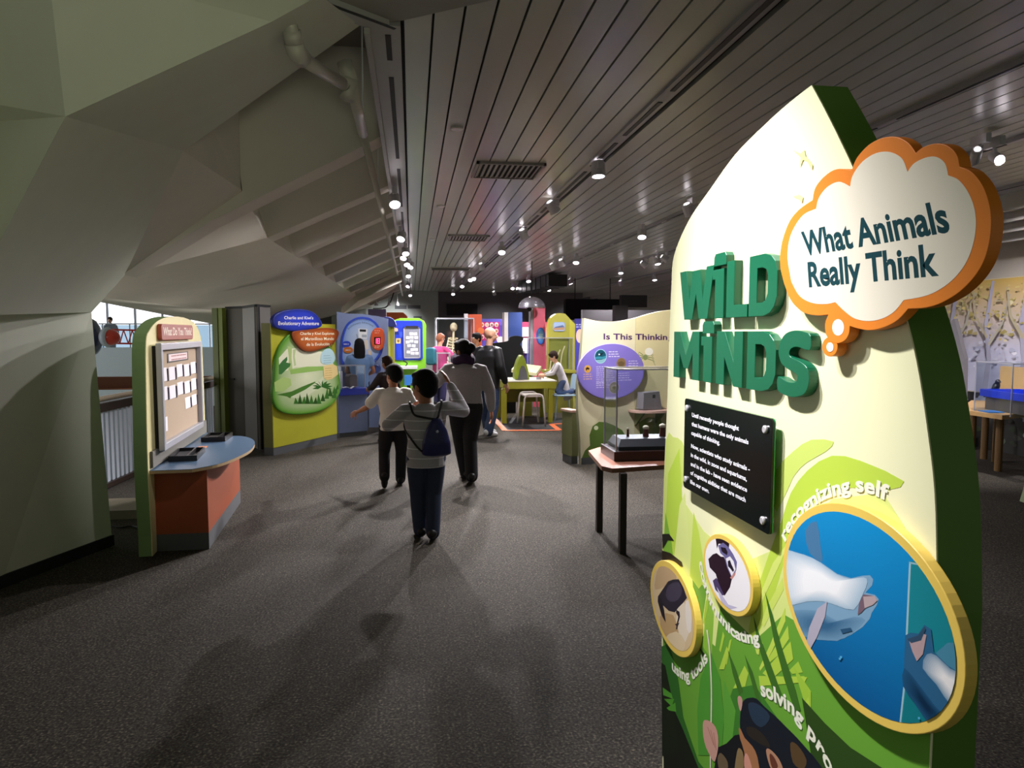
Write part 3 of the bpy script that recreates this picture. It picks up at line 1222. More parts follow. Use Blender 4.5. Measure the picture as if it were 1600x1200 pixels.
# the palm frond between the plaque and the dolphin picture
for k in range(11):
    t = k / 10
    ax, ay = 1240 - 70 * t, 800 + 230 * t
    bx, by = 1180 - 40 * t, 870 + 205 * t
    tx, ty = 1232 + 12 * t, 850 + 265 * t
    pass
for pts, c in [
        ([(735, 640), (760, 560), (850, 340), (960, 190), (900, 340), (790, 570), (745, 690)], '#d6e878'),
        ([(770, 745), (805, 640), (915, 440), (922, 520), (830, 690), (790, 770)], '#cfe46a'),
        ([(730, 915), (762, 845), (782, 880), (742, 955)], '#c2dd57'),
        ([(720, 700), (740, 690), (750, 740), (726, 790)], '#b7d84e'),
        ([(758, 1045), (830, 890), (932, 640), (934, 730), (850, 920), (800, 1015), (764, 1065)], '#c2dd57'),
        ([(812, 990), (900, 850), (950, 760), (958, 850), (885, 960), (822, 1012)], '#b7d84e'),
        ([(890, 1050), (960, 900), (982, 960), (925, 1060)], '#b2d648'),
        ([(768, 1105), (1060, 1100), (1075, 1120), (800, 1150)], '#b2d648'),
        ([(960, 1060), (1020, 1000), (1050, 1075), (980, 1085)], '#a8cf44'),
        ([(490, 925), (515, 800), (526, 830), (500, 940)], '#b2d648'), ([(530, 1000), (560, 860), (574, 850), (540, 1030)], '#b2d648'),
        ([(380, 740), (400, 600), (420, 560), (415, 640), (388, 755)], '#a8cf44')]:
    board_shape(c4(*pts), c)
for pts, c in [
        ([(1192, 1052), (1236, 1002), (1240, 1030), (1206, 1062)], '#b4d64a'),
        ([(1186, 1056), (1262, 1058), (1258, 1066), (1188, 1072)], '#b4d64a'),
        ([(1146, 1076), (1164, 1040), (1170, 1052), (1164, 1076)], '#b4d64a'),
        ([(1182, 1020), (1185, 1002), (1188, 1012), (1186, 1024)], '#c5e060'),
        ([(1240, 1040), (1268, 1080), (1268, 1130), (1262, 1112)], '#a2cb40'),
        ([(1258, 1100), (1264, 1088), (1268, 1118), (1262, 1132)], '#b4d64a'),
        ([(1318, 1196), (1322, 1168), (1327, 1168), (1322, 1198)], '#b4d64a'),
        ([(1124, 1046), (1136, 1010), (1140, 1018), (1132, 1046)], '#b4d64a'),
        ([(1095, 1060), (1112, 1020), (1126, 1060), (1132, 1120), (1128, 1180), (1092, 1180), (1090, 1110)], '#4f9a34'),
        ([(1130, 1200), (1134, 1110), (1146, 1076), (1180, 1070), (1214, 1120), (1226, 1200)], '#3f7f2c'),
        ([(1132, 1062), (1131, 1200), (1140, 1200), (1150, 1110)], '#5da43a')]:
    board_shape(pts, c)
# dark blades and the shadowed undergrowth of the print
board_shape([(1034, 1010), (1046, 1005), (1060, 1060), (1068, 1120), (1092, 1190), (1100, 1200), (1104, 1500), (1034, 1500)], '#2f6a24')
board_shape([(1034, 1050), (1050, 1100), (1068, 1140), (1092, 1200), (1130, 1206), (1240, 1230), (1300, 1260), (1300, 1500), (1034, 1500)], '#131a0e')
board_shape([(1034, 1035), (1040, 1040), (1048, 1078), (1062, 1170), (1034, 1180)], '#16220f')
for pts in ([(1036, 1074), (1050, 1084), (1052, 1092), (1037, 1086)], [(1038, 1092), (1054, 1092), (1050, 1104)], [(1042, 1106), (1056, 1098), (1057, 1112), (1046, 1110)]):
    board_shape(pts, '#54a032')
for pts, c in [
        ([(1196, 924), (1208, 960), (1222, 1010), (1243, 1075), (1252, 1110), (1243, 1112), (1226, 1060), (1210, 1000)], '#3e6d25'),
        ([(1178, 962), (1190, 1000), (1206, 1040), (1228, 1100), (1218, 1104), (1198, 1048), (1184, 1004)], '#3e6d25'),
        ([(1138, 1015), (1150, 1044), (1162, 1080), (1156, 1086), (1146, 1054)], '#3e6d25'),
        ([(1164, 1022), (1176, 1048), (1190, 1096), (1184, 1098), (1172, 1054)], '#3e6d25'),
        ([(1092, 1010), (1104, 1024), (1100, 1028)], '#1c2e12'),
        ([(1035, 834), (1046, 834), (1054, 845), (1044, 844), (1036, 858)], '#1b1c12'),
        ([(1035, 860), (1048, 864), (1066, 878), (1068, 886), (1050, 880), (1035, 880)], '#221a10'),
        ([(1254, 1090), (1290, 1130), (1330, 1168), (1380, 1200), (1420, 1260), (1330, 1260), (1270, 1190)], '#2d4a1a')]:
    board_shape(pts, c)
# faint birds
for pts in ([(1239, 234), (1252, 240), (1258, 234), (1260, 244), (1271, 258), (1270, 266), (1262, 252), (1256, 250), (1251, 262), (1252, 246)],
            [(1240, 307), (1250, 304), (1256, 308), (1254, 318), (1249, 311)]):
    board_shape(pts, '#cdd592')
# white words
OFFW = '#f3f4e2'


def path_px(pts, n=6):
    return BF.pxs(catmull(pts, n, closed=False), A.off)


A.text_path('recognizing self', path_px([(1227, 848), (1236, 829), (1248, 812), (1266, 795), (1293, 778), (1334, 768), (1362, 771), (1388, 783)]), 0.031, OFFW, 0.035, squeeze=None)
A.text_path('communicating', path_px([(1093, 877), (1097, 903), (1106, 931), (1115, 954), (1129, 975), (1145, 993), (1164, 1003), (1188, 1006)]), 0.032, OFFW, 0.035, squeeze=None)
A.text_path('using tools', path_px([(1050, 1045), (1060, 1056), (1072, 1063), (1082, 1062), (1093, 1052), (1107, 1032)]), 0.036, OFFW, 0.03, squeeze=None)
A.text_path('solving problems', path_px([(1190, 1086), (1206, 1093), (1222, 1103), (1240, 1117), (1257, 1140), (1274, 1164), (1286, 1186), (1298, 1212), (1312, 1250), (1332, 1292), (1365, 1335)]), 0.037, OFFW, 0.035, squeeze=None)
# the ape with its stick
def c8(*p):
    return [(1000 + x / 4.706, 1000 + y / 4.706) for x, y in p]


A.pix(c8((700, 700), (755, 690), (800, 760), (900, 900), (1000, 1100), (1300, 1300), (500, 1300), (540, 1000), (575, 790), (640, 760)), '#14161b')
A.pix(c8((748, 500), (770, 440), (815, 424), (862, 432), (920, 490), (1000, 560), (1080, 640), (1160, 720), (1240, 810), (1330, 920), (1420, 1100), (1300, 1300), (900, 1300), (840, 1000), (800, 860), (752, 720), (738, 610)), '#161c26', 2)
A.pix(c8((800, 470), (870, 470), (960, 560), (900, 640), (830, 590)), '#27384c', 3)
A.pix(c8((790, 640), (860, 650), (930, 720), (960, 790), (880, 760), (800, 700)), '#2b2620', 3)
A.pix(c8((1110, 760), (1160, 770), (1230, 880), (1200, 950), (1130, 900)), '#5a452b', 3)
A.pix(c8((730, 650), (745, 655), (775, 720), (830, 780), (868, 860), (880, 1000), (800, 1000), (770, 820), (742, 730)), '#a9754f', 2)
A.pix(c8((775, 840), (800, 850), (830, 960), (790, 1000), (770, 920)), '#d99a86', 3)
A.pix(c8((722, 425), (738, 410), (758, 440), (752, 500), (742, 522), (728, 480)), '#c79b8f', 3)
A.pix(c8((932, 810), (955, 800), (1000, 840), (1040, 900), (1060, 980), (990, 980), (950, 900)), '#b98a6d', 3)
A.pix(c8((960, 835), (990, 860), (1020, 930), (985, 950), (962, 890)), '#6b3b2c', 3)
A.pix(c8((720, 815), (745, 800), (765, 850), (760, 980), (700, 990)), '#8d7752', 3)
A.pix(c8((575, 870), (600, 830), (650, 900), (640, 980), (590, 960)), '#6d5c45', 3)
stick = [(1105.5, 984), (1109, 1010), (1111, 1040), (1112.5, 1080), (1112, 1130), (1111, 1170), (1111, 1260)]
A.stroke(BF.pxs(catmull(stick, 4, closed=False), A.off), 0.0052, 0.0040, '#e6e2cf')
A.pix(c8((466, 620), (476, 590), (500, 590), (530, 606), (560, 640), (580, 710), (578, 800), (560, 880), (545, 893), (520, 850), (490, 790), (470, 710)), '#cf9f90', 2)
for k in range(3):
    A.pix(c8((500 + k * 22, 640 + k * 20), (504 + k * 22, 640 + k * 20), (548 + k * 10, 770 + k * 20), (544 + k * 10, 772 + k * 20)), '#a97263')
A.build('printed_artwork', sign, 'printed leaves, white words and ape holding a stick', 0.5)

# --- raised letters
LF = 0.024
letter_green = mat('letter_green', '#0f6445', rough=0.35, vary=0.02)


def uof(px_, py_):
    return BF.px(px_, py_, LF)[0]


UNIT = {
    'W': [[(0, 1), (.2, 1), (.31, .38), (.40, .97), (.62, .97), (.70, .38), (.80, 1), (1, 1), (.84, 0), (.60, 0), (.505, .5), (.41, 0), (.16, 0)]],
    'i': [[(0, .9), (0, .72), (.2, .72), (.2, 0), (.85, 0), (.85, .9)]],
    'L': [[(0, 1), (.38, 1), (.38, .22), (1, .22), (1, 0), (0, 0)]],
    'D': [[(0, 1), (.55, 1), (.78, .95), (.92, .85), (1, .7), (1, .3), (.92, .15), (.78, .05), (.55, 0), (0, 0)],
          [(.3, .78), (.3, .22), (.5, .22), (.62, .26), (.68, .36), (.68, .64), (.62, .74), (.5, .78)]],
    'M': [[(0, 1), (.26, 1), (.5, .5), (.74, 1), (1, 1), (1, 0), (.76, 0), (.76, .55), (.6, .22), (.42, .22), (.24, .55), (.24, 0), (0, 0)]],
    'N': [[(0, 1), (.32, 1), (.68, .45), (.68, 1), (1, 1), (1, 0), (.68, 0), (.32, .52), (.32, 0), (0, 0)]],
    'S': [[(1, .93), (1, .72), (.62, .76), (.42, .73), (.36, .66), (.42, .6), (.72, .54), (.92, .46), (1, .3), (.95, .14), (.8, .04), (.5, -.01), (.2, .01), (0, .07),
           (0, .28), (.3, .22), (.56, .22), (.64, .28), (.6, .35), (.3, .42), (.1, .5), (0, .66), (.06, .84), (.22, .96), (.5, 1.01), (.8, .99)]]}
v0w, v1w = 1.712, 1.868
v0m, v1m = 1.522, 1.674
for i, (chh, xa, xb, row) in enumerate([('W', 1062, 1115, 0), ('i', 1113, 1134, 0), ('L', 1135, 1168, 0), ('D', 1170, 1214, 0),
                                        ('M', 1052.6, 1092, 1), ('i', 1095, 1115, 1), ('N', 1119, 1160, 1), ('D', 1167, 1212, 1), ('S', 1216, 1265, 1)]):
    vb, vt = (v0w, v1w) if row == 0 else (v0m, v1m)
    ym = 455 if row == 0 else 560
    ua, ub = uof(xa, ym), uof(xb, ym)
    outl = [[(ua + (ub - ua) * x, vb + (vt - vb) * y) for x, y in o] for o in UNIT[chh]]
    if chh == 'D' or chh == 'S':
        outl = [catmull(o, 3) if len(o) > 12 else o for o in outl]
    m = MB()
    m.slab(BF, outl, 0.0004, LF, 0.0012)
    if chh == 'i':
        cx, cy = (ua + ub) / 2 + .002, vt + 0.006
        m.slab(BF, [[(ua + .008, vt - .006), (ub - .001, vt - .006), (ub - .001, vt + .020), (ub - .010, vt + .030), (ua + .018, vt + .030), (ua + .008, vt + .020)]], 0.0004, LF, 0.0012)
    m.build('raised_letter', letter_green, sign)

# --- thought cloud
CO = 0.030


def c2(*p):
    return [(1200 + x / 3.2421, 200 + y / 3.2421) for x, y in p]


lobes = [[(60, 650), (75, 560), (110, 470), (160, 410), (225, 365)], [(240, 300), (290, 240), (350, 207), (424, 213)], [(450, 150), (510, 85), (580, 50), (650, 45), (710, 75), (748, 125)],
         [(790, 95), (850, 78), (910, 90), (955, 135), (970, 195)], [(1030, 222), (1085, 290), (1118, 380), (1130, 470), (1120, 580), (1090, 680), (1040, 760), (970, 830), (880, 885), (800, 910), (710, 916)],
         [(660, 970), (600, 1005), (520, 1025), (450, 1015), (414, 1003)], [(410, 1040), (390, 1075), (350, 1091), (312, 1076), (292, 1040), (289, 990), (305, 945)], [(250, 950), (180, 935), (120, 880), (85, 800), (64, 720)]]


def lobed(ls):
    out = []
    for i, l in enumerate(ls):
        pts = ([ls[i - 1][-1]] + l) if True else l
        out += catmull(pts, 5, closed=False)[1:]
    return BF.pxs(c2(*out), CO)


cloud_orange = mat('cloud_orange', '#f08a2a', rough=0.4, vary=0.02)
cl_out = lobed(lobes)
m = MB()
m.slab(BF, [cl_out], 0.008, CO, 0.001)
sb = BF.pxs(c2(*ell(312, 1108, 39, 50, 28)), CO)
m.slab(BF, [sb], 0.008, CO - 0.0004, 0.001)
m.build('thought_cloud', cloud_orange, sign)
so = MB()
for q in ((330, 620), (560, 300), (520, 860)):
    u_, v_ = BF.px(*c2(q)[0], CO)
    so.slab(BF, [ell(u_, v_, .02, .02, 16)], 0.0, 0.008)
so.build('cloud_standoff', black, sign)
C_ = Art(BF, CO + 0.0004, 0.00003)
inner = [[(112, 740), (100, 660), (106, 580), (130, 510), (180, 440), (245, 408)], [(258, 355), (300, 300), (360, 272), (417, 296)], [(430, 240), (480, 170), (550, 127), (620, 122), (680, 155), (708, 222)],
         [(740, 180), (800, 150), (855, 147), (898, 180), (914, 240)], [(965, 262), (1012, 320), (1045, 400), (1055, 490), (1040, 590), (1005, 680), (950, 755), (880, 812), (800, 850), (688, 872)],
         [(640, 930), (580, 965), (510, 978), (440, 965), (385, 925), (342, 882)], [(290, 892), (220, 885), (160, 850), (120, 780)]]
C_.poly(lobed(inner), '#f1ecd8')
C_.poly(BF.pxs(c2(*ell(355, 1010, 30, 42, 28)), C_.off), '#f6f2e2')
C_.poly(BF.pxs(c2(*ell(314, 1110, 18, 24, 24)), C_.off), '#f6f2e2')
NAVY = '#12424a'
C_.text_px('What Animals', *c2((186, 645), (925, 520), (166, 527)), NAVY, 0.03)
C_.text_px('Really Think', *c2((208, 803), (866, 742), (199, 680)), NAVY, 0.03)
C_.build('cloud_lettering', sign, 'white cloud face with dark green words', 0.35)

# --- black text plaque on four bolts
plq = MB()
PA, PB = BF.px(1070, 622, .027), BF.px(1199, 835, .027)
PU0, PU1, PV0, PV1 = PA[0], BF.px(1207, 654, .027)[0], PB[1], PA[1]
plq.slab(BF, [rrect(PU0, PV0, PU1, PV1, 0.012)], 0.021, 0.027, 0.0008)
plq.build('text_plaque', mat('black_glass_plaque', '#06100f', rough=0.2, spec=0.3), sign)
ge = MB()
ge.slab(BF, [rrect(PU0, PV0, PU1, PV1, 0.012)], 0.017, 0.0205, 0.0005)
ge.build('plaque_glass', mat('green_glass_edge', '#1c8a4a', rough=0.15), sign)
bo = []
for uu, vv in ((PU0 + .025, PV1 - .03), (PU1 - .03, PV1 - .03), (PU0 + .025, PV0 + .03), (PU1 - .03, PV0 + .03)):
    m = MB()
    m.lathe(BF.w(uu, vv, 0), [(.006, 0), (.006, .027), (.0105, .0275), (.0105, .032), (.008, .034)], 16, BF.n)
    m.build('bolt', mat('chrome', '#e6e6ea', rough=0.3, metal=0.5), sign)
T = Art(BF, 0.0275, 0.0002)
lines_ = ['Until recently people thought', 'that humans were the only animals', 'capable of thinking.', '', 'Now, scientists who study animals -', 'in the wild, in zoos and aquariums,',
          'and in the lab - have seen evidence', 'of cognitive abilities that are much', 'like our own.']
hh = (PV1 - PV0)


def c3(x, y):
    return BF.px(1040 + x / 4.2857, 600 + y / 4.2857, .0275)


tx = c3(176, 215)[0]
wide = c3(566, 560)[0] - tx
ytop, ybot = c3(176, 218)[1], c3(168, 664)[1]
rows = [0, 1, 2, None, 3.45, 4.45, 5.45, 6.45, 7.45]
wmax = max(max(v[0] for v in glyphs(l, 0.035)[0]) for l in lines_ if l)
for l, r_ in zip(lines_, rows):
    if l:
        w_ = max(v[0] for v in glyphs(l, 0.035)[0]) / wmax * wide
        T.text_box(l, tx, ytop + (ybot - ytop) * r_ / 7.45, 0.0125, '#f2f2fa', 0.035, width=w_)
T.build('plaque_lettering', sign, 'white lines of text', 0.3)

# --- three oval picture discs with yellow rims
rim_yellow = mat('rim_yellow', '#f0cf62', rough=0.4, vary=0.03)
DO = 0.024


def oval(pl, pt, pr, pb):
    L_, T_, R_, B_ = (BF.px(*p, DO) for p in (pl, pt, pr, pb))
    return (L_[0] + R_[0]) / 2, (T_[1] + B_[1]) / 2, abs(R_[0] - L_[0]) / 2, abs(T_[1] - B_[1]) / 2


def disc(name, lab, o, ring_w, paint):
    cx, cy, rx, ry = o
    m = MB()
    m.slab(BF, [ell(cx, cy, rx, ry, 72)], 0.0012, DO, 0.002)
    d = m.build(name, rim_yellow, sign, label=lab)
    a = Art(BF, DO + 0.0004, 0.00003)
    clip = ell(cx, cy, rx - ring_w, ry - ring_w, 56)
    paint(a, clip)
    a.build('photo_print', d, rough=0.3)
    return d


def cut(a, pts, color, clip, smooth=0):
    if smooth:
        pts = catmull(pts, smooth)
    p = clip_poly(BF.pxs(pts, a.off), clip)
    if len(p) > 2:
        a.poly(p, color)


def c5(*p):
    return [(1200 + x / 2.3088, 680 + y / 2.3088) for x, y in p]


def paint_dolphins(a, clip):
    top = max(p[1] for p in clip)
    bot = min(p[1] for p in clip)
    w0, w1 = rgb('#0d5a96'), rgb('#1592d2')
    a.poly(clip, lambda p: tuple(x + (y - x) * (p[1] - bot) / (top - bot) for x, y in zip(w0, w1)))
    g = lambda pts, c, s=0: cut(a, c5(*pts), c, clip, s)
    g([(512, 455), (900, 440), (900, 1250), (462, 1250), (466, 1130), (490, 900)], '#1b8794')
    g([(500, 900), (560, 980), (640, 1090), (600, 1200), (465, 1200)], '#157c86')
    g([(509, 460), (516, 460), (496, 900), (470, 1130), (464, 1130), (489, 900)], '#9fc6d2')
    g([(509, 456), (560, 466), (620, 500), (618, 506), (560, 473), (509, 463)], '#8fbccb')
    g([(135, 345), (175, 310), (190, 400), (196, 458), (150, 425)], '#4a7ba5', 2)
    def soft(pts, edge, midc, n=12, s=2, shrink=.75, bias=(0, 0)):
        pts = catmull(pts, s)
        cx_ = sum(p[0] for p in pts) / len(pts) + bias[0]
        cy_ = sum(p[1] for p in pts) / len(pts) + bias[1]
        e_, m__ = rgb(edge), rgb(midc)
        for i in range(n):
            t = i / (n - 1)
            q = 1 - t * shrink
            cut(a, c5(*[(cx_ + (x - cx_) * q, cy_ + (y - cy_) * q) for x, y in pts]), tuple(u + (v - u) * t for u, v in zip(e_, m__)), clip)
    g([(60, 420), (130, 430), (190, 458), (250, 500), (300, 516), (340, 507), (368, 505), (380, 520), (376, 542), (352, 568), (386, 576), (400, 592), (392, 615), (375, 640),
       (368, 662), (342, 692), (300, 720), (250, 742), (180, 738), (110, 722), (60, 690)], '#7ea6c4', 1)
    soft([(60, 640), (140, 630), (200, 640), (250, 670), (310, 655), (352, 668), (300, 718), (250, 740), (180, 737), (110, 720), (60, 700)], '#6d98b8', '#35658c', 10)
    soft([(20, 422), (130, 431), (190, 460), (250, 502), (300, 518), (345, 512), (360, 530), (340, 580), (310, 630), (250, 615), (200, 600), (140, 600), (20, 610)], '#a9c4d8', '#f7fafd', 14, shrink=.6, bias=(-15, -5))
    g([(325, 648), (330, 605), (346, 574), (384, 580), (388, 592), (360, 615), (338, 640)], '#77616f', 1)
    g([(345, 582), (386, 580), (396, 596), (380, 612), (350, 624)], '#b7a4a8', 1)
    g([(215, 600), (207, 655), (178, 728), (146, 786), (136, 770), (150, 695), (180, 625)], '#b3b0c2', 1)
    g([(262, 700), (300, 694), (306, 706), (270, 716)], '#2c5578', 1)
    g([(608, 785), (650, 748), (684, 750), (720, 870), (650, 850)], '#4a8aa6', 1)
    g([(497, 722), (516, 712), (545, 716), (566, 684), (590, 700), (600, 782), (650, 830), (760, 900), (760, 1150), (640, 1085), (590, 1050), (530, 965), (490, 905)], '#2f648c', 1)
    soft([(575, 790), (610, 795), (660, 842), (760, 900), (760, 1040), (670, 985), (610, 900), (560, 840)], '#7f9db5', '#f4f4f4', 12)
    soft([(494, 840), (540, 890), (600, 970), (660, 1045), (640, 1085), (590, 1050), (530, 965), (490, 905)], '#23557c', '#0f2f4d', 9)
    g([(512, 742), (540, 730), (562, 716), (575, 720), (562, 790), (540, 815), (524, 780)], '#b79da0', 1)
    g([(505, 735), (545, 722), (568, 690), (572, 700), (556, 740), (520, 750)], '#34506a', 1)
    for x, y in ((262, 806), (266, 800), (548, 1020)):
        g([(x - 4, y - 4), (x + 4, y - 3), (x + 3, y + 5), (x - 3, y + 4)], '#5ab0dc')


def paint_raven(a, clip):
    a.poly(clip, '#dcc49a')
    g = lambda pts, c, s=0: cut(a, c4(*pts), c, clip, s)
    g([(90, 360), (180, 350), (200, 460), (120, 500), (60, 520), (60, 450)], '#c9ab82', 2)
    g([(220, 600), (275, 640), (290, 800), (230, 900), (200, 740)], '#e9dcc4', 2)
    g([(90, 700), (180, 690), (220, 830), (200, 930), (120, 850)], '#c3a273', 2)
    g([(120, 850), (200, 800), (260, 870), (240, 940), (170, 930)], '#e4cfa8', 2)
    g([(262, 600), (300, 620), (300, 800), (270, 780)], '#efe6da', 2)
    g([(145, 465), (180, 452), (222, 450), (240, 480), (272, 575), (245, 610), (215, 640), (190, 672), (150, 662), (112, 626), (122, 690), (130, 742), (102, 692), (76, 600), (78, 565), (115, 510)], '#2b2633', 1)
    g([(150, 490), (215, 470), (240, 530), (210, 590), (160, 600), (130, 560)], '#463f52', 2)
    g([(78, 580), (96, 570), (118, 650), (130, 740), (104, 690)], '#1c1823', 1)
    g([(200, 655), (222, 668), (226, 700), (212, 748), (204, 748), (214, 702), (200, 676)], '#2b2230')
    g([(190, 752), (222, 742), (212, 762), (206, 786), (198, 786), (202, 764)], '#3a3038')


def paint_bird(a, clip):
    a.poly(clip, '#f6f4f8')
    g = lambda pts, c, s=0: cut(a, c4(*pts), c, clip, s)
    g([(415, 315), (445, 284), (470, 275), (500, 300), (520, 300), (545, 372), (575, 440), (560, 505), (525, 560), (505, 540), (488, 500), (465, 415), (425, 372)], '#2a1726', 1)
    g([(455, 140), (486, 124), (500, 150), (520, 165), (535, 190), (556, 212), (552, 245), (520, 215), (484, 212), (472, 245), (466, 190)], '#241220', 0)
    g([(480, 225), (515, 205), (550, 235), (580, 280), (607, 335), (602, 390), (572, 445), (560, 415), (540, 370), (522, 300), (495, 275)], '#6f6a9c', 1)
    g([(498, 235), (530, 240), (545, 270), (540, 290), (505, 265)], '#231726', 1)
    g([(532, 312), (560, 296), (585, 330), (598, 385), (572, 430), (548, 375)], '#f1eff6', 1)
    g([(545, 330), (560, 322), (570, 350), (588, 390), (580, 402), (560, 376), (548, 365)], '#251a2c', 1)
    g([(560, 440), (575, 425), (598, 400), (596, 420), (574, 452)], '#c98f86')
    g([(445, 460), (470, 440), (500, 510), (522, 556), (500, 560), (462, 520)], '#4d3f68', 1)
    g([(470, 500), (510, 560), (550, 620), (610, 640), (560, 652), (505, 610)], '#c6c1dc', 1)


disc('picture_disc', 'large oval picture of two dolphins in blue water with yellow rim', oval((1222.5, 905), (1326, 787), (1508, 1070), (1440, 1196)), 0.0185, paint_dolphins)
disc('picture_disc', 'oval picture of a black raven on sand with yellow rim', oval((1016, 926), (1043, 876), (1088, 975), (1064, 1034)), 0.021, paint_raven)
disc('picture_disc', 'oval picture of a black and white crested bird with yellow rim', oval((1099, 870), (1113, 824), (1177, 917), (1148, 967)), 0.014, paint_bird)
ho = MB()
for px_, py_ in ((1469, 770), (1500, 765)):
    pass


# ================================================================== LEFT SIDE OF THE HALL
def YF(y):
    return Frame((0, y, 0), (1, 0, 0))


def pxbox(m, F, x0, y0, x1, y1, d, off=0.0, mi=0):
    """upright box whose front face fills a pixel rectangle on a frame, d deep behind it"""
    a0, b1 = F.px(x0, y0, off)
    a1, b0 = F.px(x1, y1, off)
    b0_ = F.px(x0, y1, off)[1]
    return m.fbox(F, a0, a1, min(b0, b0_), b1, off - d, off, mi)


ORD = ['first', 'second', 'third', 'fourth', 'fifth', 'sixth', 'seventh']

# ------------------------------------------------------------------ opinion kiosk with the cork board
KF = Frame(onz(238.5, 869), (-0.079, 0.997, 0))
kio = thing('opinion_kiosk', 'cream arched kiosk with green edge, red sign and blue half round counter', 'kiosk', KF.w(0.4, 0, -0.05))
k_cream = mat('kiosk_cream', '#e6dca0', rough=0.5)
k_green = mat('kiosk_green', '#7c9a5f', rough=0.55)
kr = KF.px(322, 690)[0]
arch = catmull(KF.pxs([(239, 860), (231.5, 735), (228.5, 600), (228.5, 534), (234, 516), (246, 502), (262, 495.5), (279, 495), (294, 498.5), (305, 506), (312, 520), (316, 540)]), 4, closed=False)[1:]
ko = [(0, 0)] + arch + [(kr, 0)]
m = MB()
m.slab(KF, [ko], -0.095, -0.006)
m.build('body', k_green, kio)
m = MB()
m.slab(KF, [ko], -0.006, 0.0)
m.build('face_panel', k_cream, kio)
# red name plate
m = MB()
a, b_ = KF.px(251, 506, .03), KF.px(301, 530, .03)
b2 = KF.px(251, 532, .03)
m.slab(KF, [rrect(a[0], b2[1], b_[0], a[1], 0.035)], 0.0, 0.035, 0.006)
npl = m.build('name_plate', mat('terracotta_red', '#a04a36', rough=0.45), kio)
t_ = Art(KF, 0.0355, .0001)
t_.text('What Do You Think?', (a[0] + .05, (a[1] + b2[1]) / 2 - .025), (b_[0] - .05, (a[1] + b2[1]) / 2 - .025), (a[0] + .05, (a[1] + b2[1]) / 2 + .04), '#f3e4d2', 0.02)
t_.build('plate_lettering', npl, 'pale lettering')
# wall case: black box, silver frame, cork
FO = 0.06
fa, fb = KF.px(249, 537, FO), KF.px(317, 668, FO)
fc_ = KF.px(258, 702, FO)
fx0, fx1, fz1 = fa[0], fb[0], KF.px(313, 533, FO)[1]
fz0 = (fb[1] + fc_[1]) / 2
m = MB()
m.fbox(KF, fx0 + .02, fx1 - .02, fz0 + .02, fz1 - .02, 0.0, FO - 0.03)
m.build('case_box', black, kio)
sil_m = mat('satin_silver', '#b9b9c0', rough=0.35, metal=0.35)
w = 0.055
m = MB()
m.slab(KF, [rrect(fx0, fz0, fx1, fz1, .01), [(fx0 + w, fz0 + w), (fx0 + w, fz1 - w), (fx1 - w, fz1 - w), (fx1 - w, fz0 + w)]], FO - 0.03, FO + .012, 0.006)
m.build('case_frame', sil_m, kio)
m = MB()
m.fbox(KF, fx0 + w - .01, fx1 - w + .01, fz0 + w - .01, fz1 - w + .01, FO - 0.05, FO - 0.028)
m.build('cork_board', mat('cork', '#b59f86', rough=0.85, vary=0.12, scale=120), kio)
m = MB()
m.fbox(KF, 0.03, kr - 0.05, KF.px(258, 705, .02)[1] - .07, fz0 + .02, 0.0, 0.02)
m.build('ledge_back', mat('grey_laminate', '#6f6c63', rough=0.6), kio)
cw = (fx1 - fx0 - 2 * w)
ch_ = (fz1 - fz0 - 2 * w)
paper = mat('paper_white', '#ece8ec', rough=0.7)
m = MB()
m.fbox(KF, fx0 + w + cw * .20, fx0 + w + cw * .74, fz1 - w - ch_ * .15, fz1 - w - ch_ * .045, FO - .027, FO - .024)
hp = m.build('header_card_backing', mat('clip_black', '#2a2526', rough=0.4), kio)
t_ = Art(KF, FO - .0238, .0002)
t_.poly([(fx0 + w + cw * .23, fz1 - w - ch_ * .135), (fx0 + w + cw * .71, fz1 - w - ch_ * .135), (fx0 + w + cw * .71, fz1 - w - ch_ * .055), (fx0 + w + cw * .23, fz1 - w - ch_ * .055)], '#eed9d8')
t_.lines(fx0 + w + cw * .29, fz1 - w - ch_ * .085, fx0 + w + cw * .7, 2, .03, .009, '#a0474a', 3)
t_.build('header_card', hp, 'pale pink card with red small print')
rows_ = [(0.19, 0.34, 5, 0, 'top'), (0.40, 0.55, 5, 0, 'middle'), (0.60, 0.74, 2, 3, 'lower')]
for r0, r1, n, st_, rn in rows_:
    for k in range(n):
        c = k + st_
        x0 = fx0 + w + cw * (0.03 + c * 0.195)
        jz = random.uniform(-.01, .01)
        mm = MB()
        zz1, zz0 = fz1 - w - ch_ * r0 + jz, fz1 - w - ch_ * r1 + jz
        wd = cw * .138
        # a curled sheet
        vs = []
        for i in range(4):
            t = i / 3
            c_ = FO - .026 + (.003 * (t ** 2))
            vs += [KF.w(x0 + wd * t, zz0, c_ + .003), KF.w(x0 + wd * t, zz1, c_)]
        fs = [(0, 2, 3, 1), (2, 4, 5, 3), (4, 6, 7, 5)]
        vs2 = [v - KF.n * .001 for v in vs]
        mm.add(vs + vs2, fs + [tuple(i + 8 for i in f)[::-1] for f in fs] + [(0, 8, 10, 2), (2, 10, 12, 4), (4, 12, 14, 6), (1, 3, 11, 9), (3, 5, 13, 11), (5, 7, 15, 13), (6, 14, 15, 7), (0, 1, 9, 8)])
        side = ORD[k] + ' white card from the left' if n > 2 else ('left white card' if k == 0 else 'right white card')
        pe = MB()  # thin dark strip in the gap beside each card
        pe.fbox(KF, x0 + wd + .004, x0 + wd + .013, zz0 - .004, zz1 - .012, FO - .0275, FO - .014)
        pe.build('card_gap_strip', mat('gap_strip_dark', '#2a2238', rough=.6), kio)
        tag(mm.build('answer_card', paper), '%s in the %s row on the cork board' % (side, rn), 'card', 'answer cards on the cork board')
mm = MB()
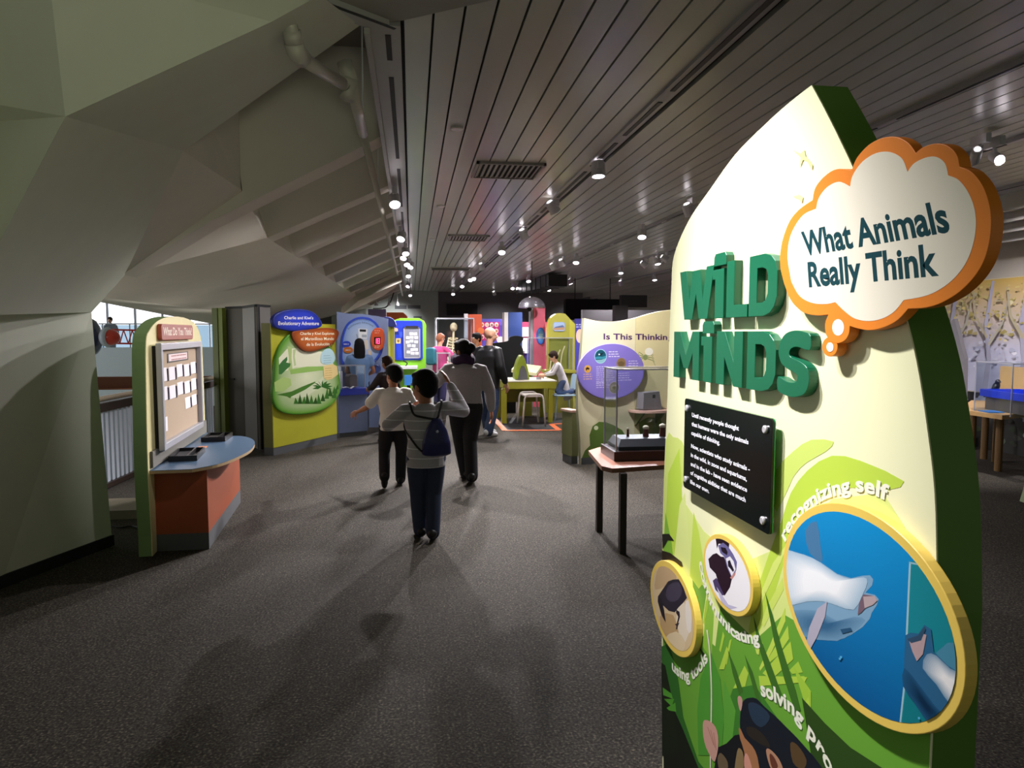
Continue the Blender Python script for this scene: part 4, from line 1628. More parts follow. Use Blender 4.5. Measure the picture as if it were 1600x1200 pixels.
mm.fbox(KF, fx0 + w + cw * .02, fx0 + w + cw * .15, fz1 - w - ch_ * .90, fz1 - w - ch_ * .74, FO - .027, FO - .024)
tag(mm.build('answer_card', paper), 'single white card low at the left edge of the cork board', 'card', 'answer cards on the cork board')
# counter
CZ = 0.60
z_counter = KF.px(234, 735)[1]
CZ = z_counter
ct = [onz(*p, CZ) for p in ((246, 738), (300, 733), (340, 725), (372, 713), (392, 702), (398, 691), (390, 684), (372, 681), (350, 682))]
pl_ = [KF.w(0.0, 0, 0)] + ct[1:] + [KF.w(kr + .02, 0, 0)]
poly = catmull([(p.x, p.y) for p in pl_[1:-1]], 5, closed=False)
poly = [(pl_[0].x, pl_[0].y)] + poly + [(pl_[-1].x, pl_[-1].y)]
m = MB()
m.prism(poly, CZ - .026, CZ - .004)
cto = m.build('counter', mat('counter_edge', '#b59a72', rough=0.5), kio)
m = MB()
m.prism(poly, CZ - .004, CZ)
m.build('counter_surface', mat('blue_laminate', '#56708c', rough=0.32), cto, label='slate blue laminate top')
p1, p2, p3 = onz(252, 848), onz(327, 858), onz(376, 785)
kb = KF.w(kr - .08, 0, 0)
cab = [(p1.x, p1.y), (p2.x, p2.y), (p3.x, p3.y), (kb.x, kb.y)]
k0 = KF.w(0.12, 0, 0.001)
cab[0] = (k0.x, k0.y)
m = MB()
m.prism(cab, 0.13, CZ - .026)
m.build('cabinet', mat('cherry_laminate', '#9c4a26', rough=0.5, vary=0.05, scale=6), kio)
m = MB()
m.prism(cab, 0.0, 0.13)
m.build('plinth', mat('grey_plinth', '#55575a', rough=0.6), kio)


def tray(px_list, lab):
    q = [onz(*p, CZ) for p in px_list]
    o, u, v = q[0], q[1] - q[0], q[3] - q[0]
    L, W = u.length, v.length
    F = Frame((o.x, o.y, CZ), u, (0, 0, 1))
    t = thing('card_tray', lab, 'tray', o, 'trays on the kiosk counter')
    mm = MB()
    h = .045
    e = .012

    def bx(a0, a1, c0, c1, z0, z1):
        mm.fbox(F, a0, a1, z0, z1, -c1, -c0)
    bx(0, L, 0, W, 0.001, .01)
    bx(0, L, 0, e, .01, h)
    bx(0, L, W - e, W, .01, h)
    bx(0, e, e, W - e, .01, h)
    bx(L - e, L, e, W - e, .01, h)
    bx(L * .62, L * .62 + e, e, W - e, .01, h)
    mm.build('tray', mat('tray_black', '#141315', rough=0.35), t)
    cc = MB()
    cc.fbox(F, e * 1.5, L * .6, .011, .02, -W + e * 1.5, -e * 1.5)
    cc.build('card_stack', mat('card_dark', '#3b3a3c', rough=0.6), t)


tray([(263, 722), (308, 720), (320, 707), (280, 708)], 'black divided card tray nearer end of the blue counter')
tray([(314, 691), (352, 690), (352, 682), (322, 683)], 'black divided card tray at the far end of the blue counter, by the frame')
q = [onz(*p, CZ + .002) for p in ((303, 704), (318, 703), (325, 697), (310, 698))]
m = MB()
m.add(q + [p + Vector((0, 0, .002)) for p in q], [(3, 2, 1, 0), (4, 5, 6, 7), (0, 1, 5, 4), (1, 2, 6, 5), (2, 3, 7, 6), (3, 0, 4, 7)])
tag(m.build('paper_slip', mat('orange_paper', '#e58a52', rough=0.7)), 'orange paper slip lying on the blue counter between two trays', 'paper')

# ------------------------------------------------------------------ picket railing over the atrium
ra = thing('railing', 'white picket railing with wooden handrail behind the arched kiosk', 'railing', (-3.2, 9.0, 0))
picket_m = mat('picket_white', '#b9c1cd', rough=0.45)
pk0 = MB()
pk0.box((0, 0, 0.44), (0.06, 0.06, 0.80))
first = None
for k in range(42):
    y = 7.1 + k * 0.105
    xx = -3.27 + (y - 7.9) * 0.055
    if first is None:
        mm = MB()
        mm.box((xx, y, 0.45), (0.03, 0.07, 0.78))
        first = mm.build('picket', picket_m, ra)
        fy, fx = y, xx
    else:
        c = first.copy()
        COL.objects.link(c)
        c.location = (xx - fx, y - fy, 0)
        PM[c.name] = PM[ra.name]
mm = MB()
mm.hexa([(-3.36, 6.8, .84), (-3.28, 6.8, .84), (-3.01, 11.6, .84), (-3.09, 11.6, .84), (-3.36, 6.8, .93), (-3.28, 6.8, .93), (-3.01, 11.6, .93), (-3.09, 11.6, .93)])
mm.build('top_rail', mat('rail_dark', '#2a1a10', rough=0.4), ra)
mm = MB()
mm.tube([(-3.33, 6.8, .97), (-3.05, 11.6, .97)], 0.03, 12)
mm.build('handrail', mat('rail_steel', '#c9b9a2', rough=0.3, metal=0.5), ra)
mm = MB()
mm.hexa([(-3.36, 6.8, .02), (-3.28, 6.8, .02), (-3.01, 11.6, .02), (-3.09, 11.6, .02), (-3.36, 6.8, .07), (-3.28, 6.8, .07), (-3.01, 11.6, .07), (-3.09, 11.6, .07)])
mm.build('bottom_rail', mat('rail_dark', '#2a1a10', rough=0.4), ra)
mm = MB()
mm.box((-5.6, 12.2, .865), (4.6, .12, .19))
mm.box((-5.6, 12.15, .78), (4.6, .5, .02))
structure(mm.build('trim_9', mat('brown_wood', '#6d3a1e', rough=0.45)))
st = MB()
st.box((-2.9, 6.9, .04), (.9, .5, .08))
structure(st.build('trim_10', mat('step_edge', '#847b66', rough=0.6)))
cb = MB()
pts = [onz(x, y, .012) for x, y in ((176, 822), (190, 824), (206, 822), (222, 826))]
cb.tube(catmull(pts, 4, closed=False), .008, 6)
tag(cb.build('power_cable', black), 'black cable lying on the floor behind the green kiosk edge', 'cable')

# ------------------------------------------------------------------ objects hanging in the atrium
pod = thing('space_capsule_model', 'dark blue and red round model hanging in the atrium behind the column', 'model', ony(165, 525, 22), None)
P0 = ony(143, 527, 22)
sc_ = 22 / 1100
mm = MB()
mm.lathe(P0 + Vector((-.35, 0, 0)), [(.10, -.45), (.4, -.35), (.56, -.1), (.60, .2), (.54, .38), (.4, .48), (.15, .5)], 24, (1, -.25, 0))
mm.build('shell', mat('capsule_blue', '#152a55', rough=0.2, coat=0.5), pod, smooth=True)
mm = MB()
mm.lathe(P0 + Vector((.12, -.1, 0)), [(.24, .3), (.29, .40), (.26, .46), (.15, .46)], 24, (1, -.25, 0))
mm.build('collar', mat('capsule_white', '#c3cbd8', rough=0.3), pod, smooth=True)
mm = MB()
mm.ball(P0 + Vector((.58, -.16, 0)), (.26, .23, .23))
mm.build('nose', mat('capsule_red', '#c4331f', rough=0.3, coat=0.4), pod, smooth=True)
mm = MB()
mm.tube([P0 + Vector((0, 0, .5)), P0 + Vector((0, 0, 2.2))], .01, 6)
mm.build('wire', white_metal, pod)
tr_ = thing('red_truss', 'red lattice truss spanning the bright atrium behind the kiosk', 'truss', ony(190, 515, 23.4))
mm = MB()
TA, TB = ony(166, 515, 23.4), ony(260, 517, 23.4)
for dz in (0, -.42):
    mm.tube([TA + Vector((0, 0, dz)), TB + Vector((0, 0, dz))], .028, 6)
n = 14
for k in range(n):
    a, b_ = TA.lerp(TB, k / n), TA.lerp(TB, (k + 1) / n)
    mm.tube([a + Vector((0, 0, -.42 if k % 2 else 0)), b_ + Vector((0, 0, 0 if k % 2 else -.42))], .02, 6)
mm.build('lattice', mat('truss_red', '#c8322a', rough=0.4), tr_)
mm = MB()
mm.tube([TA.lerp(TB, .5), TA.lerp(TB, .5) + Vector((0, 0, 1.6))], .01, 6)
mm.build('wire', white_metal, tr_)
rl = thing('balcony_railing', 'thin metal balcony railing across the bright atrium', 'railing', (-13, 29.8, 1.0))
mm = MB()
mm.box((-13, 29.7, 2.02), (15, .05, .05))
for k in range(16):
    mm.box((-20 + k, 29.7, 1.5), (.04, .04, 1.0))
mm.build('rail', mat('mid_grey_metal', '#7d858c', rough=.4), rl)
for k in range(16):
    gp_ = MB()
    gp_.box((-20.5 + k, 29.7, 1.52), (.94, .012, .92))
    gp_.build('glass_pane', glass_mat('grey_glass', (.42, .50, .55, 1)), rl)

# ------------------------------------------------------------------ olive post and folding partition
def upright(name, lab, cat, pL, pR, top_px, depth, mt, group=None, kind=None):
    F = from_floor(onz(*pL), onz(*pR))
    a1 = (onz(*pR) - onz(*pL)).length
    h = F.px(pL[0], top_px)[1]
    mm = MB()
    mm.fbox(F, 0, a1, 0, h, -depth, 0)
    o = mm.build(name, mt)
    tag(o, lab, cat, group, kind)
    return F, a1, h, o


pt_ = thing('display_post', 'tall olive green post beside the dark folding partition', 'post', onz(344, 690))
F = from_floor(onz(337, 690), onz(352, 692))
h = F.px(344, 481)[1]
L = (onz(352, 692) - onz(337, 690)).length
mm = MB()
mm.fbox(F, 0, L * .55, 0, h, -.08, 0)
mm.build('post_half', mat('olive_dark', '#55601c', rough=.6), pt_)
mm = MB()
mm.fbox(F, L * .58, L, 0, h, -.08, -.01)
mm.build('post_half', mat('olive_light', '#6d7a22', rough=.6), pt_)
fp = thing('folding_partition', 'dark grey folding partition between olive post and yellow green panel', 'partition', onz(380, 695))
part_pts = [(358, 690), (384, 694), (403, 705), (408, 706), (428, 700)]
cols = ['#5f5b54', '#96938f', '#101012', '#6d6964']
htop = 2.03
for k in range(4):
    pa, pb = onz(*part_pts[k]), onz(*part_pts[k + 1])
    Fp = from_floor(pa, pb)
    mm = MB()
    mm.fbox(Fp, 0.005, (pb - pa).length - .005, 0.03, htop, -.04, 0)
    mm.build('post' if k == 2 else 'panel', mat('partition_%d' % k, cols[k], rough=.7), fp)
    if k == 0:
        hm = MB()
        ah, bh = Fp.px(362, 592, .03)
        hm.tube([Fp.w(ah - .05, bh, .03), Fp.w(ah + .07, bh, .03)], .012, 8)
        hm.tube([Fp.w(ah - .04, bh, .0), Fp.w(ah - .04, bh, .03)], .01, 8)
        hm.build('handle', black, fp)
    hd = MB()
    hd.fbox(Fp, 0, (pb - pa).length, htop + .003, htop + .035, -.04, 0.004)
    hd.build('header', black, fp)

# ------------------------------------------------------------------ yellow-green picture panel
pL, pR = onz(428, 712), onz(527, 688)
CF = from_floor(pL, pR)
cwid = (pR - pL).length
cp = thing('picture_panel', 'yellow green upright panel with large round jungle picture and two blob signs', 'display panel', CF.w(cwid / 2, 0, -.05))
lime = mat('lime_board', '#b5b32c', rough=.5, vary=.05, scale=9)
hC = CF.px(428, 505)[1]
mm = MB()
mm.fbox(CF, 0, cwid, 0.105, hC, -.012, 0)
mm.build('front_board', lime, cp)
mm = MB()
mm.fbox(CF, 0, cwid, 0.105, hC, -.16, -.012)
mm.build('body', mat('olive_grey', '#78763f', rough=.6), cp)
mm = MB()
mm.fbox(CF, 0, cwid, 0, .105, -.16, -.004)
mm.build('plinth', mat('grey_plinth', '#55575a', rough=0.6), cp)


def c9(*p):
    return [(420 + x / 7.06, 480 + y / 7.06) for x, y in p]


blob = [(75, 600), (60, 800), (44, 960), (70, 1080), (135, 1150), (250, 1182), (400, 1182), (560, 1150), (690, 1080), (770, 980), (796, 880), (772, 700), (735, 560), (690, 450), (560, 360), (400, 300), (250, 295), (170, 365), (110, 470)]
BO = .05
bo_ = catmull(CF.pxs(c9(*blob), BO), 4)
mm = MB()
mm.slab(CF, [bo_], 0.0, BO, .012)
pic = mm.build('jungle_picture', mat('leaf_green_edge', '#4f8f22', rough=.5), cp)
J = Art(CF, BO + .0005, .00015)
cxm = sum(p[0] for p in bo_) / len(bo_)
czm = sum(p[1] for p in bo_) / len(bo_)
inn = [(cxm + (x - cxm) * .965, czm + (z - czm) * .965) for x, z in bo_]
J.shaded(inn, '#5f9f28', '#e9efc8', 6, bias=.55)


def j9(pts, c, s=0):
    J.pix(c9(*pts), c, s)


j9([(110, 560), (200, 460), (330, 450), (470, 470), (640, 500), (720, 640), (700, 660), (300, 660), (230, 690), (120, 720)], '#eef0d2', 1)
j9([(205, 430), (255, 440), (250, 560), (262, 690), (215, 700), (222, 560)], '#b7cf86', 1)
j9([(265, 470), (300, 460), (285, 540), (300, 640), (280, 650), (268, 560)], '#c3d69a', 1)
j9([(110, 640), (150, 590), (200, 545), (205, 580), (190, 610), (240, 620), (235, 650), (190, 690), (140, 740), (110, 740)], '#3f7a3c', 1)
j9([(60, 830), (160, 770), (240, 790), (250, 860), (160, 930), (70, 930)], '#b4d27c', 1)
j9([(230, 690), (420, 655), (720, 650), (720, 690), (560, 700), (240, 740)], '#9cc765', 1)
j9([(85, 965), (250, 930), (360, 880), (510, 820), (520, 850), (350, 940), (250, 985), (235, 1005), (200, 985)], '#4a7f2c', 1)
j9([(240, 990), (400, 910), (560, 800), (600, 760), (610, 790), (560, 880), (420, 985), (300, 1005)], '#dbe4bf', 1)
for ang in range(9):
    a = math.radians(-20 + ang * 27)
    cx_, cy_ = 590, 880
    ex, ey = cx_ + 115 * math.cos(a), cy_ - 75 * math.sin(a)
    j9([(cx_ - 9, cy_), (cx_ + (ex - cx_) * .5 - 8, cy_ + (ey - cy_) * .5 - 14), (ex, ey), (cx_ + (ex - cx_) * .5 + 8, cy_ + (ey - cy_) * .5 + 12)], '#2f6a24')
for k in range(11):
    x_ = 300 + k * 42
    hgt = 70 + (k * 37) % 60
    y_ = 1065 - max(0, k - 6) * 28
    j9([(x_ - 25, y_), (x_ - 8 + (k % 3) * 8, y_ - hgt), (x_ + 26, y_)], '#2c5a1e' if k % 2 else '#3c7a2a')
for k in range(3):
    j9([(690 + k * 25, 1000 - k * 40), (745 + k * 8, 880 - k * 20), (740 + k * 14, 1000 - k * 50)], '#3a7428')
# two speech bubbles of small print
j9([(568, 590), (575, 520), (610, 470), (670, 455), (715, 500), (730, 570), (700, 620), (640, 632), (590, 620)], '#bcdfe8', 2)
j9([(598, 650), (700, 628), (750, 650), (762, 740), (700, 790), (640, 806), (605, 780)], '#f0d795', 1)
p_ = CF.px(*c9((600, 540))[0], BO)
J.lines(p_[0], p_[1], p_[0] + .2, 4, .035, .008, '#86a9b8', 5)
p_ = CF.px(*c9((618, 680))[0], BO)
J.lines(p_[0], p_[1], p_[0] + .2, 5, .035, .008, '#c5a15a', 6)
J.build('jungle_print', pic, 'printed jungle with path, ferns and small print')
bl = [(45, 150), (70, 90), (150, 45), (300, 20), (420, 30), (500, 60), (560, 120), (590, 190), (560, 225), (480, 240), (350, 262), (250, 265), (130, 245), (70, 215)]
ol = [(260, 290), (300, 262), (480, 245), (600, 228), (700, 232), (772, 265), (762, 340), (700, 410), (600, 455), (500, 486), (420, 490), (360, 465), (300, 400), (265, 340)]
for shp, nm, colr, edge, lines9, o0, o1 in (
        (bl, 'blue_blob_sign', '#2a3fc4', '#16257e', [("Charlie and Kiwi's", (170, 132), (490, 134), (170, 98)), ('Evolutionary Adventure', (105, 196), (552, 197), (105, 156))], .02, .075),
        (ol, 'orange_blob_sign', '#c4682a', '#8a3d14', [('Charlie y Kiwi Exploran', (345, 305), (720, 303), (345, 275)), ('el Maravilloso Mundo', (355, 365), (718, 362), (355, 331)), ('de la Evolución', (415, 428), (668, 420), (415, 394))], .052, .085)):
    oo = catmull(CF.pxs(c9(*shp), o1), 4)
    mm = MB()
    mm.slab(CF, [oo], o0, o1, .01)
    sgn = mm.build(nm, mat(nm, edge, rough=.4), cp)
    a_ = Art(CF, o1 + .0005, .0002)
    cx_ = sum(p[0] for p in oo) / len(oo)
    cz_ = sum(p[1] for p in oo) / len(oo)
    a_.shaded([(cx_ + (x - cx_) * .95, cz_ + (z - cz_) * .94) for x, z in oo], edge, colr, 4, bias=.35)
    for body, bL, bR, tL in lines9:
        a_.text_px(body, c9(bL)[0], c9(bR)[0], c9(tL)[0], '#f2efd8', .012)
    a_.build('lettering', sgn, 'pale lettering')


# ================================================================== MIDDLE OF THE HALL
acrylic = glass_mat()
steel = mat('case_edge', '#a9a9b2', rough=.3)

# ------------------------------------------------------------------ blue-grey wall with the round picture and its counter
bg_m = mat('blue_grey_board', '#7d8bb0', rough=.55)
W6 = YF(12.6)
bw = thing('round_picture_wall', 'blue grey wall panel with big round pale blue picture and orange number sign', 'display panel', ony(568, 668, 12.6))
mm = MB()
wall_top = W6.pxs([(526, 487), (545, 490), (570, 491), (590, 494), (606, 498)])
mm.slab(W6, [[(wall_top[0][0], 0)] + wall_top + [(wall_top[-1][0], 0)]], -.12, 0)
mm.build('board', bg_m, bw)


def c7(*p):
    return [(520 + x / 7.5, 460 + y / 7.5) for x, y in p]


rp_out = [(96, 800), (92, 650), (105, 500), (160, 350), (250, 282), (330, 262), (430, 275), (510, 330), (560, 420), (590, 550), (572, 680), (500, 790), (430, 842), (300, 870), (180, 850)]
ro = catmull(W6.pxs(c7(*rp_out), .04), 4)
mm = MB()
mm.slab(W6, [ro], 0, .04, .01)
rpic = mm.build('round_picture', mat('royal_blue_edge', '#2d4cc0', rough=.45), bw)
R6 = Art(W6, .0405, .0002)
cx_ = sum(p[0] for p in ro) / len(ro)
cz_ = sum(p[1] for p in ro) / len(ro)
R6.shaded([(cx_ + (x - cx_) * .9, cz_ + (z - cz_) * .9) for x, z in ro], '#7f9fd8', '#c3d2e8', 4, bias=.5)
R6.text_path("Charlie and Kiwi's", W6.pxs(catmull(c7((215, 340), (270, 312), (330, 302), (380, 306), (425, 320)), 4, closed=False), .04), .032, '#6b7690', .012, squeeze=None)
R6.text_path('Evolutionary Adventure', W6.pxs(catmull(c7((185, 415), (235, 370), (320, 342), (400, 345), (470, 380)), 4, closed=False), .04), .032, '#5d6780', .012, squeeze=None)


def r6(pts, c, s=0):
    R6.pix(c7(*pts), c, s)


r6([(300, 400), (405, 405), (400, 520), (302, 515)], '#eef0f2')
r6([(315, 408), (390, 412), (388, 440), (315, 436)], '#26292e')
r6([(340, 470), (398, 472), (396, 505), (340, 503)], '#aeb6c2')
r6([(370, 520), (410, 540), (420, 640), (390, 650), (372, 580)], '#e8dccb', 1)
r6([(270, 470), (285, 460), (300, 500), (285, 520)], '#98a6bf', 1)
r6([(410, 660), (440, 650), (455, 700), (430, 730)], '#e2c9a8', 1)
p_ = W6.px(*c7((420, 780))[0], .04)
R6.lines(p_[0], p_[1], p_[0] + .25, 3, .035, .012, '#7c879f', 9)
R6.build('picture_print', rpic, 'pale blue print with small grey writing')
for nm, cx0, cy0, rx0, ry0, colr in (('blue_oval', 160, 582, 52, 37, '#2c46c0'), ('orange_oval', 180, 652, 58, 37, '#c8742e')):
    o_ = W6.pxs(c7(*ell(cx0, cy0, rx0, ry0, 24)), .055)
    mm = MB()
    mm.slab(W6, [o_], .04, .055, .004)
    ov = mm.build(nm, mat(nm, colr, rough=.45), bw)
    a_ = Art(W6, .0555, .0002)
    p_ = W6.px(*c7((cx0 - 32, cy0 + 5))[0], .055)
    a_.lines(p_[0], p_[1], p_[0] + .11, 1, .02, .012, '#e8e6f0', 2)
    a_.build('small_print', ov)
o_ = catmull(W6.pxs(c7((445, 560), (450, 460), (490, 400), (545, 392), (590, 420), (606, 500), (600, 590), (570, 645), (520, 656), (470, 625)), .09), 4)
mm = MB()
mm.slab(W6, [o_], .04, .09, .012)
cnt = mm.build('number_sign', mat('sign_orange', '#d9562a', rough=.45), bw)
a_ = Art(W6, .0905, .0002)
a_.pix(c7((484, 500), (562, 500), (560, 590), (486, 588)), '#1a0a10')
for yy in (430, 455, 610, 628):
    p_ = W6.px(*c7((490, yy))[0], .09)
    a_.lines(p_[0], p_[1], p_[0] + .1, 1, .02, .012, '#f0b49a', yy)
a_.build('sign_print', cnt, 'black display window and small print')
dg = MB()
dig = mat('led_digits', '#ff4a70', emit='#ff3a66', emit_strength=5)


def seg7(x0, y0, x1, y1, on):
    t = 7
    S = {'t': (x0, y0, x1, y0 + t), 'm': (x0, (y0 + y1) / 2 - t / 2, x1, (y0 + y1) / 2 + t / 2), 'b': (x0, y1 - t, x1, y1),
         'tl': (x0, y0, x0 + t, (y0 + y1) / 2), 'tr': (x1 - t, y0, x1, (y0 + y1) / 2), 'bl': (x0, (y0 + y1) / 2, x0 + t, y1), 'br': (x1 - t, (y0 + y1) / 2, x1, y1)}
    for k in on:
        a0, b0, a1, b1 = S[k]
        q = W6.pxs(c7((a0, b1), (a1, b1), (a1, b0), (a0, b0)), .092)
        dg.slab(W6, [q], .0915, .093)


seg7(499, 515, 512, 578, ('tr', 'br'))
seg7(520, 515, 550, 578, ('t', 'm', 'b', 'tl', 'tr', 'bl', 'br'))
dg.build('led_number', dig, cnt, label='glowing pink number 18')
mm = MB()
c_ = W6.px(*c7((515, 868))[0], 0)
mm.lathe(W6.w(c_[0], c_[1], 0), [(.075, 0), (.075, .02), (.055, .03), (.055, .012)], 20, W6.n)
mm.build('ring_button', mat('ring_blue', '#3d4f8c', rough=.35), bw)
# counter in front
q0, q1 = onz(531.5, 684), onz(575, 679.5)
KC = from_floor(q0, q1)
Lc = (q1 - q0).length
bc = thing('display_counter', 'blue grey counter with bright blue top under a glass case', 'counter', KC.w(Lc / 2, 0, -.3))
hcz = KC.px(533, 618)[1]
mm = MB()
mm.fbox(KC, -.01, Lc, .07, hcz, -.40, 0)
mm.build('body', mat('counter_blue_grey', '#6d7a9c', rough=.55), bc)
mm = MB()
mm.fbox(KC, -.02, Lc + .03, hcz, hcz + .10, -.42, .03)
mm.build('top', mat('counter_blue', '#3a49b8', rough=.35), bc)
mm = MB()
mm.fbox(KC, 0, Lc - .02, 0, .07, -.38, -.02)
mm.build('plinth', mat('grey_plinth', '#55575a', rough=0.6), bc)


def glass_case(name, lab, F, a0, a1, b0, b1, c0, c1, group=None, t=.006, edge=.010, base=None):
    root = thing(name, lab, 'display case', F.w((a0 + a1) / 2, b0, (c0 + c1) / 2), group)
    for k, (x0, x1, z0, z1, y0, y1) in enumerate(((a0, a1, b0, b1, c1 - t, c1), (a0, a1, b0, b1, c0, c0 + t), (a0, a0 + t, b0, b1, c0 + t, c1 - t), (a1 - t, a1, b0, b1, c0 + t, c1 - t), (a0, a1, b1, b1 + t, c0, c1))):
        mm = MB()
        mm.fbox(F, x0, x1, z0, z1, y0, y1)
        mm.build('pane', acrylic, root)
    ed = MB()
    for x in (a0, a1 - edge):
        for y in (c0, c1 - edge):
            ed.fbox(F, x, x + edge, b0, b1, y - .001, y + edge + .001)
    for y in (c0, c1 - edge):
        ed.fbox(F, a0, a1, b1 - edge + t, b1 + t + .001, y - .001, y + edge + .001)
    for x in (a0, a1 - edge):
        ed.fbox(F, x, x + edge, b1 - edge + t, b1 + t + .001, c0, c1)
    ed.build('edge_trim', steel, root)
    return root


ztop = hcz + .10
a_l, a_r = KC.px(533, 606, -.05)[0], KC.px(571, 606, -.05)[0]
glass_case('display_case', 'clear acrylic case standing on the bright blue counter', KC, a_l, a_r, ztop + .001, KC.px(571, 571, -.05)[1], -.36, -.05)


def small_box(name, lab, cat, F, a0, a1, b0, b1, c0, c1, mt, group=None, bevel=0):
    m_ = MB()
    if bevel:
        m_.slab(F, [rrect(a0, b0, a1, b1, bevel)], c0, c1, bevel * .4)
    else:
        m_.fbox(F, a0, a1, b0, b1, c0, c1)
    return tag(m_.build(name, mt), lab, cat, group)


small_box('white_card', 'upright white card inside the acrylic case on the blue counter', 'card', KC, a_l + .05, a_l + .16, ztop + .003, ztop + .27, -.33, -.32, paper)
small_box('fossil_block', 'brown and grey specimen inside the acrylic case on the blue counter', 'specimen', KC, a_l + .18, a_r - .1, ztop + .003, ztop + .22, -.30, -.12, mat('specimen_brown', '#6b5f60', rough=.8, vary=.3, scale=8), bevel=.05)
bkm = MB()
for i, (ca, rz_) in enumerate(((a_l + .1, .2), (a_l + .32, -.3))):
    pass
bk1 = thing('open_book', 'open book with white pages on the blue counter before the case', 'book', KC.w(.25, ztop, -.0))
m_ = MB()
o_ = KC.w(a_l + .12, ztop + .002, .0)
for s_ in (-1, 1):
    vs = [KC.w(a_l + .14 + s_ * x, ztop + .006 + z, c) for c in (-.045, .02) for x, z in ((0, .0), (.06, .03), (.13, .018))]
    m_.add(vs + [v - Vector((0, 0, .004)) for v in vs], [(0, 1, 4, 3), (1, 2, 5, 4), (9, 10, 7, 6), (10, 11, 8, 7), (0, 6, 7, 1), (1, 7, 8, 2), (3, 4, 10, 9), (4, 5, 11, 10), (2, 8, 11, 5), (0, 3, 9, 6)])
m_.build('pages', paper, bk1)

# ------------------------------------------------------------------ second yellow-green panel seen edge-on, blue card board
F2 = YF(13.6)
p2_ = thing('picture_panel', 'narrow yellow green panel with blue cap beside the blue card board', 'display panel', ony(608, 655, 13.6))
mm = MB()
x0, x1 = F2.px(599, 600)[0], F2.px(611, 600)[0]
mm.fbox(F2, x0, x1, 0, F2.px(605, 508)[1], -.25, 0)
mm.build('front_board', lime, p2_)
mm = MB()
mm.fbox(F2, x1 + .003, F2.px(617, 600)[0], 0, F2.px(605, 507)[1], -.25, -.02)
mm.build('side_board', mat('lime_bright', '#a9a332', rough=.5), p2_)
mm = MB()
mm.slab(F2, [F2.pxs(catmull([(598, 508), (599, 497), (606, 495), (614, 498), (619, 506), (618, 511)], 3))], -.05, .05, .01)
mm.build('cap_sign', mat('navy_cap', '#1d2560', rough=.4), p2_)
mm = MB()
mm.slab(F2, [F2.pxs(catmull([(597, 528), (601, 525), (606, 535), (607, 553), (604, 568), (600, 574), (597, 570)], 3))], 0, .05, .01)
mm.build('picture_edge', mat('picture_pale_green', '#c3d0a8', rough=.5), p2_)

F3 = YF(14.6)
cb_ = thing('card_board_panel', 'blue panel with green frame, grey clip board and white cards', 'display panel', ony(642, 640, 14.6))
g_out = F3.pxs([(616, 640), (616, 500), (625, 497), (655, 497), (662, 501), (666, 508), (665, 640)])
mm = MB()
mm.slab(F3, [g_out], -.15, 0, .01)
mm.build('green_board', mat('bright_green', '#7cc02a', rough=.45), cb_)
b0, b1 = F3.px(616.5, 563), F3.px(660, 501)
mm = MB()
mm.slab(F3, [rrect(b0[0], b0[1], b1[0], b1[1], .06)], 0.001, .03, .006)
blu = mm.build('blue_board', mat('cobalt_board', '#1c36b8', rough=.4), cb_)
a_ = Art(F3, .0305, .0002)


def c7b(*p):
    return F3.pxs(c7(*p), .03)


a_.poly(c7b((735, 390), (760, 400), (765, 430), (735, 440), (722, 410)), '#e0a98c')
a_.poly(c7b((720, 440), (765, 430), (775, 470), (722, 470)), '#232a66')
a_.poly(c7b((740, 515), (795, 515), (795, 575), (740, 575)), '#dfc27a')
a_.poly(c7b((752, 530), (785, 528), (780, 562), (756, 562)), '#8a6a3a')
a_.poly(c7b((780, 440), (820, 440), (820, 500), (785, 500)), '#3c55d0')
a_.poly(c7b((745, 590), (800, 585), (812, 740), (760, 745)), '#2a46cc')
a_.build('board_print', blu, 'printed hand and yellow tag')
k0_, k1_ = F3.px(631, 560, .05), F3.px(656.5, 511.5, .05)
mm = MB()
mm.fbox(F3, k0_[0], k1_[0], k0_[1], k1_[1], .031, .05)
mm.build('clip_board', mat('grey_cork', '#7d7f8c', rough=.8, vary=.12, scale=90), cb_)
mm = MB()
e = .022
for q in ((k0_[0], k1_[0], k0_[1], k0_[1] + e), (k0_[0], k1_[0], k1_[1] - e, k1_[1]), (k0_[0], k0_[0] + e, k0_[1], k1_[1]), (k1_[0] - e, k1_[0], k0_[1], k1_[1])):
    mm.fbox(F3, q[0], q[1], q[2], q[3], .05, .062)
mm.build('clip_board_frame', sil_m, cb_)
mm = MB()
mm.fbox(F3, k0_[0] + .04, k1_[0] - .04, k1_[1] - .01, k1_[1] + .03, .05, .075)
mm.build('clip', mat('clip_black', '#2a2526', rough=0.4), cb_)
spots_ = [(920, 460), (968, 463), (880, 507), (925, 503), (978, 505), (877, 558), (924, 547), (977, 556), (895, 600), (948, 602), (933, 648), (975, 646), (888, 675), (935, 690), (986, 690)]
names_ = ['left card of the top row', 'right card of the top row', 'left card of the second row', 'middle card of the second row', 'right card of the second row', 'left card of the third row', 'middle card of the third row',
          'right card of the third row', 'left card of the fourth row', 'right card of the fourth row', 'left card of the fifth row', 'right card of the fifth row', 'left card of the bottom row', 'middle card of the bottom row', 'right card of the bottom row']
for (x, y), nm in zip(spots_, names_):
    u_, v_ = F3.px(*c7((x, y))[0], .05)
    r_ = random.uniform(-.12, .12)
    m_ = MB()
    pts = [(u_ + dx * math.cos(r_) - dy * math.sin(r_), v_ + dx * math.sin(r_) + dy * math.cos(r_)) for dx, dy in ((-.037, -.028), (.037, -.028), (.037, .028), (-.037, .028))]
    m_.slab(F3, [pts], .0505, .0535)
    tag(m_.build('note_card', paper), 'white %s on the grey clip board' % nm, 'card', 'note cards on the grey clip board')
mm = MB()
s0, s1 = F3.px(624, 571), F3.px(652, 565)
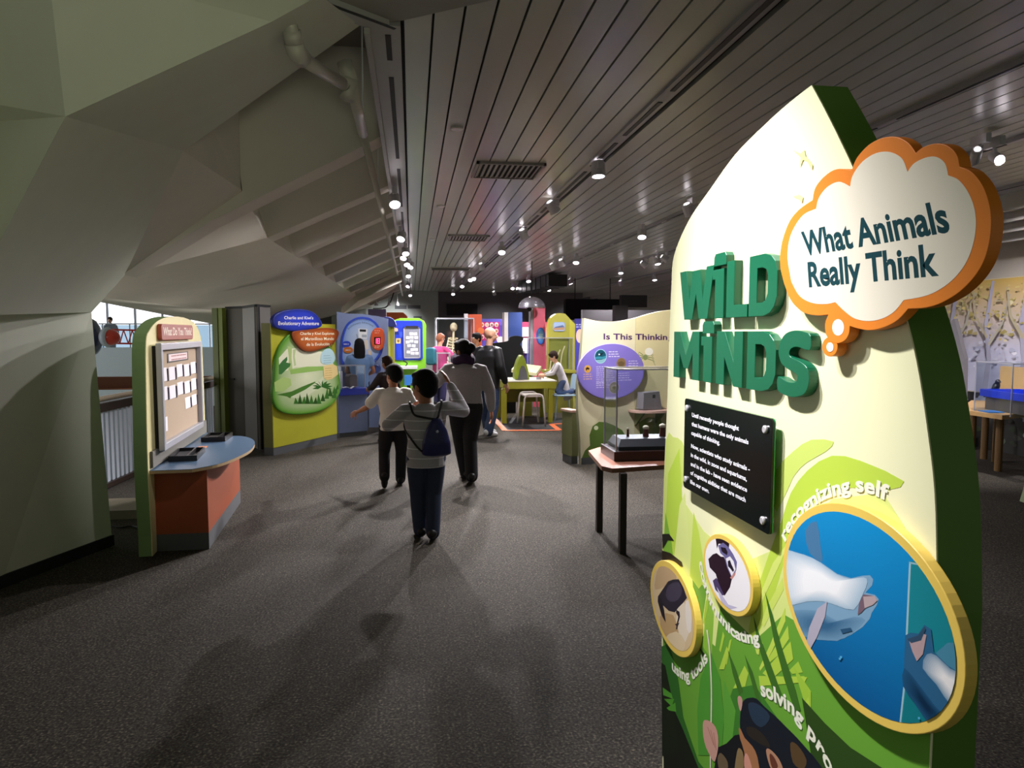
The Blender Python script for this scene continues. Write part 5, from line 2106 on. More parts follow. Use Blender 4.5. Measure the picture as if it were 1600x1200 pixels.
mm.fbox(F3, s0[0], s1[0], s0[1] - .05, s0[1], .001, .5)
mm.build('shelf', mat('shelf_white', '#dcdde0', rough=.4), cb_)
mm = MB()
g0 = F3.w(F3.px(634, 570)[0], s0[1], .3)
mm.tube(catmull([tuple(g0), tuple(g0 + Vector((.03, 0, .05))), tuple(g0 + Vector((0, 0, .09))), tuple(g0 + Vector((-.05, 0, .11)))], 4, closed=False), .012, 8)
mm.build('gooseneck', black, cb_, smooth=True)
# rounded white seat and a small blue tablet beyond the boy
def chair_simple(name, lab, cat, loc, rz, mt, seat_h=.45, back_h=.8, group=None, legs=None, wid=.42):
    root = thing(name, lab, cat, loc, group, rz)
    M_ = PM[root.name]

    def W(x, y, z):
        return M_ @ Vector((x, y, z))
    w_ = wid / 2
    m_ = MB()
    ring = rrect(-w_, -w_, w_, w_, .06)
    n_ = len(ring)
    vs = [W(x, y, seat_h - .02) for x, y in ring] + [W(x, y, seat_h) for x, y in ring]
    m_.add(vs, [tuple(range(n_))[::-1], tuple(range(n_, 2 * n_))] + [(i, (i + 1) % n_, n_ + (i + 1) % n_, n_ + i) for i in range(n_)])
    m_.build('seat', mt, root)
    for sx in (-1, 1):
        for sy in (-1, 1):
            m_ = MB()
            m_.tube([W(sx * (w_ - .04), sy * (w_ - .04), seat_h - .02), W(sx * (w_ - .01), sy * (w_ + .0), 0)], .014, 8)
            m_.build('leg', legs or mt, root)
    if back_h:
        m_ = MB()
        ring = rrect(-w_ + .01, seat_h + .04, w_ - .01, back_h, .08)
        vs = [W(x, w_ - .01 + .10 * (z - seat_h), z) for x, z in ring] + [W(x, w_ + .012 + .10 * (z - seat_h), z) for x, z in ring]
        m_.add(vs, [tuple(range(n_)), tuple(range(n_, 2 * n_))[::-1]] + [(i, n_ + i, n_ + (i + 1) % n_, (i + 1) % n_) for i in range(n_)])
        m_.build('backrest', mt, root)
    return root


sky_blue = mat('sky_blue_plastic', '#a8c4d8', rough=.4)
white_pl = mat('white_plastic', '#d8d8dc', rough=.35)
p = onz(655, 633)
chair_simple('chair', 'white rounded chair back showing between blue panel and pink top visitor', 'chair', (p.x, p.y, 0), 2.9, white_pl, .45, .93)
p = onz(630, 652)
chair_simple('chair', 'small blue legged stool half hidden by the boy with the backpack', 'chair', (p.x + .25, p.y, 0), .3, white_pl, .5, 0, legs=sky_blue)
lt = thing('low_table', 'white topped low table with thin blue legs behind the boy in white', 'table', Vector((-.17, 12.05, 0)))
p = onz(590, 672)
p = Vector((-.37, 11.7, 0))
m_ = MB()
m_.box((p.x + .2, p.y + .35, .505), (.85, .5, .03))
m_.build('table_top', white_pl, lt)
for sx in (-.35, .35):
    for sy in (-.22, .22):
        m_ = MB()
        m_.tube([(p.x + .2 + sx, p.y + .35 + sy, .49), (p.x + .2 + sx, p.y + .35 + sy, 0)], .014, 8)
        m_.build('leg', sky_blue, lt)
tb_ = thing('tablet', 'bright blue tablet screen standing between the two boys', 'screen', onz(643, 604, .62))
FT = YF(13.0)
q0_, q1_ = FT.px(632, 602), FT.px(645, 586)
m_ = MB()
m_.fbox(FT, q0_[0], q1_[0], q0_[1], q1_[1], -.02, 0)
m_.build('screen', mat('blue_screen', '#2a6fc0', emit='#4a8fe0', emit_strength=.5), tb_)
m_ = MB()
m_.box(((q0_[0] + q1_[0]) / 2, 13.06, q0_[1] / 2), (.06, .06, q0_[1]))
m_.build('stand', black, tb_)

# ------------------------------------------------------------------ pale back wall: grilles, boards, wires
def simple(name, lab, cat, Y, x0, y0, x1, y1, d, mt, group=None, floor=False, cutc=0):
    F = YF(Y)
    a0, b1 = F.px(x0, y0)
    a1, b0 = F.px(x1, y1)
    if floor:
        b0 = 0
    m_ = MB()
    if cutc:
        m_.slab(F, [[(a0, b0), (a1, b0), (a1, b1 - cutc), (a1 - cutc, b1), (a0, b1)]], -d, 0)
    else:
        m_.fbox(F, a0, a1, b0, b1, -d, 0)
    o = m_.build(name, mt)
    tag(o, lab, cat, group)
    return o, F, (a0, b0, a1, b1)


gr_dark = mat('vent_grey', '#585f62', rough=.6)
simple('wall_vent', 'left dark grille of two high on the pale back wall', 'vent', 26.6, 617, 477, 635.5, 483, .03, gr_dark, 'grilles on the pale back wall')
simple('wall_vent', 'right dark grille of two high on the pale back wall', 'vent', 26.6, 637, 477, 657, 482.5, .03, gr_dark, 'grilles on the pale back wall')
simple('wall_vent', 'small low grey grille on the pale back wall above the blue board', 'vent', 26.6, 646, 494, 659, 498, .03, gr_dark, 'grilles on the pale back wall')
simple('display_block', 'lilac upright board standing before the pale back wall', 'display board', 21, 575, 483, 603, 500, .3, mat('lilac', '#8a88b8', rough=.5), floor=True)
simple('display_block', 'orange board with cut corner standing before the pale back wall', 'display board', 20, 604, 488, 637, 500, .2, mat('board_orange', '#d0622c', rough=.5), floor=True, cutc=.12)
cbl = thing('cable_lights', 'three small lamps on a curved cable before the pale back wall', 'lights', ony(600, 470, 25))
m_ = MB()
m_.tube(catmull([tuple(ony(x, y, 25)) for x, y in ((583, 482), (600, 481), (609, 474), (613, 464), (616, 455))], 5, closed=False), .02, 6)
m_.build('cable', black, cbl)
for x, y in ((588, 472), (608, 472), (621, 472)):
    m_ = MB()
    m_.lathe(ony(x, y, 25), [(.03, 0), (.06, -.07), (.065, -.12)], 12)
    m_.tube([ony(x, y, 25), Vector((ony(x, y, 25).x, 25, CEIL - .03))], .012, 6)
    m_.build('lamp', lamp_white, cbl)
simple('dark_screen', 'wide black screen high on the charcoal back wall', 'screen', 26.895, 698, 475, 746, 493, .1, black)
sfp, _f, _b = simple('soffit_panel', 'long black panel hung under the far ceiling above the cream wall', 'panel', 19.6, 884, 467, 971, 500, .3, mat('matte_black', '#0c0c0e', rough=.9))
for u_ in (_b[0] + .3, _b[2] - .3):
    m_ = MB()
    m_.tube([(u_, 19.75, _b[3] - .01), (u_, 19.75, CEIL + .005)], .012, 6)
    m_.build('hanger_rod', black, sfp)
simple('grey_block', 'grey partition panel standing behind the cream wall, nearer its wavy top', 'partition', 15, 961, 477, 981, 505, .2, mat('grey_panel', '#5b585c', rough=.8), floor=True)
simple('grey_block', 'wide dark grey partition behind the cream wall', 'partition', 16.5, 911, 484, 1050, 510, .2, mat('dark_grey_panel', '#454246', rough=.8), floor=True)
simple('upper_wall_panel', 'dark grey upper wall panel under the far ceiling beside the cream sign', 'panel', 19, 971, 461, 1011, 480, .2, mat('dark_grey_panel2', '#4a494a', rough=.8))
dct = thing('ceiling_duct', 'black ventilation duct hanging under the far ceiling', 'duct', ony(830, 448, 17))
D0, D1 = onz(806, 459, 2.86), onz(857, 447, 2.86)
FD = Frame((D0.x, D0.y, 0), Vector((D1.x - D0.x, D1.y - D0.y, 0)))
m_ = MB()
Ld = (Vector((D1.x - D0.x, D1.y - D0.y, 0))).length
m_.fbox(FD, 0, Ld, 2.86, 3.16, -.5, 0)
m_.build('body', mat('duct_black', '#151417', rough=.35), dct)
for k in range(7):
    m_ = MB()
    m_.fbox(FD, Ld * (k + .5) / 7 - .015, Ld * (k + .5) / 7 + .015, 2.85, 3.165, -.51, .012)
    m_.build('flange', mat('duct_flange', '#2b292d', rough=.3), dct)

# ------------------------------------------------------------------ far exhibits
F16 = YF(17.0)
a0, b1 = F16.px(681, 497)
a1, _ = F16.px(741, 497)
glass_case('tall_glass_case', 'tall glass case with a small skeleton model in it, far down the hall', F16, a0, a1, .62, b1, -.8, 0, edge=.02)
small_box('exhibit_pedestal', 'grey base carrying the tall glass case', 'plinth', F16, a0, a1, 0, .615, -.8, 0, mat('base_grey', '#75747a', rough=.6))
m_ = MB()
bone = mat('bone', '#d9c79e', rough=.6)
sk = thing('skeleton_model', 'cream skeleton model standing in the tall glass case', 'model', F16.w(F16.px(708, 560)[0], .62, -.4))
xx = F16.px(708, 560, -.4)[0]
m_.ball(F16.w(xx + .02, F16.px(709, 511, -.4)[1], -.4), (.09, .1, .11))
m_.build('skull', bone, sk, smooth=True)
m_ = MB()
m_.tube([F16.w(xx, .62, -.4), F16.w(xx - .02, 1.0, -.4), F16.w(xx, 1.35, -.4), F16.w(xx + .02, 1.75, -.4)], .025, 8)
m_.build('spine', bone, sk)
for k in range(6):
    m_ = MB()
    zc = 1.18 + k * .07
    m_.tube([F16.w(xx + .12 * math.cos(t), zc - .02 * math.sin(t), -.4 + .1 * math.sin(t)) for t in [i * math.pi / 5 for i in range(-5, 6)]], .012, 6)
    m_.build('rib', bone, sk)
m_ = MB()
m_.tube([F16.w(xx - .1, 1.55, -.4), F16.w(xx - .17, 1.25, -.36), F16.w(xx - .12, .98, -.3)], .02, 6)
m_.build('arm', bone, sk)
F14 = YF(15.0)
a0, a1 = F14.px(683, 580)[0], F14.px(704, 580)[0]
zt = F14.px(690, 586)[1]
lct = thing('low_case_table', 'pale low table under the small glass case', 'table', F14.w((a0 + a1) / 2, 0, -.3))
mm = MB()
mm.fbox(F14, a0 - .15, a1 + .1, zt - .05, zt, -.6, .05)
mm.build('table_top', white_pl, lct)
for sx in (a0 - .1, a1 + .05):
    for sc2 in (-.55, 0):
        mm = MB()
        mm.fbox(F14, sx - .02, sx + .02, 0, zt - .05, sc2 - .02, sc2 + .02)
        mm.build('leg', white_pl, lct)
glass_case('display_case', 'small clear case in front of the visitor in pink', F14, a0, a1, zt + .002, F14.px(690, 552)[1], -.45, 0, edge=.014)

F17 = YF(17.2)
simple('lit_white_edge', 'bright white edge board beside the orange pillar', 'display board', 17.9, 725.5, 490, 731.5, 530, .2, mat('lit_white', '#f0f0f4', rough=.5), floor=True)
op, Fo, bx_ = simple('orange_pillar', 'orange upright pillar beside the purple portrait panel', 'pillar', 17.85, 732, 491, 753, 530, .3, mat('pillar_orange', '#d8541e', rough=.5), floor=True)
od = MB()
c_ = Fo.px(751, 517)
od.slab(Fo, [ell(c_[0], c_[1], .09, .085, 24)], .002, .03, .006)
tag(od.build('round_sign', mat('disc_orange', '#e87a34', rough=.5)), 'small orange disc sign fixed to the orange pillar', 'sign')
F18 = YF(18.3)
pp_ = thing('portrait_panel', 'purple and blue panel with rows of round white pictures', 'display panel', ony(768, 560, 18))
a0, b1 = F18.px(748, 498)
a1, _ = F18.px(788, 498)
mm = MB()
mm.slab(F18, [rrect(a0, .5, a1, b1, .12)], -.12, 0, .01)
mm.build('board', mat('violet_blue', '#5a4fc0', rough=.45), pp_)
mm = MB()
mm.fbox(F18, a0 + .2, a1 - .2, 0, .5, -.1, -.02)
mm.build('foot', mat('grey_plinth', '#55575a', rough=0.6), pp_)
A_ = Art(F18, .0005, .0004)
A_.poly(F18.pxs([(751, 503), (781, 503), (781, 532), (751, 532)]), '#c02a7a')
for r_ in range(3):
    for c_ in range(4):
        cx_, cz_ = F18.px(753.5 + c_ * 7.4, 507.5 + r_ * 9.5)
        A_.poly(ell(cx_, cz_, .052, .062, 18), '#f3e6da')
        A_.poly(ell(cx_ + .005, cz_ - .005, .03, .035, 12), ['#c98a5a', '#e8c8a0', '#b06a7a', '#d8a070'][(r_ + c_) % 4])
cx_, cz_ = F18.px(782, 531)
A_.poly(ell(cx_, cz_, .1, .09, 18), '#f6eeee')
A_.build('portrait_print', pp_)
simple('white_pillar_edge', 'white edge board left of the dark blue pillar', 'display board', 17.15, 788, 488, 794, 530, .4, mat('offwhite', '#cfccc8', rough=.5), floor=True)
simple('blue_pillar', 'dark blue upright pillar behind the black silhouette', 'pillar', 17.2, 794.5, 488, 816, 530, .4, mat('pillar_navy', '#1f3f80', rough=.5), floor=True)
mg = thing('magenta_display', 'magenta display wall with white shelves behind the pink pillar', 'display wall', ony(832, 560, 18.6))
F186 = YF(18.6)
a0, b1 = F186.px(807, 503)
a1, _ = F186.px(860, 503)
mm = MB()
mm.fbox(F186, a0, a1, 0, b1, -.3, 0)
mm.build('wall_board', mat('magenta', '#c03060', rough=.5), mg)
for k, (x0, y0, x1, y1) in enumerate(((811, 511, 830, 526), (853, 512, 859, 555), (812, 528, 830, 548))):
    m_ = MB()
    p_, q_ = F186.px(x0, y0), F186.px(x1, y1)
    m_.fbox(F186, p_[0], q_[0], q_[1], p_[1], .002, .06)
    m_.build('white_panel', mat('panel_white', '#d2d0d4', rough=.5), mg)
m_ = MB()
p_, q_ = F186.px(817, 551), F186.px(832, 566)
m_.fbox(F186, p_[0], q_[0], 0, p_[1], .1, .6)
m_.build('blue_cabinet', mat('deep_blue', '#232a80', rough=.5), mg)
m_ = MB()
m_.fbox(F186, p_[0] - .05, q_[0] + .05, p_[1], p_[1] + .06, .08, .62)
m_.build('shelf', white_pl, mg)
simple('purple_sign', 'purple panel with a pale round face picture behind the cream wall', 'display panel', 18.3, 899, 498, 930, 545, .1, mat('purple_board', '#43409a', rough=.5), floor=True)
A_ = Art(F18, .001, .0004)
A_.poly(F18.pxs(ell(906, 525, 6, 11, 20)), '#e8c4a8')
A_.text('Who Is', F18.px(901, 509), F18.px(911, 509), F18.px(901, 505), '#d8d8f0', .02) if False else None
A_.lines(*F18.px(900, 508), F18.px(913, 508)[0], 2, .06, .025, '#c8c8ee', 4)
sf = thing('face_print', 'pale face picture on the purple panel behind the cream wall', 'picture', F18.w(F18.px(906, 540)[0], F18.px(906, 540)[1], .002))
A_.build('print', sf)

# pink pillar with the blue oval
F155 = YF(15.6)
pk = thing('pink_pillar', 'tall pink pillar with grey side and glowing blue oval', 'pillar', ony(843, 632, 15.6))
a0, b1 = F155.px(834, 481)
a1, _ = F155.px(852, 481)
mm = MB()
mm.fbox(F155, a0, a1, 0, b1, -.3, 0)
mm.build('front', mat('pillar_pink', '#e2607e', rough=.45), pk)
mm = MB()
mm.fbox(F155, F155.px(829.5, 481)[0], a0 - .002, 0, b1, -.3, -.02)
mm.build('side', mat('pillar_grey', '#8f8890', rough=.5), pk)
c_ = F155.px(844.5, 525)
mm = MB()
mm.slab(F155, [ell(c_[0], c_[1], .10, .19, 32)], .001, .03, .008)
ovp = mm.build('oval_sign', mat('oval_blue', '#1f58d0', rough=.3), pk)
A_ = Art(F155, .0305, .0003)
A_.shaded(ell(c_[0], c_[1], .085, .165, 28), '#2f7ae0', '#9fd4ff', 3)
A_.lines(c_[0] - .05, c_[1] + .03, c_[0] + .06, 3, .04, .014, '#e6f4ff', 3)
A_.build('oval_print', ovp)

# olive arch panel
F146 = YF(14.8)
oa = thing('arch_panel', 'olive arched panel with desert photograph behind the kneeling child', 'display panel', ony(878, 640, 14.8))
olive_m = mat('olive_board', '#a7a23c', rough=.5)
ap = catmull(F146.pxs([(858, 520), (858, 505), (862, 496), (870, 490), (879, 489.5)]), 4, closed=False) + F146.pxs([(883, 490), (890, 497.5)])
mm = MB()
mm.slab(F146, [[(ap[0][0], 0)] + ap + [(ap[-1][0], 0)]], -.03, 0)
mm.build('front_board', olive_m, oa)
mm = MB()
apb = [p for p in ap]
mm.slab(F146, [[(ap[0][0], 0)] + ap + [(ap[-1][0] + .13, ap[-1][1] - .12), (ap[-1][0] + .13, 0)]], -.3, -.032)
mm.build('body', mat('olive_bright', '#c2bc3e', rough=.5), oa)
p_, q_ = F146.px(864, 503, .02), F146.px(883, 518, .02)
mm = MB()
mm.slab(F146, [rrect(p_[0], q_[1], q_[0], p_[1], .05)], .001, .02, .005)
ph = mm.build('photo_plate', mat('photo_edge', '#8a93a8', rough=.4), oa)
A_ = Art(F146, .0205, .0003)
A_.poly(rrect(p_[0] + .01, q_[1] + .01, q_[0] - .01, p_[1] - .01, .05), '#9fb6d8')
hz_ = (p_[1] + q_[1]) / 2
A_.poly([(p_[0] + .02, q_[1] + .03), (q_[0] - .02, q_[1] + .03), (q_[0] - .012, hz_ - .01), (p_[0] + .012, hz_ - .03)], '#b98f6e')
A_.poly([(p_[0] + .015, hz_ - .03), (q_[0] - .015, hz_ - .01), (q_[0] - .05, hz_ + .035), (p_[0] + .06, hz_)], '#5f6d94')
A_.build('photo_print', ph, 'desert under a blue sky')
mm = MB()
p_, q_ = F146.px(845, 577), F146.px(893, 592)
mm.fbox(F146, p_[0], q_[0], p_[1] - .06, p_[1], .002, .45)
mm.build('shelf', olive_m, oa)
mm = MB()
mm.fbox(F146, p_[0] + .05, q_[0] - .05, 0, p_[1] - .06, .002, .38)
mm.build('cupboard', mat('olive_dark2', '#7d7a28', rough=.55), oa)
v0_, v1_ = F146.px(822, 575, .4), F146.px(889, 527, .4)
glass_case('display_case', 'long clear case with bones in front of the olive arch', F146, p_[0] - .30, q_[0] - .06, p_[1] + .003, F146.px(850, 528, .4)[1], .04, .42, edge=.014)
bnm = thing('bone_model', 'pale curved bones inside the long clear case', 'specimen', F146.w(F146.px(868, 560)[0], p_[1] + .002, .2))
for dx, h_ in ((0, .42), (.1, .5), (-.12, .36)):
    m_ = MB()
    bx0 = F146.px(868, 560, .2)[0] + dx
    m_.tube(catmull([tuple(F146.w(bx0, p_[1] + .004, .2)), tuple(F146.w(bx0 + .03, p_[1] + h_ * .6, .2)), tuple(F146.w(bx0 + .1, p_[1] + h_, .2))], 4, closed=False), .014, 6)
    m_.build('bone', bone, bnm)

# black silhouette
FS = YF(14.5)
shp_ = [(770, 536), (793, 533), (796, 527), (805, 524.5), (816, 526.5), (817.5, 531), (813, 538), (817, 545), (817.5, 556), (812, 562), (808, 575), (806, 600)]
so_ = catmull(FS.pxs(shp_), 3, closed=False)
mm = MB()
mm.slab(FS, [[(so_[0][0], 0)] + so_ + [(so_[-1][0], 0)]], -.04, 0, .004)
tag(mm.build('silhouette_cutout', mat('matte_black', '#0c0c0e', rough=.9)), 'black cut-out silhouette standing behind the man in the black jacket', 'cut-out')

# sloped reading desk
rd = thing('reading_desk', 'pale sloped reading desk behind the olive table', 'desk', ony(826, 640, 14.1))
FR = YF(13.86)
l0, l1, l2, l3 = FR.w(*FR.px(799, 577), 0), FR.w(*FR.px(838, 583), 0), FR.w(*FR.px(846, 572, -.4), -.4), FR.w(*FR.px(808, 567, -.4), -.4)
m_ = MB()
m_.add([l0, l1, l2, l3] + [v - Vector((0, 0, .06)) for v in (l0, l1, l2, l3)], [(0, 1, 2, 3), (7, 6, 5, 4), (0, 4, 5, 1), (1, 5, 6, 2), (2, 6, 7, 3), (3, 7, 4, 0)])
m_.build('sloped_top', mat('desk_pale', '#c9c49a', rough=.4), rd)
m_ = MB()
m_.fbox(FR, FR.px(812, 600)[0], FR.px(832, 600)[0], 0, l0.z - .05, -.3, -.05)
m_.build('pedestal', mat('olive_dark2', '#7d7a28', rough=.55), rd)

# ------------------------------------------------------------------ dark floor mat with orange border, olive table, stool, chair
mt_ = thing('play_mat', 'dark floor mat with orange border under the olive table', 'mat', onz(820, 664))
quad = [onz(x, y, .002) for x, y in ((776, 659), (789, 672.5), (874, 672), (861, 662.5), (893, 661.5), (893, 653), (772, 653))]
m_ = MB()
m_.prism([(p.x, p.y) for p in quad], .001, .006)
m_.build('mat', mat('mat_black', '#1d1d22', rough=.7), mt_)
brd = [onz(x, y, .008) for x, y in ((773, 655), (789, 672.5), (874, 672), (861, 662.5), (893, 661.5))]
for a, b in zip(brd, brd[1:]):
    d = (b - a).normalized()
    n_ = Vector((-d.y, d.x, 0)) * .05
    m_ = MB()
    m_.prism([((a - n_).x, (a - n_).y), ((b - n_).x, (b - n_).y), ((b + n_).x, (b + n_).y), ((a + n_).x, (a + n_).y)], .0065, .009)
    m_.build('border_strip', mat('strip_orange', '#d9662c', rough=.6), mt_)

FT2 = YF(12.75)
ot = thing('activity_table', 'olive green table with white top and gable stand', 'table', ony(826, 655, 13.1))
olive_t = mat('olive_table', '#9b9a24', rough=.5)
ax0, zt = FT2.px(787, 596)
ax1, zb = FT2.px(869, 607)
m_ = MB()
m_.fbox(FT2, ax0, ax1, zb, zt - .012, -1.0, 0)
m_.build('apron', olive_t, ot)
m_ = MB()
m_.fbox(FT2, ax0 - .01, ax1 + .01, zt - .012, zt + .008, -1.02, .012)
m_.build('table_top', mat('table_white', '#d6d2c0', rough=.35), ot)
for xx0, xx1 in ((779, 787), (857.5, 864)):
    for c0 in (-.10, -.97):
        m_ = MB()
        m_.fbox(FT2, FT2.px(xx0, 640)[0] + .06 * (xx0 < 800), FT2.px(xx1, 640)[0] + .06 * (xx0 < 800), 0.007, zb, c0, c0 + .08)
        m_.build('leg', olive_t, ot)
m_ = MB()
m_.fbox(FT2, ax0 + .1, FT2.px(857, 610)[0], zb - .30, zb, -.62, -.58)
m_.build('modesty_panel', mat('olive_dark2', '#7d7a28', rough=.55), ot)
af_ = thing('gable_stand', 'arched stand with green sides and grey front on the white table', 'stand', FT2.w(FT2.px(816, 592)[0], zt + .009, -.25))


def cS(*p):
    return [(760 + x / 6.315, 500 + y / 6.315) for x, y in p]


m_ = MB()
zt9 = zt + .009
gp = FT2.pxs(catmull(cS((285, 588), (290, 500), (310, 420), (335, 365), (350, 350), (370, 360), (400, 440), (418, 510), (428, 588)), 3, closed=False), -.2)
gi = FT2.pxs(cS((312, 588), (330, 500), (348, 452), (372, 452), (395, 500), (412, 588)), -.2)
gp = [(x, max(z, zt9)) for x, z in gp]
m_.slab(FT2, [gp], -.55, -.22, .004)
m_.build('arch', mat('arch_green', '#8fa02e', rough=.3), af_)
m_ = MB()
gi = [(x, max(z, zt9)) for x, z in gi]
m_.slab(FT2, [gi], -.219, -.2, .002)
m_.build('front_panel', mat('arch_grey', '#5c5b60', rough=.5), af_)
for i, (q4, lab) in enumerate(((((838, 593), (846, 593), (845, 589), (838, 589)), 'dark square card on the white table right of the arched stand'),
                               (((797, 594), (805, 594), (806, 590), (798, 590)), 'white paper sheet on the white table left of the arched stand'))):
    pq = [onz(x, y, zt + .010) for x, y in q4]
    m_ = MB()
    m_.prism([(p.x, p.y) for p in pq], zt + .009, zt + .012)
    tag(m_.build('sheet', mat('sheet_%d' % i, ['#5a5660', '#efefef'][i], rough=.6)), lab, 'paper', 'sheets on the white table')

stool = thing('stool', 'white plastic stool with arched legs in front of the olive table', 'stool', onz(830, 666))
sw = mat('stool_white', '#cfc8c0', rough=.4)
fl_, fr_, rl_, rr_ = onz(816.5, 668), onz(852, 667.5), onz(808.5, 662), onz(841, 661)
sz = .585
for a, b in ((fl_, fr_), (rl_, rr_)):
    m_ = MB()
    up_ = Vector((0, 0, 1))
    d = (b - a)
    path = [a, a + d * .05 + up_ * .30, a + d * .09 + up_ * (sz - .08), a + d * .15 + up_ * (sz - .02), a + d * .27 + up_ * sz, a + d * .73 + up_ * sz, a + d * .85 + up_ * (sz - .02), a + d * .91 + up_ * (sz - .08), a + d * .95 + up_ * .30, b]
    path = [p.copy() for p in path]
    path[0].z = .014
    path[-1].z = .014
    m_.tube(path, .016, 8)
    m_.build('leg_frame', sw, stool, smooth=True)
m_ = MB()
q = [fl_.lerp(fr_, .12), fl_.lerp(fr_, .88), rl_.lerp(rr_, .88), rl_.lerp(rr_, .12)]
m_.prism([(p.x, p.y) for p in q], sz - .045, sz - .02)
m_.build('seat', sw, stool)
p = onz(884, 655)
chair_simple('chair', 'pale blue chair with a child kneeling on it', 'chair', (p.x - .04, p.y + .1, .0065), -1.45, sky_blue, .47, .86, wid=.46)

# ------------------------------------------------------------------ chrome dome
dm = thing('dome_lamp', 'silver dome shade hanging from the ceiling above the pink pillar', 'lamp', ony(831, 480, 15.2))
c_ = ony(831, 480, 15.2)
R_ = 21 * 15.2 / 1100
m_ = MB()
prof = [(R_ * math.cos(t), R_ * .78 * math.sin(t)) for t in [i * math.pi / 2 / 9 for i in range(10)]]
m_.lathe(c_, [(R_ * 1.03, -.015), (R_ * 1.03, 0)] + prof, 32)
m_.build('shade', mat('dome_chrome', '#b9b7c4', rough=.18, metal=.9), dm, smooth=True)
m_ = MB()
m_.tube([c_ + Vector((0, 0, R_ * .78)), Vector((c_.x, c_.y, CEIL - .005))], .008, 6)
m_.build('wire', black, dm)
m_ = MB()
m_.lathe(c_ + Vector((-.06, 0, -.09)), [(.03, 0), (.06, .03), (.04, .1)], 14)
m_.build('bulb_holder', black, dm)


# ================================================================== THE CREAM WALL WITH THE PURPLE OVAL
TF = from_floor(onz(908, 726), (3.55, 9.05, 0))
wl = thing('question_wall', 'cream wavy topped display wall with purple oval and painted bushes', 'display wall', TF.w(.8, 0, -.1))
w_cream = mat('wall_cream', '#e2dab0', rough=.5, vary=.03)
top_ = catmull(TF.pxs([(913, 497), (921, 499), (934, 501.5), (950, 502.5), (966, 502), (982, 499.5), (1000, 495), (1020, 489), (1042, 485), (1075, 483), (1110, 486)]), 4, closed=False)
left_ = TF.pxs([(908, 560), (903, 600), (903.5, 640), (907, 690)])
seam_u = TF.px(992, 600)[0]
full = [(0.0, 0.0)] + left_[::-1] + top_ + [(top_[-1][0], 0.0)]
mm = MB()
mm.slab(TF, [full], -.06, -.004)
mm.build('body', mat('wall_edge_grey', '#8a8a72', rough=.6), wl)


def cut_u(poly, u, right):
    big = 50
    box_ = [(u, -1), (big, -1), (big, 9), (u, 9)] if right else [(-big, -1), (u, -1), (u, 9), (-big, 9)]
    return clip_poly(poly, box_)


for i, rgt_ in enumerate((False, True)):
    mm = MB()
    mm.slab(TF, [cut_u(full, seam_u + (.002 if rgt_ else -.002), rgt_)], -.004, 0)
    mm.build('face_panel', mat('wall_cream_%d' % i, ['#e4dcb4', '#dfd4a0'][i], rough=.5, vary=.03), wl)
mm = MB()
mm.fbox(TF, .0, top_[-1][0], 0, .085, .0005, .006)
mm.build('kick_strip', mat('grey_plinth', '#55575a', rough=0.6), wl)
A_ = Art(TF, .0006)


def ct_(*p):
    return [(860 + x / 5, 480 + y / 5) for x, y in p]


def tq(pts, c, s=0):
    A_.pix(ct_(*pts), c, s)


tq([(245, 760), (290, 725), (340, 720), (390, 760), (400, 830), (360, 890), (310, 930), (265, 900), (245, 850)], '#efe6c0', 2)
tq([(245, 1180), (270, 1120), (310, 1080), (305, 1000), (330, 930), (380, 895), (440, 900), (490, 920), (560, 960), (590, 1010), (600, 1180)], '#5f7a35', 1)
tq([(690, 900), (760, 860), (860, 870), (900, 1000), (700, 1000)], '#7c9248', 1)
tq(ell(357, 943, 17, 17, 20), '#dfe6bd')
A_.text_px('Is Thinking', *ct_((415, 250), (415, 250), (415, 205)), '#4a2a5a') if False else None
tp0, tp1, tpt = TF.px(943, 530.3), TF.px(1042.5, 531), TF.px(943, 521)
A_.text('Is This Thinkin', tp0, tp1, tpt, '#4b2b60', .022)
wN = (tp1[0] - tp0[0])
A_.text('g?', (tp1[0] + .02, tp1[1]), (tp1[0] + .18, tp1[1] + .003), (tp1[0] + .02, tpt[1]), '#4b2b60', .022)
# printed spider
for k in range(4):
    for s_ in (-1, 1):
        a0 = 380 + 12 * k
        A_.stroke(TF.pxs(ct_((738 + s_ * 12, 375 + k * 8), (738 + s_ * (45 + 5 * k), 350 + k * 22), (742 + s_ * (62 + 5 * k), 378 + k * 26)), 0), .006, .003, '#8f9a62')
tq(ell(770, 347, 32, 30, 24), '#f5f2df')
tq(ell(741, 392, 17, 22, 20), '#8f9a62')
A_.build('printed_artwork', wl, 'dark purple title, spider and bushes')
# purple oval panel
OV = .055
Lx, Tx, Rx, Bx = (TF.px(*ct_(p)[0], OV) for p in ((213, 510), (490, 284), (735, 500), (490, 718)))
ocx, ocy, orx, ory = (Lx[0] + Rx[0]) / 2, (Tx[1] + Bx[1]) / 2, (Rx[0] - Lx[0]) / 2, (Tx[1] - Bx[1]) / 2
mm = MB()
mm.slab(TF, [ell(ocx, ocy, orx, ory, 64)], .02, OV, .006)
ovl = mm.build('oval_panel', mat('oval_violet', '#8474c4', rough=.4), wl)
A_ = Art(TF, OV + .0005)
A_.poly(ell(ocx, ocy, orx - .012, ory - .012, 56), '#8a7bd0')


def op_(x, y):
    return TF.px(*ct_((x, y))[0], OV)


def pic_(cx, cy, r, rim, fill, extra=()):
    c = op_(cx, cy)
    rr_ = r / 5 * 8.75 / 1100
    A_.poly(ell(c[0], c[1], rr_ * 1.1, rr_ * 1.1, 28), rim)
    A_.poly(ell(c[0], c[1], rr_, rr_, 28), fill)
    for pts, colr in extra:
        q_ = clip_poly([(c[0] + x * rr_, c[1] + y * rr_) for x, y in pts], ell(c[0], c[1], rr_, rr_, 28))
        if len(q_) > 2:
            A_.poly(q_, colr)


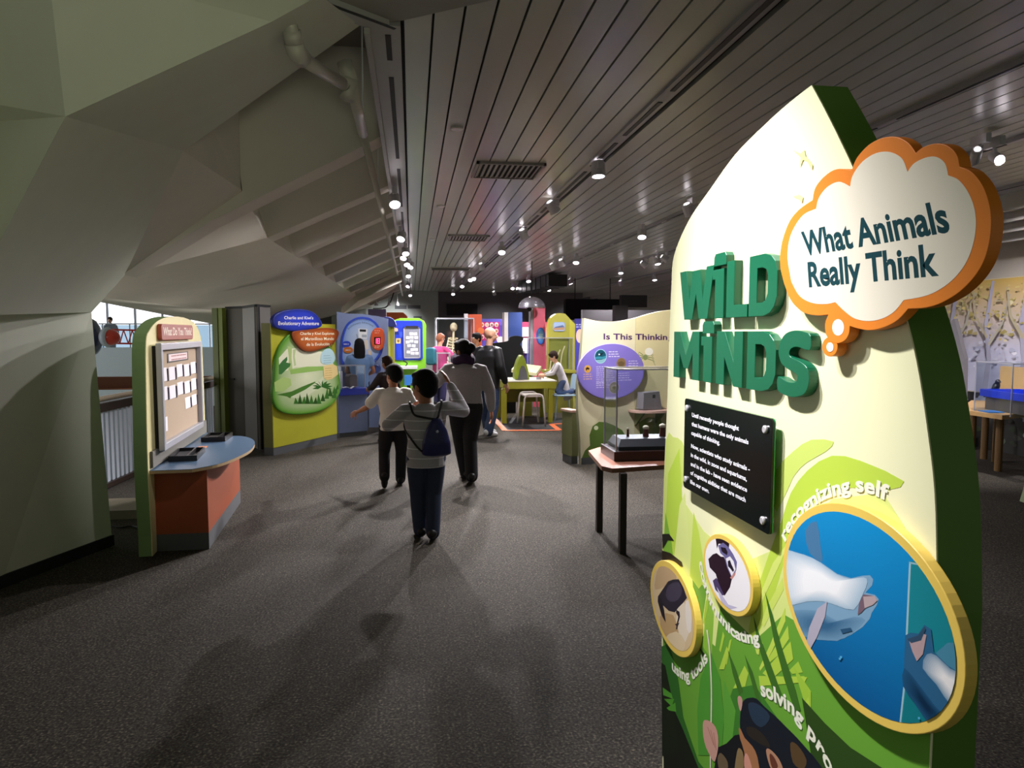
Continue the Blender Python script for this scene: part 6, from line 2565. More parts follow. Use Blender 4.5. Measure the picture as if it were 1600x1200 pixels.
pic_(392, 384, 52, '#a9d8e2', '#1d5568', (([(-1, -.1), (-.2, 0), (.2, -.1), (1, .1), (1, -.4), (-1, -.4)], '#3f93a8'), ([(-.5, .2), (0, .5), (.6, .6), (.2, .15), (-.2, .0)], '#0d2c38'), (ell(-.25, .3, .16, .13, 12), '#e8f4f8'), ([(-1, -.55), (.2, -.5), (1, -.3), (1, -1), (-1, -1)], '#8fc0cc')))
pic_(553, 440, 42, '#a08a68', '#8f7450', (([(-.8, .2), (0, .5), (.8, .1), (.4, -.6), (-.5, -.6)], '#6f5a3c'),))
pic_(290, 483, 28, '#e0b878', '#d9a24e', (([(-.6, .2), (-.1, .55), (.7, .2), (.4, -.3), (0, 0), (-.4, -.5)], '#2a1c12'),))
pic_(498, 628, 45, '#b8a6c8', '#6f6a70', (([(-.8, .3), (-.1, .6), (.8, .2), (.6, -.4), (0, -.1), (-.7, -.4)], '#8e8890'), ([(-.5, .0), (0, .3), (.5, 0), (0, -.4)], '#4a4448'), ([(.1, .4), (.4, .6), (.6, .2)], '#c8a088')))
for x, y, n_, x1, colr in ((455, 352, 3, 545, '#e2dcf4'), (610, 425, 3, 690, '#d2c8ee'), (358, 470, 10, 470, '#c6bcec'), (525, 520, 4, 640, '#c6bcec'), (258, 528, 3, 330, '#e2b8a0'), (358, 594, 3, 455, '#c6bcec'), (420, 490, 6, 505, '#bdb2e6')):
    p_ = op_(x, y)
    A_.lines(p_[0], p_[1], op_(x1, y)[0], n_, .030 if n_ < 6 else .026, .011, colr, x)
A_.build('oval_print', ovl, 'violet print with round photographs and pale small print')
# shelf with grey box, bracket and end ledge
s0 = TF.px(992, 642, .15)
mm = MB()
shp2 = catmull([(s0[0] - .0, 0.0), (s0[0] + .02, .14), (s0[0] + .15, .26), (s0[0] + .35, .30), (s0[0] + .7, .30)], 4, closed=False)
pts3 = [(x, y) for x, y in shp2] + [(s0[0] + .7, .001)]
vsb = [TF.w(x, s0[1] - .03, max(y, .001)) for x, y in pts3] + [TF.w(x, s0[1], max(y, .001)) for x, y in pts3]
n_ = len(pts3)
mm.add(vsb, [tuple(range(n_)), tuple(range(2 * n_ - 1, n_ - 1, -1))] + [(i, n_ + i, n_ + (i + 1) % n_, (i + 1) % n_) for i in range(n_)])
shf = mm.build('shelf', mat('shelf_pinkish', '#c09a88', rough=.45), wl)
mm = MB()
for u_ in (s0[0] + .10, s0[0] + .42):
    q = [TF.w(u_, s0[1] - .031, .001), TF.w(u_, s0[1] - .031, .20), TF.w(u_, s0[1] - .22, .001)]
    mm.add(q + [v + TF.u * .03 for v in q], [(0, 2, 1), (3, 4, 5), (0, 1, 4, 3), (1, 2, 5, 4), (2, 0, 3, 5)])
mm.build('bracket', mat('bracket_green', '#6f7a4a', rough=.55), wl)
gb = thing('listening_box', 'grey slanted box on the pinkish wall shelf beside the sign edge', 'box', TF.w(s0[0] + .2, s0[1], .12))
q = [TF.px(*ct_(p)[0], .12) for p in ((705, 795), (855, 805), (835, 655), (712, 668))]
mm = MB()
q = [(x, max(z, s0[1] + .001)) for x, z in q]
mm.slab(TF, [q], .02, .17, .004)
mm.build('body', mat('box_grey', '#6f6a6c', rough=.6), gb)
mm = MB()
c_ = TF.px(*ct_((808, 695))[0], .17)
mm.fbox(TF, c_[0] - .02, c_[0] + .025, c_[1] - .025, c_[1] + .02, .170, .172)
mm.build('opening', black, gb)
lg = thing('end_ledge', 'olive end ledge with pinkish top at the left end of the cream wall', 'ledge', TF.w(-.05, 0, -.3))
mm = MB()
mm.fbox(TF, -.10, -.004, 0.10, .66, -.33, -.065)
mm.build('body', mat('ledge_olive', '#6f7348', rough=.6), lg)
mm = MB()
mm.fbox(TF, -.115, -.002, .662, .69, -.35, -.062)
mm.build('top', mat('shelf_pinkish', '#c09a88', rough=.45), lg)
mm = MB()
mm.fbox(TF, -.095, -.006, 0, .10, -.32, -.08)
mm.build('plinth', mat('grey_plinth', '#55575a', rough=0.6), lg)

# ------------------------------------------------------------------ table with the glass case behind the sign
TZ = .65
ctab = thing('case_table', 'angled wooden table on dark legs carrying a glass case', 'table', onz(960, 850))
tp_px = [(919.5, 704), (940, 728), (957, 732), (1045, 726)]
tp_ = [onz(x, y, TZ) for x, y in tp_px]
back = [onz(935, 699, TZ), onz(1000, 694.5, TZ), onz(1060, 694, TZ)]
far = [(tp_[3].x + .5, tp_[3].y - .02), (tp_[3].x + .75, tp_[3].y + .35)]
poly = [(p.x, p.y) for p in tp_] + far + [(p.x, p.y) for p in back[::-1]]
mm = MB()
mm.prism(poly, TZ - .035, TZ - .003)
mm.build('table_edge', mat('table_edge_brown', '#8a5f48', rough=.5), ctab)
mm = MB()
mm.prism(poly, TZ - .003, TZ)
mm.build('table_top', mat('salmon_laminate', '#c07a5e', rough=.4), ctab)
leg_m = mat('dark_leg', '#2c2320', rough=.5)
for p in (onz(936, 830), onz(972, 864)):
    mm = MB()
    mm.box((p.x, p.y, (TZ - .035) / 2), (.05, .05, TZ - .035))
    mm.build('leg', leg_m, ctab)
for x_, y_ in ((tp_[3].x + .35, tp_[3].y + .05), (tp_[3].x + .45, tp_[3].y + .5)):
    mm = MB()
    mm.box((x_, y_, (TZ - .035) / 2), (.05, .05, TZ - .035))
    mm.build('leg', leg_m, ctab)
# case standing on a dark plinth, aligned with the hall
pa, pb, pc_ = onz(936, 707, TZ), onz(959.5, 721, TZ), onz(1045, 719, TZ)
FP = Frame((pb.x, pb.y, 0), (pc_ - pb))
dep = (pa - pb).length
PLn = .62
mm = MB()
mm.fbox(FP, 0, PLn, TZ + .001, TZ + .075, -dep, 0)
plt = tag(mm.build('case_plinth', mat('dark_walnut', '#3a1d14', rough=.4)), 'dark wooden plinth under the glass case on the angled table', 'plinth')
z1 = TZ + .076
glass_case('display_case', 'large clear case with three small carvings on the angled table', FP, .02, PLn - .02, z1, FP.px(961, 578, -.02)[1], -dep + .02, -.02, edge=.009)
mm = MB()
o_ = .05
b_ = [FP.w(.05, z1 + .001, -.05), FP.w(PLn - .05, z1 + .001, -.05), FP.w(PLn - .05, z1 + .001, -dep + .05), FP.w(.05, z1 + .001, -dep + .05)]
t_ = [FP.w(.05, z1 + .03, -.05), FP.w(PLn - .05, z1 + .03, -.05), FP.w(PLn - .05, z1 + .03, -dep + .05), FP.w(.05, z1 + .03, -dep + .05)]
t2 = [FP.w(.085, z1 + .085, -.11), FP.w(PLn - .06, z1 + .085, -.11), FP.w(PLn - .06, z1 + .085, -dep + .07), FP.w(.085, z1 + .085, -dep + .07)]
mm.add(b_ + t_ + t2, [(3, 2, 1, 0), (0, 1, 5, 4), (1, 2, 6, 5), (2, 3, 7, 6), (3, 0, 4, 7), (4, 5, 9, 8), (5, 6, 10, 9), (6, 7, 11, 10), (7, 4, 8, 11), (8, 9, 10, 11)])
tag(mm.build('display_riser', mat('slate_grey', '#201f25', rough=.5)), 'dark grey stepped riser inside the glass case', 'riser')
brn = mat('carving_brown', '#6a2f1c', rough=.5)
crm = mat('carving_cream', '#e8dcc0', rough=.6)
for i, (px_, wd, ht, lab) in enumerate(((981, .012, .07, 'thin brown carving with cream tip inside the glass case'), (1009, .026, .078, 'wide brown carving with cream cap inside the glass case'), (1035, .028, .09, 'brown carving with large white cap beside the sign edge'))):
    zb_ = z1 + .0855
    u_ = FP.px(px_, 680, -dep * .55)[0]
    base_ = FP.w(u_, zb_, -dep * .55)
    cv = thing('carving', lab, 'carving', base_)
    mm = MB()
    mm.lathe(base_, [(wd, 0), (wd * .9, ht * .3), (wd * .75, ht * .6), (wd * .85, ht * .85), (wd * .6, ht * .9)], 14)
    mm.build('body', brn, cv)
    mm = MB()
    mm.ball(base_ + Vector((0, 0, ht * .93)), (wd * 1.05, wd * 1.05, wd * .6 + .004), 12, 6)
    mm.build('cap', crm, cv, smooth=True)

# ================================================================== RIGHT WALL: MURAL, TABLE WITH THE CROW
MF = Frame((8.24, 12.0, 0), (0, -1, 0))
mural = thing('forest_mural', 'large pale yellow and blue forest mural on the right wall', 'mural', (8.2, 9.5, .9))
mm = MB()
mm.fbox(MF, -3.5, 7.5, .80, 2.44, .0, .008)
mm.build('panel', mat('mural_board', '#cfc4a0', rough=.6), mural)
A_ = Art(MF, .0086, .0001)
c1_ = rgb('#c9a95a')


def mcol(p):
    t = min(1, max(0, (p[1] - .85) / 1.55))
    t = max(0, (t - .35) / .65)
    w_ = rgb('#c6c6dc')
    return tuple(a + (b - a) * t for a, b in zip(w_, c1_))


strips = 8
for k in range(strips):
    za, zb_ = .81 + 1.62 * k / strips, .81 + 1.62 * (k + 1) / strips
    A_.poly([(-3.49, za), (7.49, za), (7.49, zb_), (-3.49, zb_)], mcol, rise=False)
rr2 = random.Random(11)
for k in range(1100):
    u_ = rr2.uniform(-3.2, 7.2)
    z_ = rr2.triangular(1.0, 2.36, 2.1)
    s_ = rr2.uniform(.015, .06)
    colr = rr2.choice(['#b5a566', '#a89c60', '#c9b878', '#bdb07c', '#b8b090', '#d8cfa8'] if z_ > 1.55 else ['#b2b5cc', '#bcbfd4', '#e2e4f0', '#c4c7dc', '#d4d6e6'])
    A_.poly([(u_ + s_ * rr2.uniform(.5, 1.2) * math.cos(a), min(2.425, max(.83, z_ + .6 * s_ * rr2.uniform(.5, 1.2) * math.sin(a)))) for a in [i * math.pi / 4 for i in range(8)]], colr)
for u_, w_ in ((1.1, .06), (1.75, .05), (2.35, .075), (3.0, .06), (3.6, .09), (4.3, .06), (5.2, .08), (-.5, .07), (.3, .05)):
    A_.stroke([(u_, .83), (u_ + .05, 1.3), (u_ - .03, 1.8), (u_ + .06, 2.4)], w_ * .8, w_ * .4, '#a3a2b8')
    A_.stroke([(u_ + .03, 1.5), (u_ + .25, 1.8), (u_ + .35, 2.2)], w_ * .4, w_ * .15, '#aaa698')
    A_.stroke([(u_, 1.6), (u_ - .22, 1.9), (u_ - .3, 2.3)], w_ * .35, w_ * .15, '#b0a68c')
for k in range(500):
    u_, z_ = rr2.uniform(-3.2, 7.2), rr2.uniform(1.7, 2.36)
    s_ = rr2.uniform(.012, .04)
    A_.poly([(u_ + s_ * rr2.uniform(.5, 1.2) * math.cos(a), min(2.425, z_ + .6 * s_ * rr2.uniform(.5, 1.2) * math.sin(a))) for a in [i * math.pi / 4 for i in range(8)]], rr2.choice(['#b5a35a', '#cdbc7a', '#9a9158']))
A_.build('mural_print', mural, 'printed trees in mist', .6)
mm = MB()
mm.fbox(MF, -3.5, 7.5, .0, .795, .0, .05)
lw = mm.build('lower_wall_panel', mat('lower_dark', '#2b2a28', rough=.8))
tag(lw, 'dark lower wall band under the forest mural, printed with stones and leaves', 'wall panel')
A_ = Art(MF, .0506, .0001)
for k in range(200):
    u_, z_ = rr2.uniform(-2, 6.5), rr2.uniform(.1, .75)
    s_ = rr2.uniform(.03, .08)
    A_.poly([(u_ + s_ * rr2.uniform(.6, 1.2) * math.cos(a), min(.78, max(.02, z_ + s_ * .7 * rr2.uniform(.6, 1.2) * math.sin(a)))) for a in [i * math.pi / 3 for i in range(6)]],
            rr2.choice(['#4a4844', '#3a3936', '#5f6a5a', '#2f3a28', '#8a8fa0'] if z_ < .5 else ['#9aa0b4', '#7d8a78', '#5f7a4a', '#aab0c4']))
A_.build('printed_stones', lw)
# leaning grey panel
lp = MB()
q = [onx(x, y, 7.9) for x, y in ((1468, 512), (1491, 498), (1507, 560), (1507, 640), (1470, 640))]
q[3].z = q[4].z = 0
lp.add(q + [v + Vector((.06, 0, 0)) for v in q], [(0, 1, 2, 3, 4), (9, 8, 7, 6, 5)] + [(i, 5 + i, 5 + (i + 1) % 5, (i + 1) % 5) for i in range(5)])
tag(lp.build('grey_screen', mat('screen_grey', '#7d7a80', rough=.7)), 'grey slanted screen before the forest mural beside the sign edge', 'screen')
# octagonal table
rt_ = thing('octagonal_table', 'light wooden angled table on round legs before the forest mural', 'table', (7.3, 7.9, 0))
RZ = .735
tp = [onz(x, y, RZ) for x, y in ((1498, 638), (1516, 642), (1566, 649), (1600, 645.5))]
poly = [(p.x, p.y) for p in tp] + [(7.75, 7.3), (8.05, 7.7), (8.05, 8.6), (7.7, 8.75)]
mm = MB()
mm.prism(poly, RZ - .05, RZ)
mm.build('table_top', mat('light_oak', '#c09a66', rough=.45, vary=.1), rt_)
oak_d = mat('oak_leg', '#7a5c36', rough=.5)
for p in (onz(1517, 724), onz(1559, 736), onz(1537, 717), onz(1555, 722)):
    mm = MB()
    mm.tube([(p.x, p.y, 0), (p.x, p.y, RZ - .05)], .042, 14)
    mm.build('leg', oak_d, rt_)
FQ = from_floor((tp[1].x + .06, tp[1].y + .02, 0), (tp[2].x - .02, tp[2].y + .06, 0))
Lq = (Vector((tp[2].x - .02, tp[2].y + .06, 0)) - Vector((tp[1].x + .06, tp[1].y + .02, 0))).length
cz = FQ.px(1566, 568)[1]
glass_case('display_case', 'clear case around a black crow on the light wooden table', FQ, 0, max(Lq, FQ.px(1606, 615, -.2)[0] + .04), RZ + .001, cz, -.85, -.0, edge=.009)
gbx = small_box('crow_stand', 'dark grey box inside the clear case under the blue tray', 'box', FQ, FQ.px(1540, 615, -.25)[0], FQ.px(1604, 615, -.25)[0], RZ + .002, RZ + .16, -.62, -.25, mat('stand_grey', '#5f5a58', rough=.6))
bt = thing('blue_tray', 'bright blue tray holding a black crow in the clear case', 'tray', FQ.w(Lq * .6, RZ + .162, -.45))
zt_ = RZ + .162
t0, t1 = FQ.px(1531, 615, -.2)[0], FQ.px(1606, 615, -.2)[0]
mm = MB()
mm.fbox(FQ, t0, t1, zt_, zt_ + .02, -.68, -.2)
e = .02
for q in ((t0, t1, -.22, -.2), (t0, t1, -.68, -.66), (t0, t0 + e, -.66, -.22), (t1 - e, t1, -.66, -.22)):
    mm.fbox(FQ, q[0], q[1], zt_ + .02, zt_ + .085, q[2], q[3])
mm.build('tray_body', mat('tray_blue', '#1f3fd0', rough=.3), bt)
sh_ = MB()
sh_.fbox(FQ, .05, Lq * .6, RZ + .002, RZ + .012, -.2, -.02)
tag(sh_.build('blue_card', mat('sheet_blue', '#2a84d8', rough=.4)), 'bright blue card lying on the light wooden table inside the case', 'card')
cr = thing('crow_model', 'small black crow standing on the blue tray in the clear case', 'bird', FQ.w(Lq * .62, zt_ + .0205, -.42))
mm = MB()
cx_ = FQ.px(1556, 606, -.42)[0]
B_ = FQ.w(cx_, zt_ + .021, -.42)
uu = FQ.u
mm.ball(B_ + Vector((0, 0, .085)), (.045, .04, .07), 14, 8, Matrix.Rotation(.5, 3, 'Y'))
mm.ball(B_ + uu * .03 + Vector((0, 0, .15)), (.032, .028, .032), 12, 8)
mm.tube([B_ + uu * .05 + Vector((0, 0, .155)), B_ + uu * .075 + Vector((0, 0, .15)), B_ + uu * .095 + Vector((0, 0, .142))], [.016, .011, .002], 8)
mm.tube([B_ - uu * .02 + Vector((0, 0, .06)), B_ - uu * .07 + Vector((0, 0, .03)), B_ - uu * .1 + Vector((0, 0, .012))], [.032, .026, .014], 8)
mm.build('body', mat('crow_black', '#0c0c10', rough=.4), cr, smooth=True)
mm = MB()
for s_ in (-.012, .016):
    mm.tube([B_ + uu * s_ + Vector((0, 0, .05)), B_ + uu * s_], .005, 6)
mm.build('legs', black, cr)
op2 = MB()
p_, q_ = onx(1563, 572, 8.0), onx(1620, 612, 8.0)
op2.hexa([(8.0, p_.y, .85), (8.0, q_.y, .85), (8.05, q_.y, .85), (8.05, p_.y, .85), (8.0, p_.y, p_.z), (8.0, q_.y, p_.z), (8.05, q_.y, p_.z), (8.05, p_.y, p_.z)])
tag(op2.build('wooden_back_panel', mat('back_oak', '#d8b078', rough=.5)), 'light wooden panel on the right wall behind the crow case', 'panel')
sc3 = thing('touch_screen', 'small dark screen with a bright blue top showing beside the sign edge', 'screen', onx(1490, 700, 7.2))
q = [onx(x, y, 7.2) for x, y in ((1484, 585), (1499, 585), (1495, 606), (1484, 606))]
mm = MB()
mm.add(q + [v + Vector((.05, .05, 0)) for v in q], [(0, 1, 2, 3), (7, 6, 5, 4), (0, 4, 5, 1), (1, 5, 6, 2), (2, 6, 7, 3), (3, 7, 4, 0)])
mm.build('screen', mat('screen_dark', '#3f6f78', rough=.25), sc3)
mm = MB()
c_ = onx(1489, 579, 7.2)
mm.ball(c_, (.05, .08, .05), 14, 8)
mm.build('blue_top', mat('cyan_plastic', '#1f8fd8', rough=.25), sc3, smooth=True)
mm = MB()
mm.tube([Vector((7.24, q[2].y, 0)), Vector((7.24, q[2].y, q[2].z))], .03, 10)
mm.build('stand', black, sc3)
# pale board edge at the far right
we = MB()
q = [onz(1592, 784), onz(1604, 792)]
F_ = from_floor(q[0], q[1])
we.slab(F_, [F_.pxs([(1593, 783), (1600, 760), (1640, 700), (1640, 800)])], -.05, 0)
tag(we.build('signboard', mat('pale_green_edge', '#9fb08a', rough=.5)), 'pale green panel foot at the right frame edge near the octagonal table', 'panel')


# ================================================================== PEOPLE
def mesh_blob(shapes, voxel, smooth=4):
    """merge rounded shapes into one continuous skin; returns verts, faces"""
    me = bpy.data.meshes.new('blob')
    me.from_pydata([tuple(v) for v in shapes.v], [], shapes.f)
    bm = bmesh.new()
    bm.from_mesh(me)
    bmesh.ops.recalc_face_normals(bm, faces=bm.faces)
    bm.to_mesh(me)
    bm.free()
    o = bpy.data.objects.new('blob', me)
    COL.objects.link(o)
    r = o.modifiers.new('r', 'REMESH')
    r.mode = 'VOXEL'
    r.voxel_size = voxel
    s = o.modifiers.new('s', 'SMOOTH')
    s.factor = 0.5
    s.iterations = smooth
    dg_ = bpy.context.evaluated_depsgraph_get()
    dg_.update()
    ev = o.evaluated_get(dg_)
    m2 = bpy.data.meshes.new_from_object(ev)
    vs = [v.co.copy() for v in m2.vertices]
    fs = [tuple(p.vertices) for p in m2.polygons]
    bpy.data.objects.remove(o)
    bpy.data.meshes.remove(m2)
    bpy.data.meshes.remove(me)
    return vs, fs


class Body(MB):
    def limb(s, pts, rads, n=12):
        pts = [Vector(p) for p in pts]
        s.tube(pts, rads, n)
        s.ball(pts[0], rads[0] * .98, 12, 8)
        s.ball(pts[-1], rads[-1] * .98, 12, 8)
        return s

    def loft(s, rings, n=20):
        """rings: (centre, side vector, depth vector)"""
        vs, fs = [], []
        for c, a, b in rings:
            for k in range(n):
                t = 2 * math.pi * k / n
                vs.append(Vector(c) + Vector(a) * math.cos(t) + Vector(b) * math.sin(t))
        for i in range(len(rings) - 1):
            for k in range(n):
                fs.append((i * n + k, i * n + (k + 1) % n, (i + 1) * n + (k + 1) % n, (i + 1) * n + k))
        fs.append(tuple(range(n))[::-1])
        fs.append(tuple((len(rings) - 1) * n + k for k in range(n)))
        return s.add(vs, fs)


def mix(a, b, t):
    return Vector(a).lerp(Vector(b), t)


def hand_shapes(B, wr, el, palm_n, s, curl=.5, side=1, fr=.0078):
    """palm, four unequal fingers and a thumb at the end of a forearm"""
    wr, el = Vector(wr), Vector(el)
    d = (wr - el).normalized()
    pn = Vector(palm_n)
    pn = (pn - d * pn.dot(d)).normalized()
    lat = d.cross(pn) * side
    L = s * .105                        # hand length
    pc = wr + d * L * .42
    R = Matrix((lat, pn, d)).transposed()
    B.ball(pc, (L * .26, L * .12, L * .36), 12, 8, R)
    for i, (off, ln) in enumerate(((-.19, .46), (-.065, .52), (.06, .49), (.18, .38))):
        b0 = wr + d * L * .68 + lat * L * off
        p1 = b0 + (d * .9 + pn * curl * .25).normalized() * L * ln * .45
        p2 = p1 + (d * .7 + pn * curl * .9).normalized() * L * ln * .32
        p3 = p2 + (d * .35 + pn * curl * 1.3).normalized() * L * ln * .25
        B.limb([b0, p1, p2, p3], [fr, fr * .95, fr * .88, fr * .75], 8)
    t0 = wr + d * L * .28 - lat * L * .22
    t1 = t0 + (d * .6 - lat * .7 + pn * .25).normalized() * L * .28
    t2 = t1 + (d * .85 - lat * .1 + pn * .35).normalized() * L * .24
    B.limb([t0, t1, t2], [fr * 1.2, fr * 1.05, fr * .85], 8)


SKIN = mat('skin_tan', '#a9704f', rough=.55, vary=.05, scale=30)
SKIN2 = mat('skin_fair', '#cf9c80', rough=.55, vary=.05, scale=30)
SKIN_HAIR = mat('hair_black', '#0d0b0c', rough=.75, spec=.2, vary=.3, scale=60)
HAIR_BROWN = mat('hair_brown', '#2a1a13', rough=.75, spec=.2, vary=.3, scale=60)


def person(label, loc, rz, h, J=None, fat=1.0, hs=1.0, look=(0, 0), skin=None, top=None, pants=None, shoes=None, hair=None, sleeve=1.0, hem=.50,
           voxel=.009, bald=False, hair_style='short', cuff=.045, hand_curl=.5, palm=None, group=None, top_name='shirt', pants_name='trousers', shoe_name='shoe', seated=False):
    P = {'pel': (0, 0, .53), 'waist': (0, 0, .61), 'chest': (0, 0, .725), 'neck': (0, -.006, .822), 'head': (0, .014, .925),
         'shL': (-.106, 0, .787), 'shR': (.106, 0, .787), 'elL': (-.145, -.015, .635), 'elR': (.145, -.015, .635), 'wrL': (-.15, .035, .495), 'wrR': (.15, .035, .495),
         'hipL': (-.052, 0, .52), 'hipR': (.052, 0, .52), 'knL': (-.056, .014, .285), 'knR': (.056, .014, .285), 'anL': (-.056, -.014, .045), 'anR': (.056, -.014, .045),
         'toeL': (-.066, .085, .018), 'toeR': (.066, .085, .018)}
    P.update(J or {})
    M_ = Matrix.Translation(Vector(loc)) @ Matrix.Rotation(rz, 4, 'Z')
    P = {k: M_ @ (Vector(v) * h) for k, v in P.items()}
    R3 = M_.to_3x3()
    root = thing('person', label, 'person', loc, group, rz)
    PMr = PM[root.name]
    skin = skin or SKIN
    up = Vector((0, 0, 1))
    sh_ax = (P['shR'] - P['shL']).normalized()
    hp_ax = (P['hipR'] - P['hipL']).normalized()
    spine = (P['neck'] - P['pel']).normalized()
    dep_s = spine.cross(sh_ax).normalized()
    dep_h = spine.cross(hp_ax).normalized()
    f = fat
    # --- body
    B = Body()

    def torso(T, g, hemz=None):
        rings = []
        if hemz is not None:
            c = P['pel'] + (P['waist'] - P['pel']).normalized() * (hemz - .53) * h
            rings.append((c, hp_ax * h * .088 * f * g, dep_h * h * .066 * f * g))
        rings += [(P['pel'] + up * h * .012, hp_ax * h * .088 * f * g, dep_h * h * .068 * f * g), (P['waist'], (hp_ax + sh_ax).normalized() * h * .080 * f * g, (dep_s + dep_h).normalized() * h * .060 * f * g),
                  (P['chest'], sh_ax * h * .096 * f * g, dep_s * h * .067 * f * g),
                  (mix(P['chest'], P['neck'], .55), sh_ax * h * .094 * (f * .5 + .5) * g, dep_s * h * .056 * f * g),
                  (mix(P['chest'], P['neck'], .82), sh_ax * h * .056 * g, dep_s * h * .043 * g), (mix(P['chest'], P['neck'], 1.04), sh_ax * h * .036 * g, dep_s * h * .034 * g)]
        T.loft(rings)

    torso(B, .86)
    hy, hpz = look
    Rh = R3 @ Matrix.Rotation(hy, 3, 'Z') @ Matrix.Rotation(hpz, 3, 'X')
    hc = P['head']
    k = h * hs
    face = Rh @ Vector((0, 1, 0))
    hx = Rh @ Vector((1, 0, 0))
    hz = Rh @ Vector((0, 0, 1))
    B.limb([P['neck'] - up * .02 * h, mix(P['neck'], hc, .6)], [.034 * h, .030 * k], 12)
    B.ball(hc + hz * .012 * k - face * .006 * k, (.046 * k, .056 * k, .056 * k), 18, 12, Rh)
    B.ball(hc - hz * .022 * k + face * .014 * k, (.037 * k, .040 * k, .042 * k), 16, 10, Rh)
    B.ball(hc - hz * .052 * k + face * .034 * k, (.017 * k, .014 * k, .012 * k), 10, 8, Rh)
    B.limb([hc + hz * .006 * k + face * .050 * k, hc - hz * .016 * k + face * .060 * k], [.006 * k, .0095 * k], 8)
    for s_ in (-1, 1):
        B.ball(hc + hx * s_ * .046 * k - hz * .006 * k - face * .004 * k, (.007 * k, .012 * k, .019 * k), 10, 8, Rh)
    for s_, a in ((-1, 'L'), (1, 'R')):
        B.limb([P['sh' + a], mix(P['sh' + a], P['el' + a], .5), P['el' + a]], [.026 * h * f, .026 * h * f, .022 * h], 12)
        B.limb([P['el' + a], mix(P['el' + a], P['wr' + a], .35), P['wr' + a]], [.022 * h, .023 * h, .0155 * h], 12)
        pn = (palm or {}).get(a)
        pn = R3 @ Vector(pn) if pn is not None else R3 @ Vector((-s_, .2, 0))
        hand_shapes(B, P['wr' + a], P['el' + a], pn, h, hand_curl, s_, max(.0078, voxel * .95))
        B.limb([P['hip' + a], mix(P['hip' + a], P['kn' + a], .5), P['kn' + a]], [.050 * h * f, .042 * h * f, .031 * h], 12)
        B.limb([P['kn' + a], mix(P['kn' + a], P['an' + a], .3), P['an' + a]], [.031 * h, .033 * h * f, .019 * h], 12)
        B.limb([P['an' + a] - up * .005 * h, mix(P['an' + a], P['toe' + a], .55), P['toe' + a]], [.017 * h, .016 * h, .012 * h], 10)
    vs, fs = mesh_blob(B, voxel)
    link('body', vs, fs, skin, root, True)
    for s_ in (-1, 1):
        E_ = MB()
        E_.ball(hc + hx * s_ * .019 * k + hz * .008 * k + face * .048 * k, .0075 * k, 10, 8, m=0)
        E_.ball(hc + hx * s_ * .019 * k + hz * .008 * k + face * .0535 * k, .0038 * k, 8, 6, m=1)
        E_.build('eye', [mat('eye_white', '#d8d4d0', rough=.3), mat('eye_dark', '#1a100c', rough=.2)], root, True)
    Mo = MB()
    Mo.ball(hc - hz * .033 * k + face * .0525 * k, (.014 * k, .004 * k, .0035 * k), 10, 6, Rh)
    Mo.build('mouth', mat('lips', '#8a4a42', rough=.5), root, True)
    # --- trousers
    if pants:
        T = Body()
        g = 1.08
        T.loft([(P['pel'] - up * .03 * h, hp_ax * h * .090 * f * g, dep_h * h * .068 * f * g), (P['pel'] + up * .012 * h, hp_ax * h * .090 * f * g, dep_h * h * .070 * f * g), (mix(P['pel'], P['waist'], .6), hp_ax * h * .084 * f * g, dep_h * h * .063 * f * g)])
        for a in 'LR':
            T.limb([P['hip' + a], mix(P['hip' + a], P['kn' + a], .5), P['kn' + a]], [.054 * h * f, .049 * h * f, .040 * h * f], 14)
            end = mix(P['kn' + a], P['an' + a], 1.03 - cuff)
            T.limb([P['kn' + a], mix(P['kn' + a], P['an' + a], .4), end], [.040 * h * f, .039 * h * f, .036 * h * f], 14)
        vs, fs = mesh_blob(T, voxel * 1.15, 5)
        link(pants_name, vs, fs, pants, root, True)
    # --- upper garment
    if top:
        T = Body()
        torso(T, 1.12, hem)
        for s_, a in ((-1, 'L'), (1, 'R')):
            T.limb([mix(P['sh' + a], P['neck'], .25), P['sh' + a], mix(P['sh' + a], P['el' + a], min(1, sleeve * 2) * .5), mix(P['sh' + a], P['el' + a], min(1, sleeve * 2))],
                   [.030 * h, .036 * h * f, .036 * h * f, (.033 if sleeve >= .5 else .040) * h * f], 14)
            if sleeve > .5:
                t = (sleeve - .5) * 2
                T.limb([P['el' + a], mix(P['el' + a], P['wr' + a], t * .5), mix(P['el' + a], P['wr' + a], t * .97)], [.033 * h * f, .031 * h * f, .024 * h * f], 14)
        vs, fs = mesh_blob(T, voxel * 1.1, 5)
        link(top_name, vs, fs, top, root, True)
    # --- shoes
    if shoes:
        for a in 'LR':
            T = Body()
            an, to = P['an' + a], P['toe' + a]
            d = to - an
            T.limb([an - d * .28 - up * .004 * h, mix(an, to, .5) - up * .004 * h, to], [.028 * h, .029 * h, .022 * h], 12)
            T.limb([an + (an - to) * .10, an + (P['kn' + a] - an) * .10], [.029 * h, .027 * h], 12)
            vs, fs = mesh_blob(T, voxel * .8, 3)
            zmin = loc[2] + .001 if not seated else -9
            vs = [Vector((v.x, v.y, max(v.z, zmin))) for v in vs]
            link(shoe_name, vs, fs, shoes, root, True)
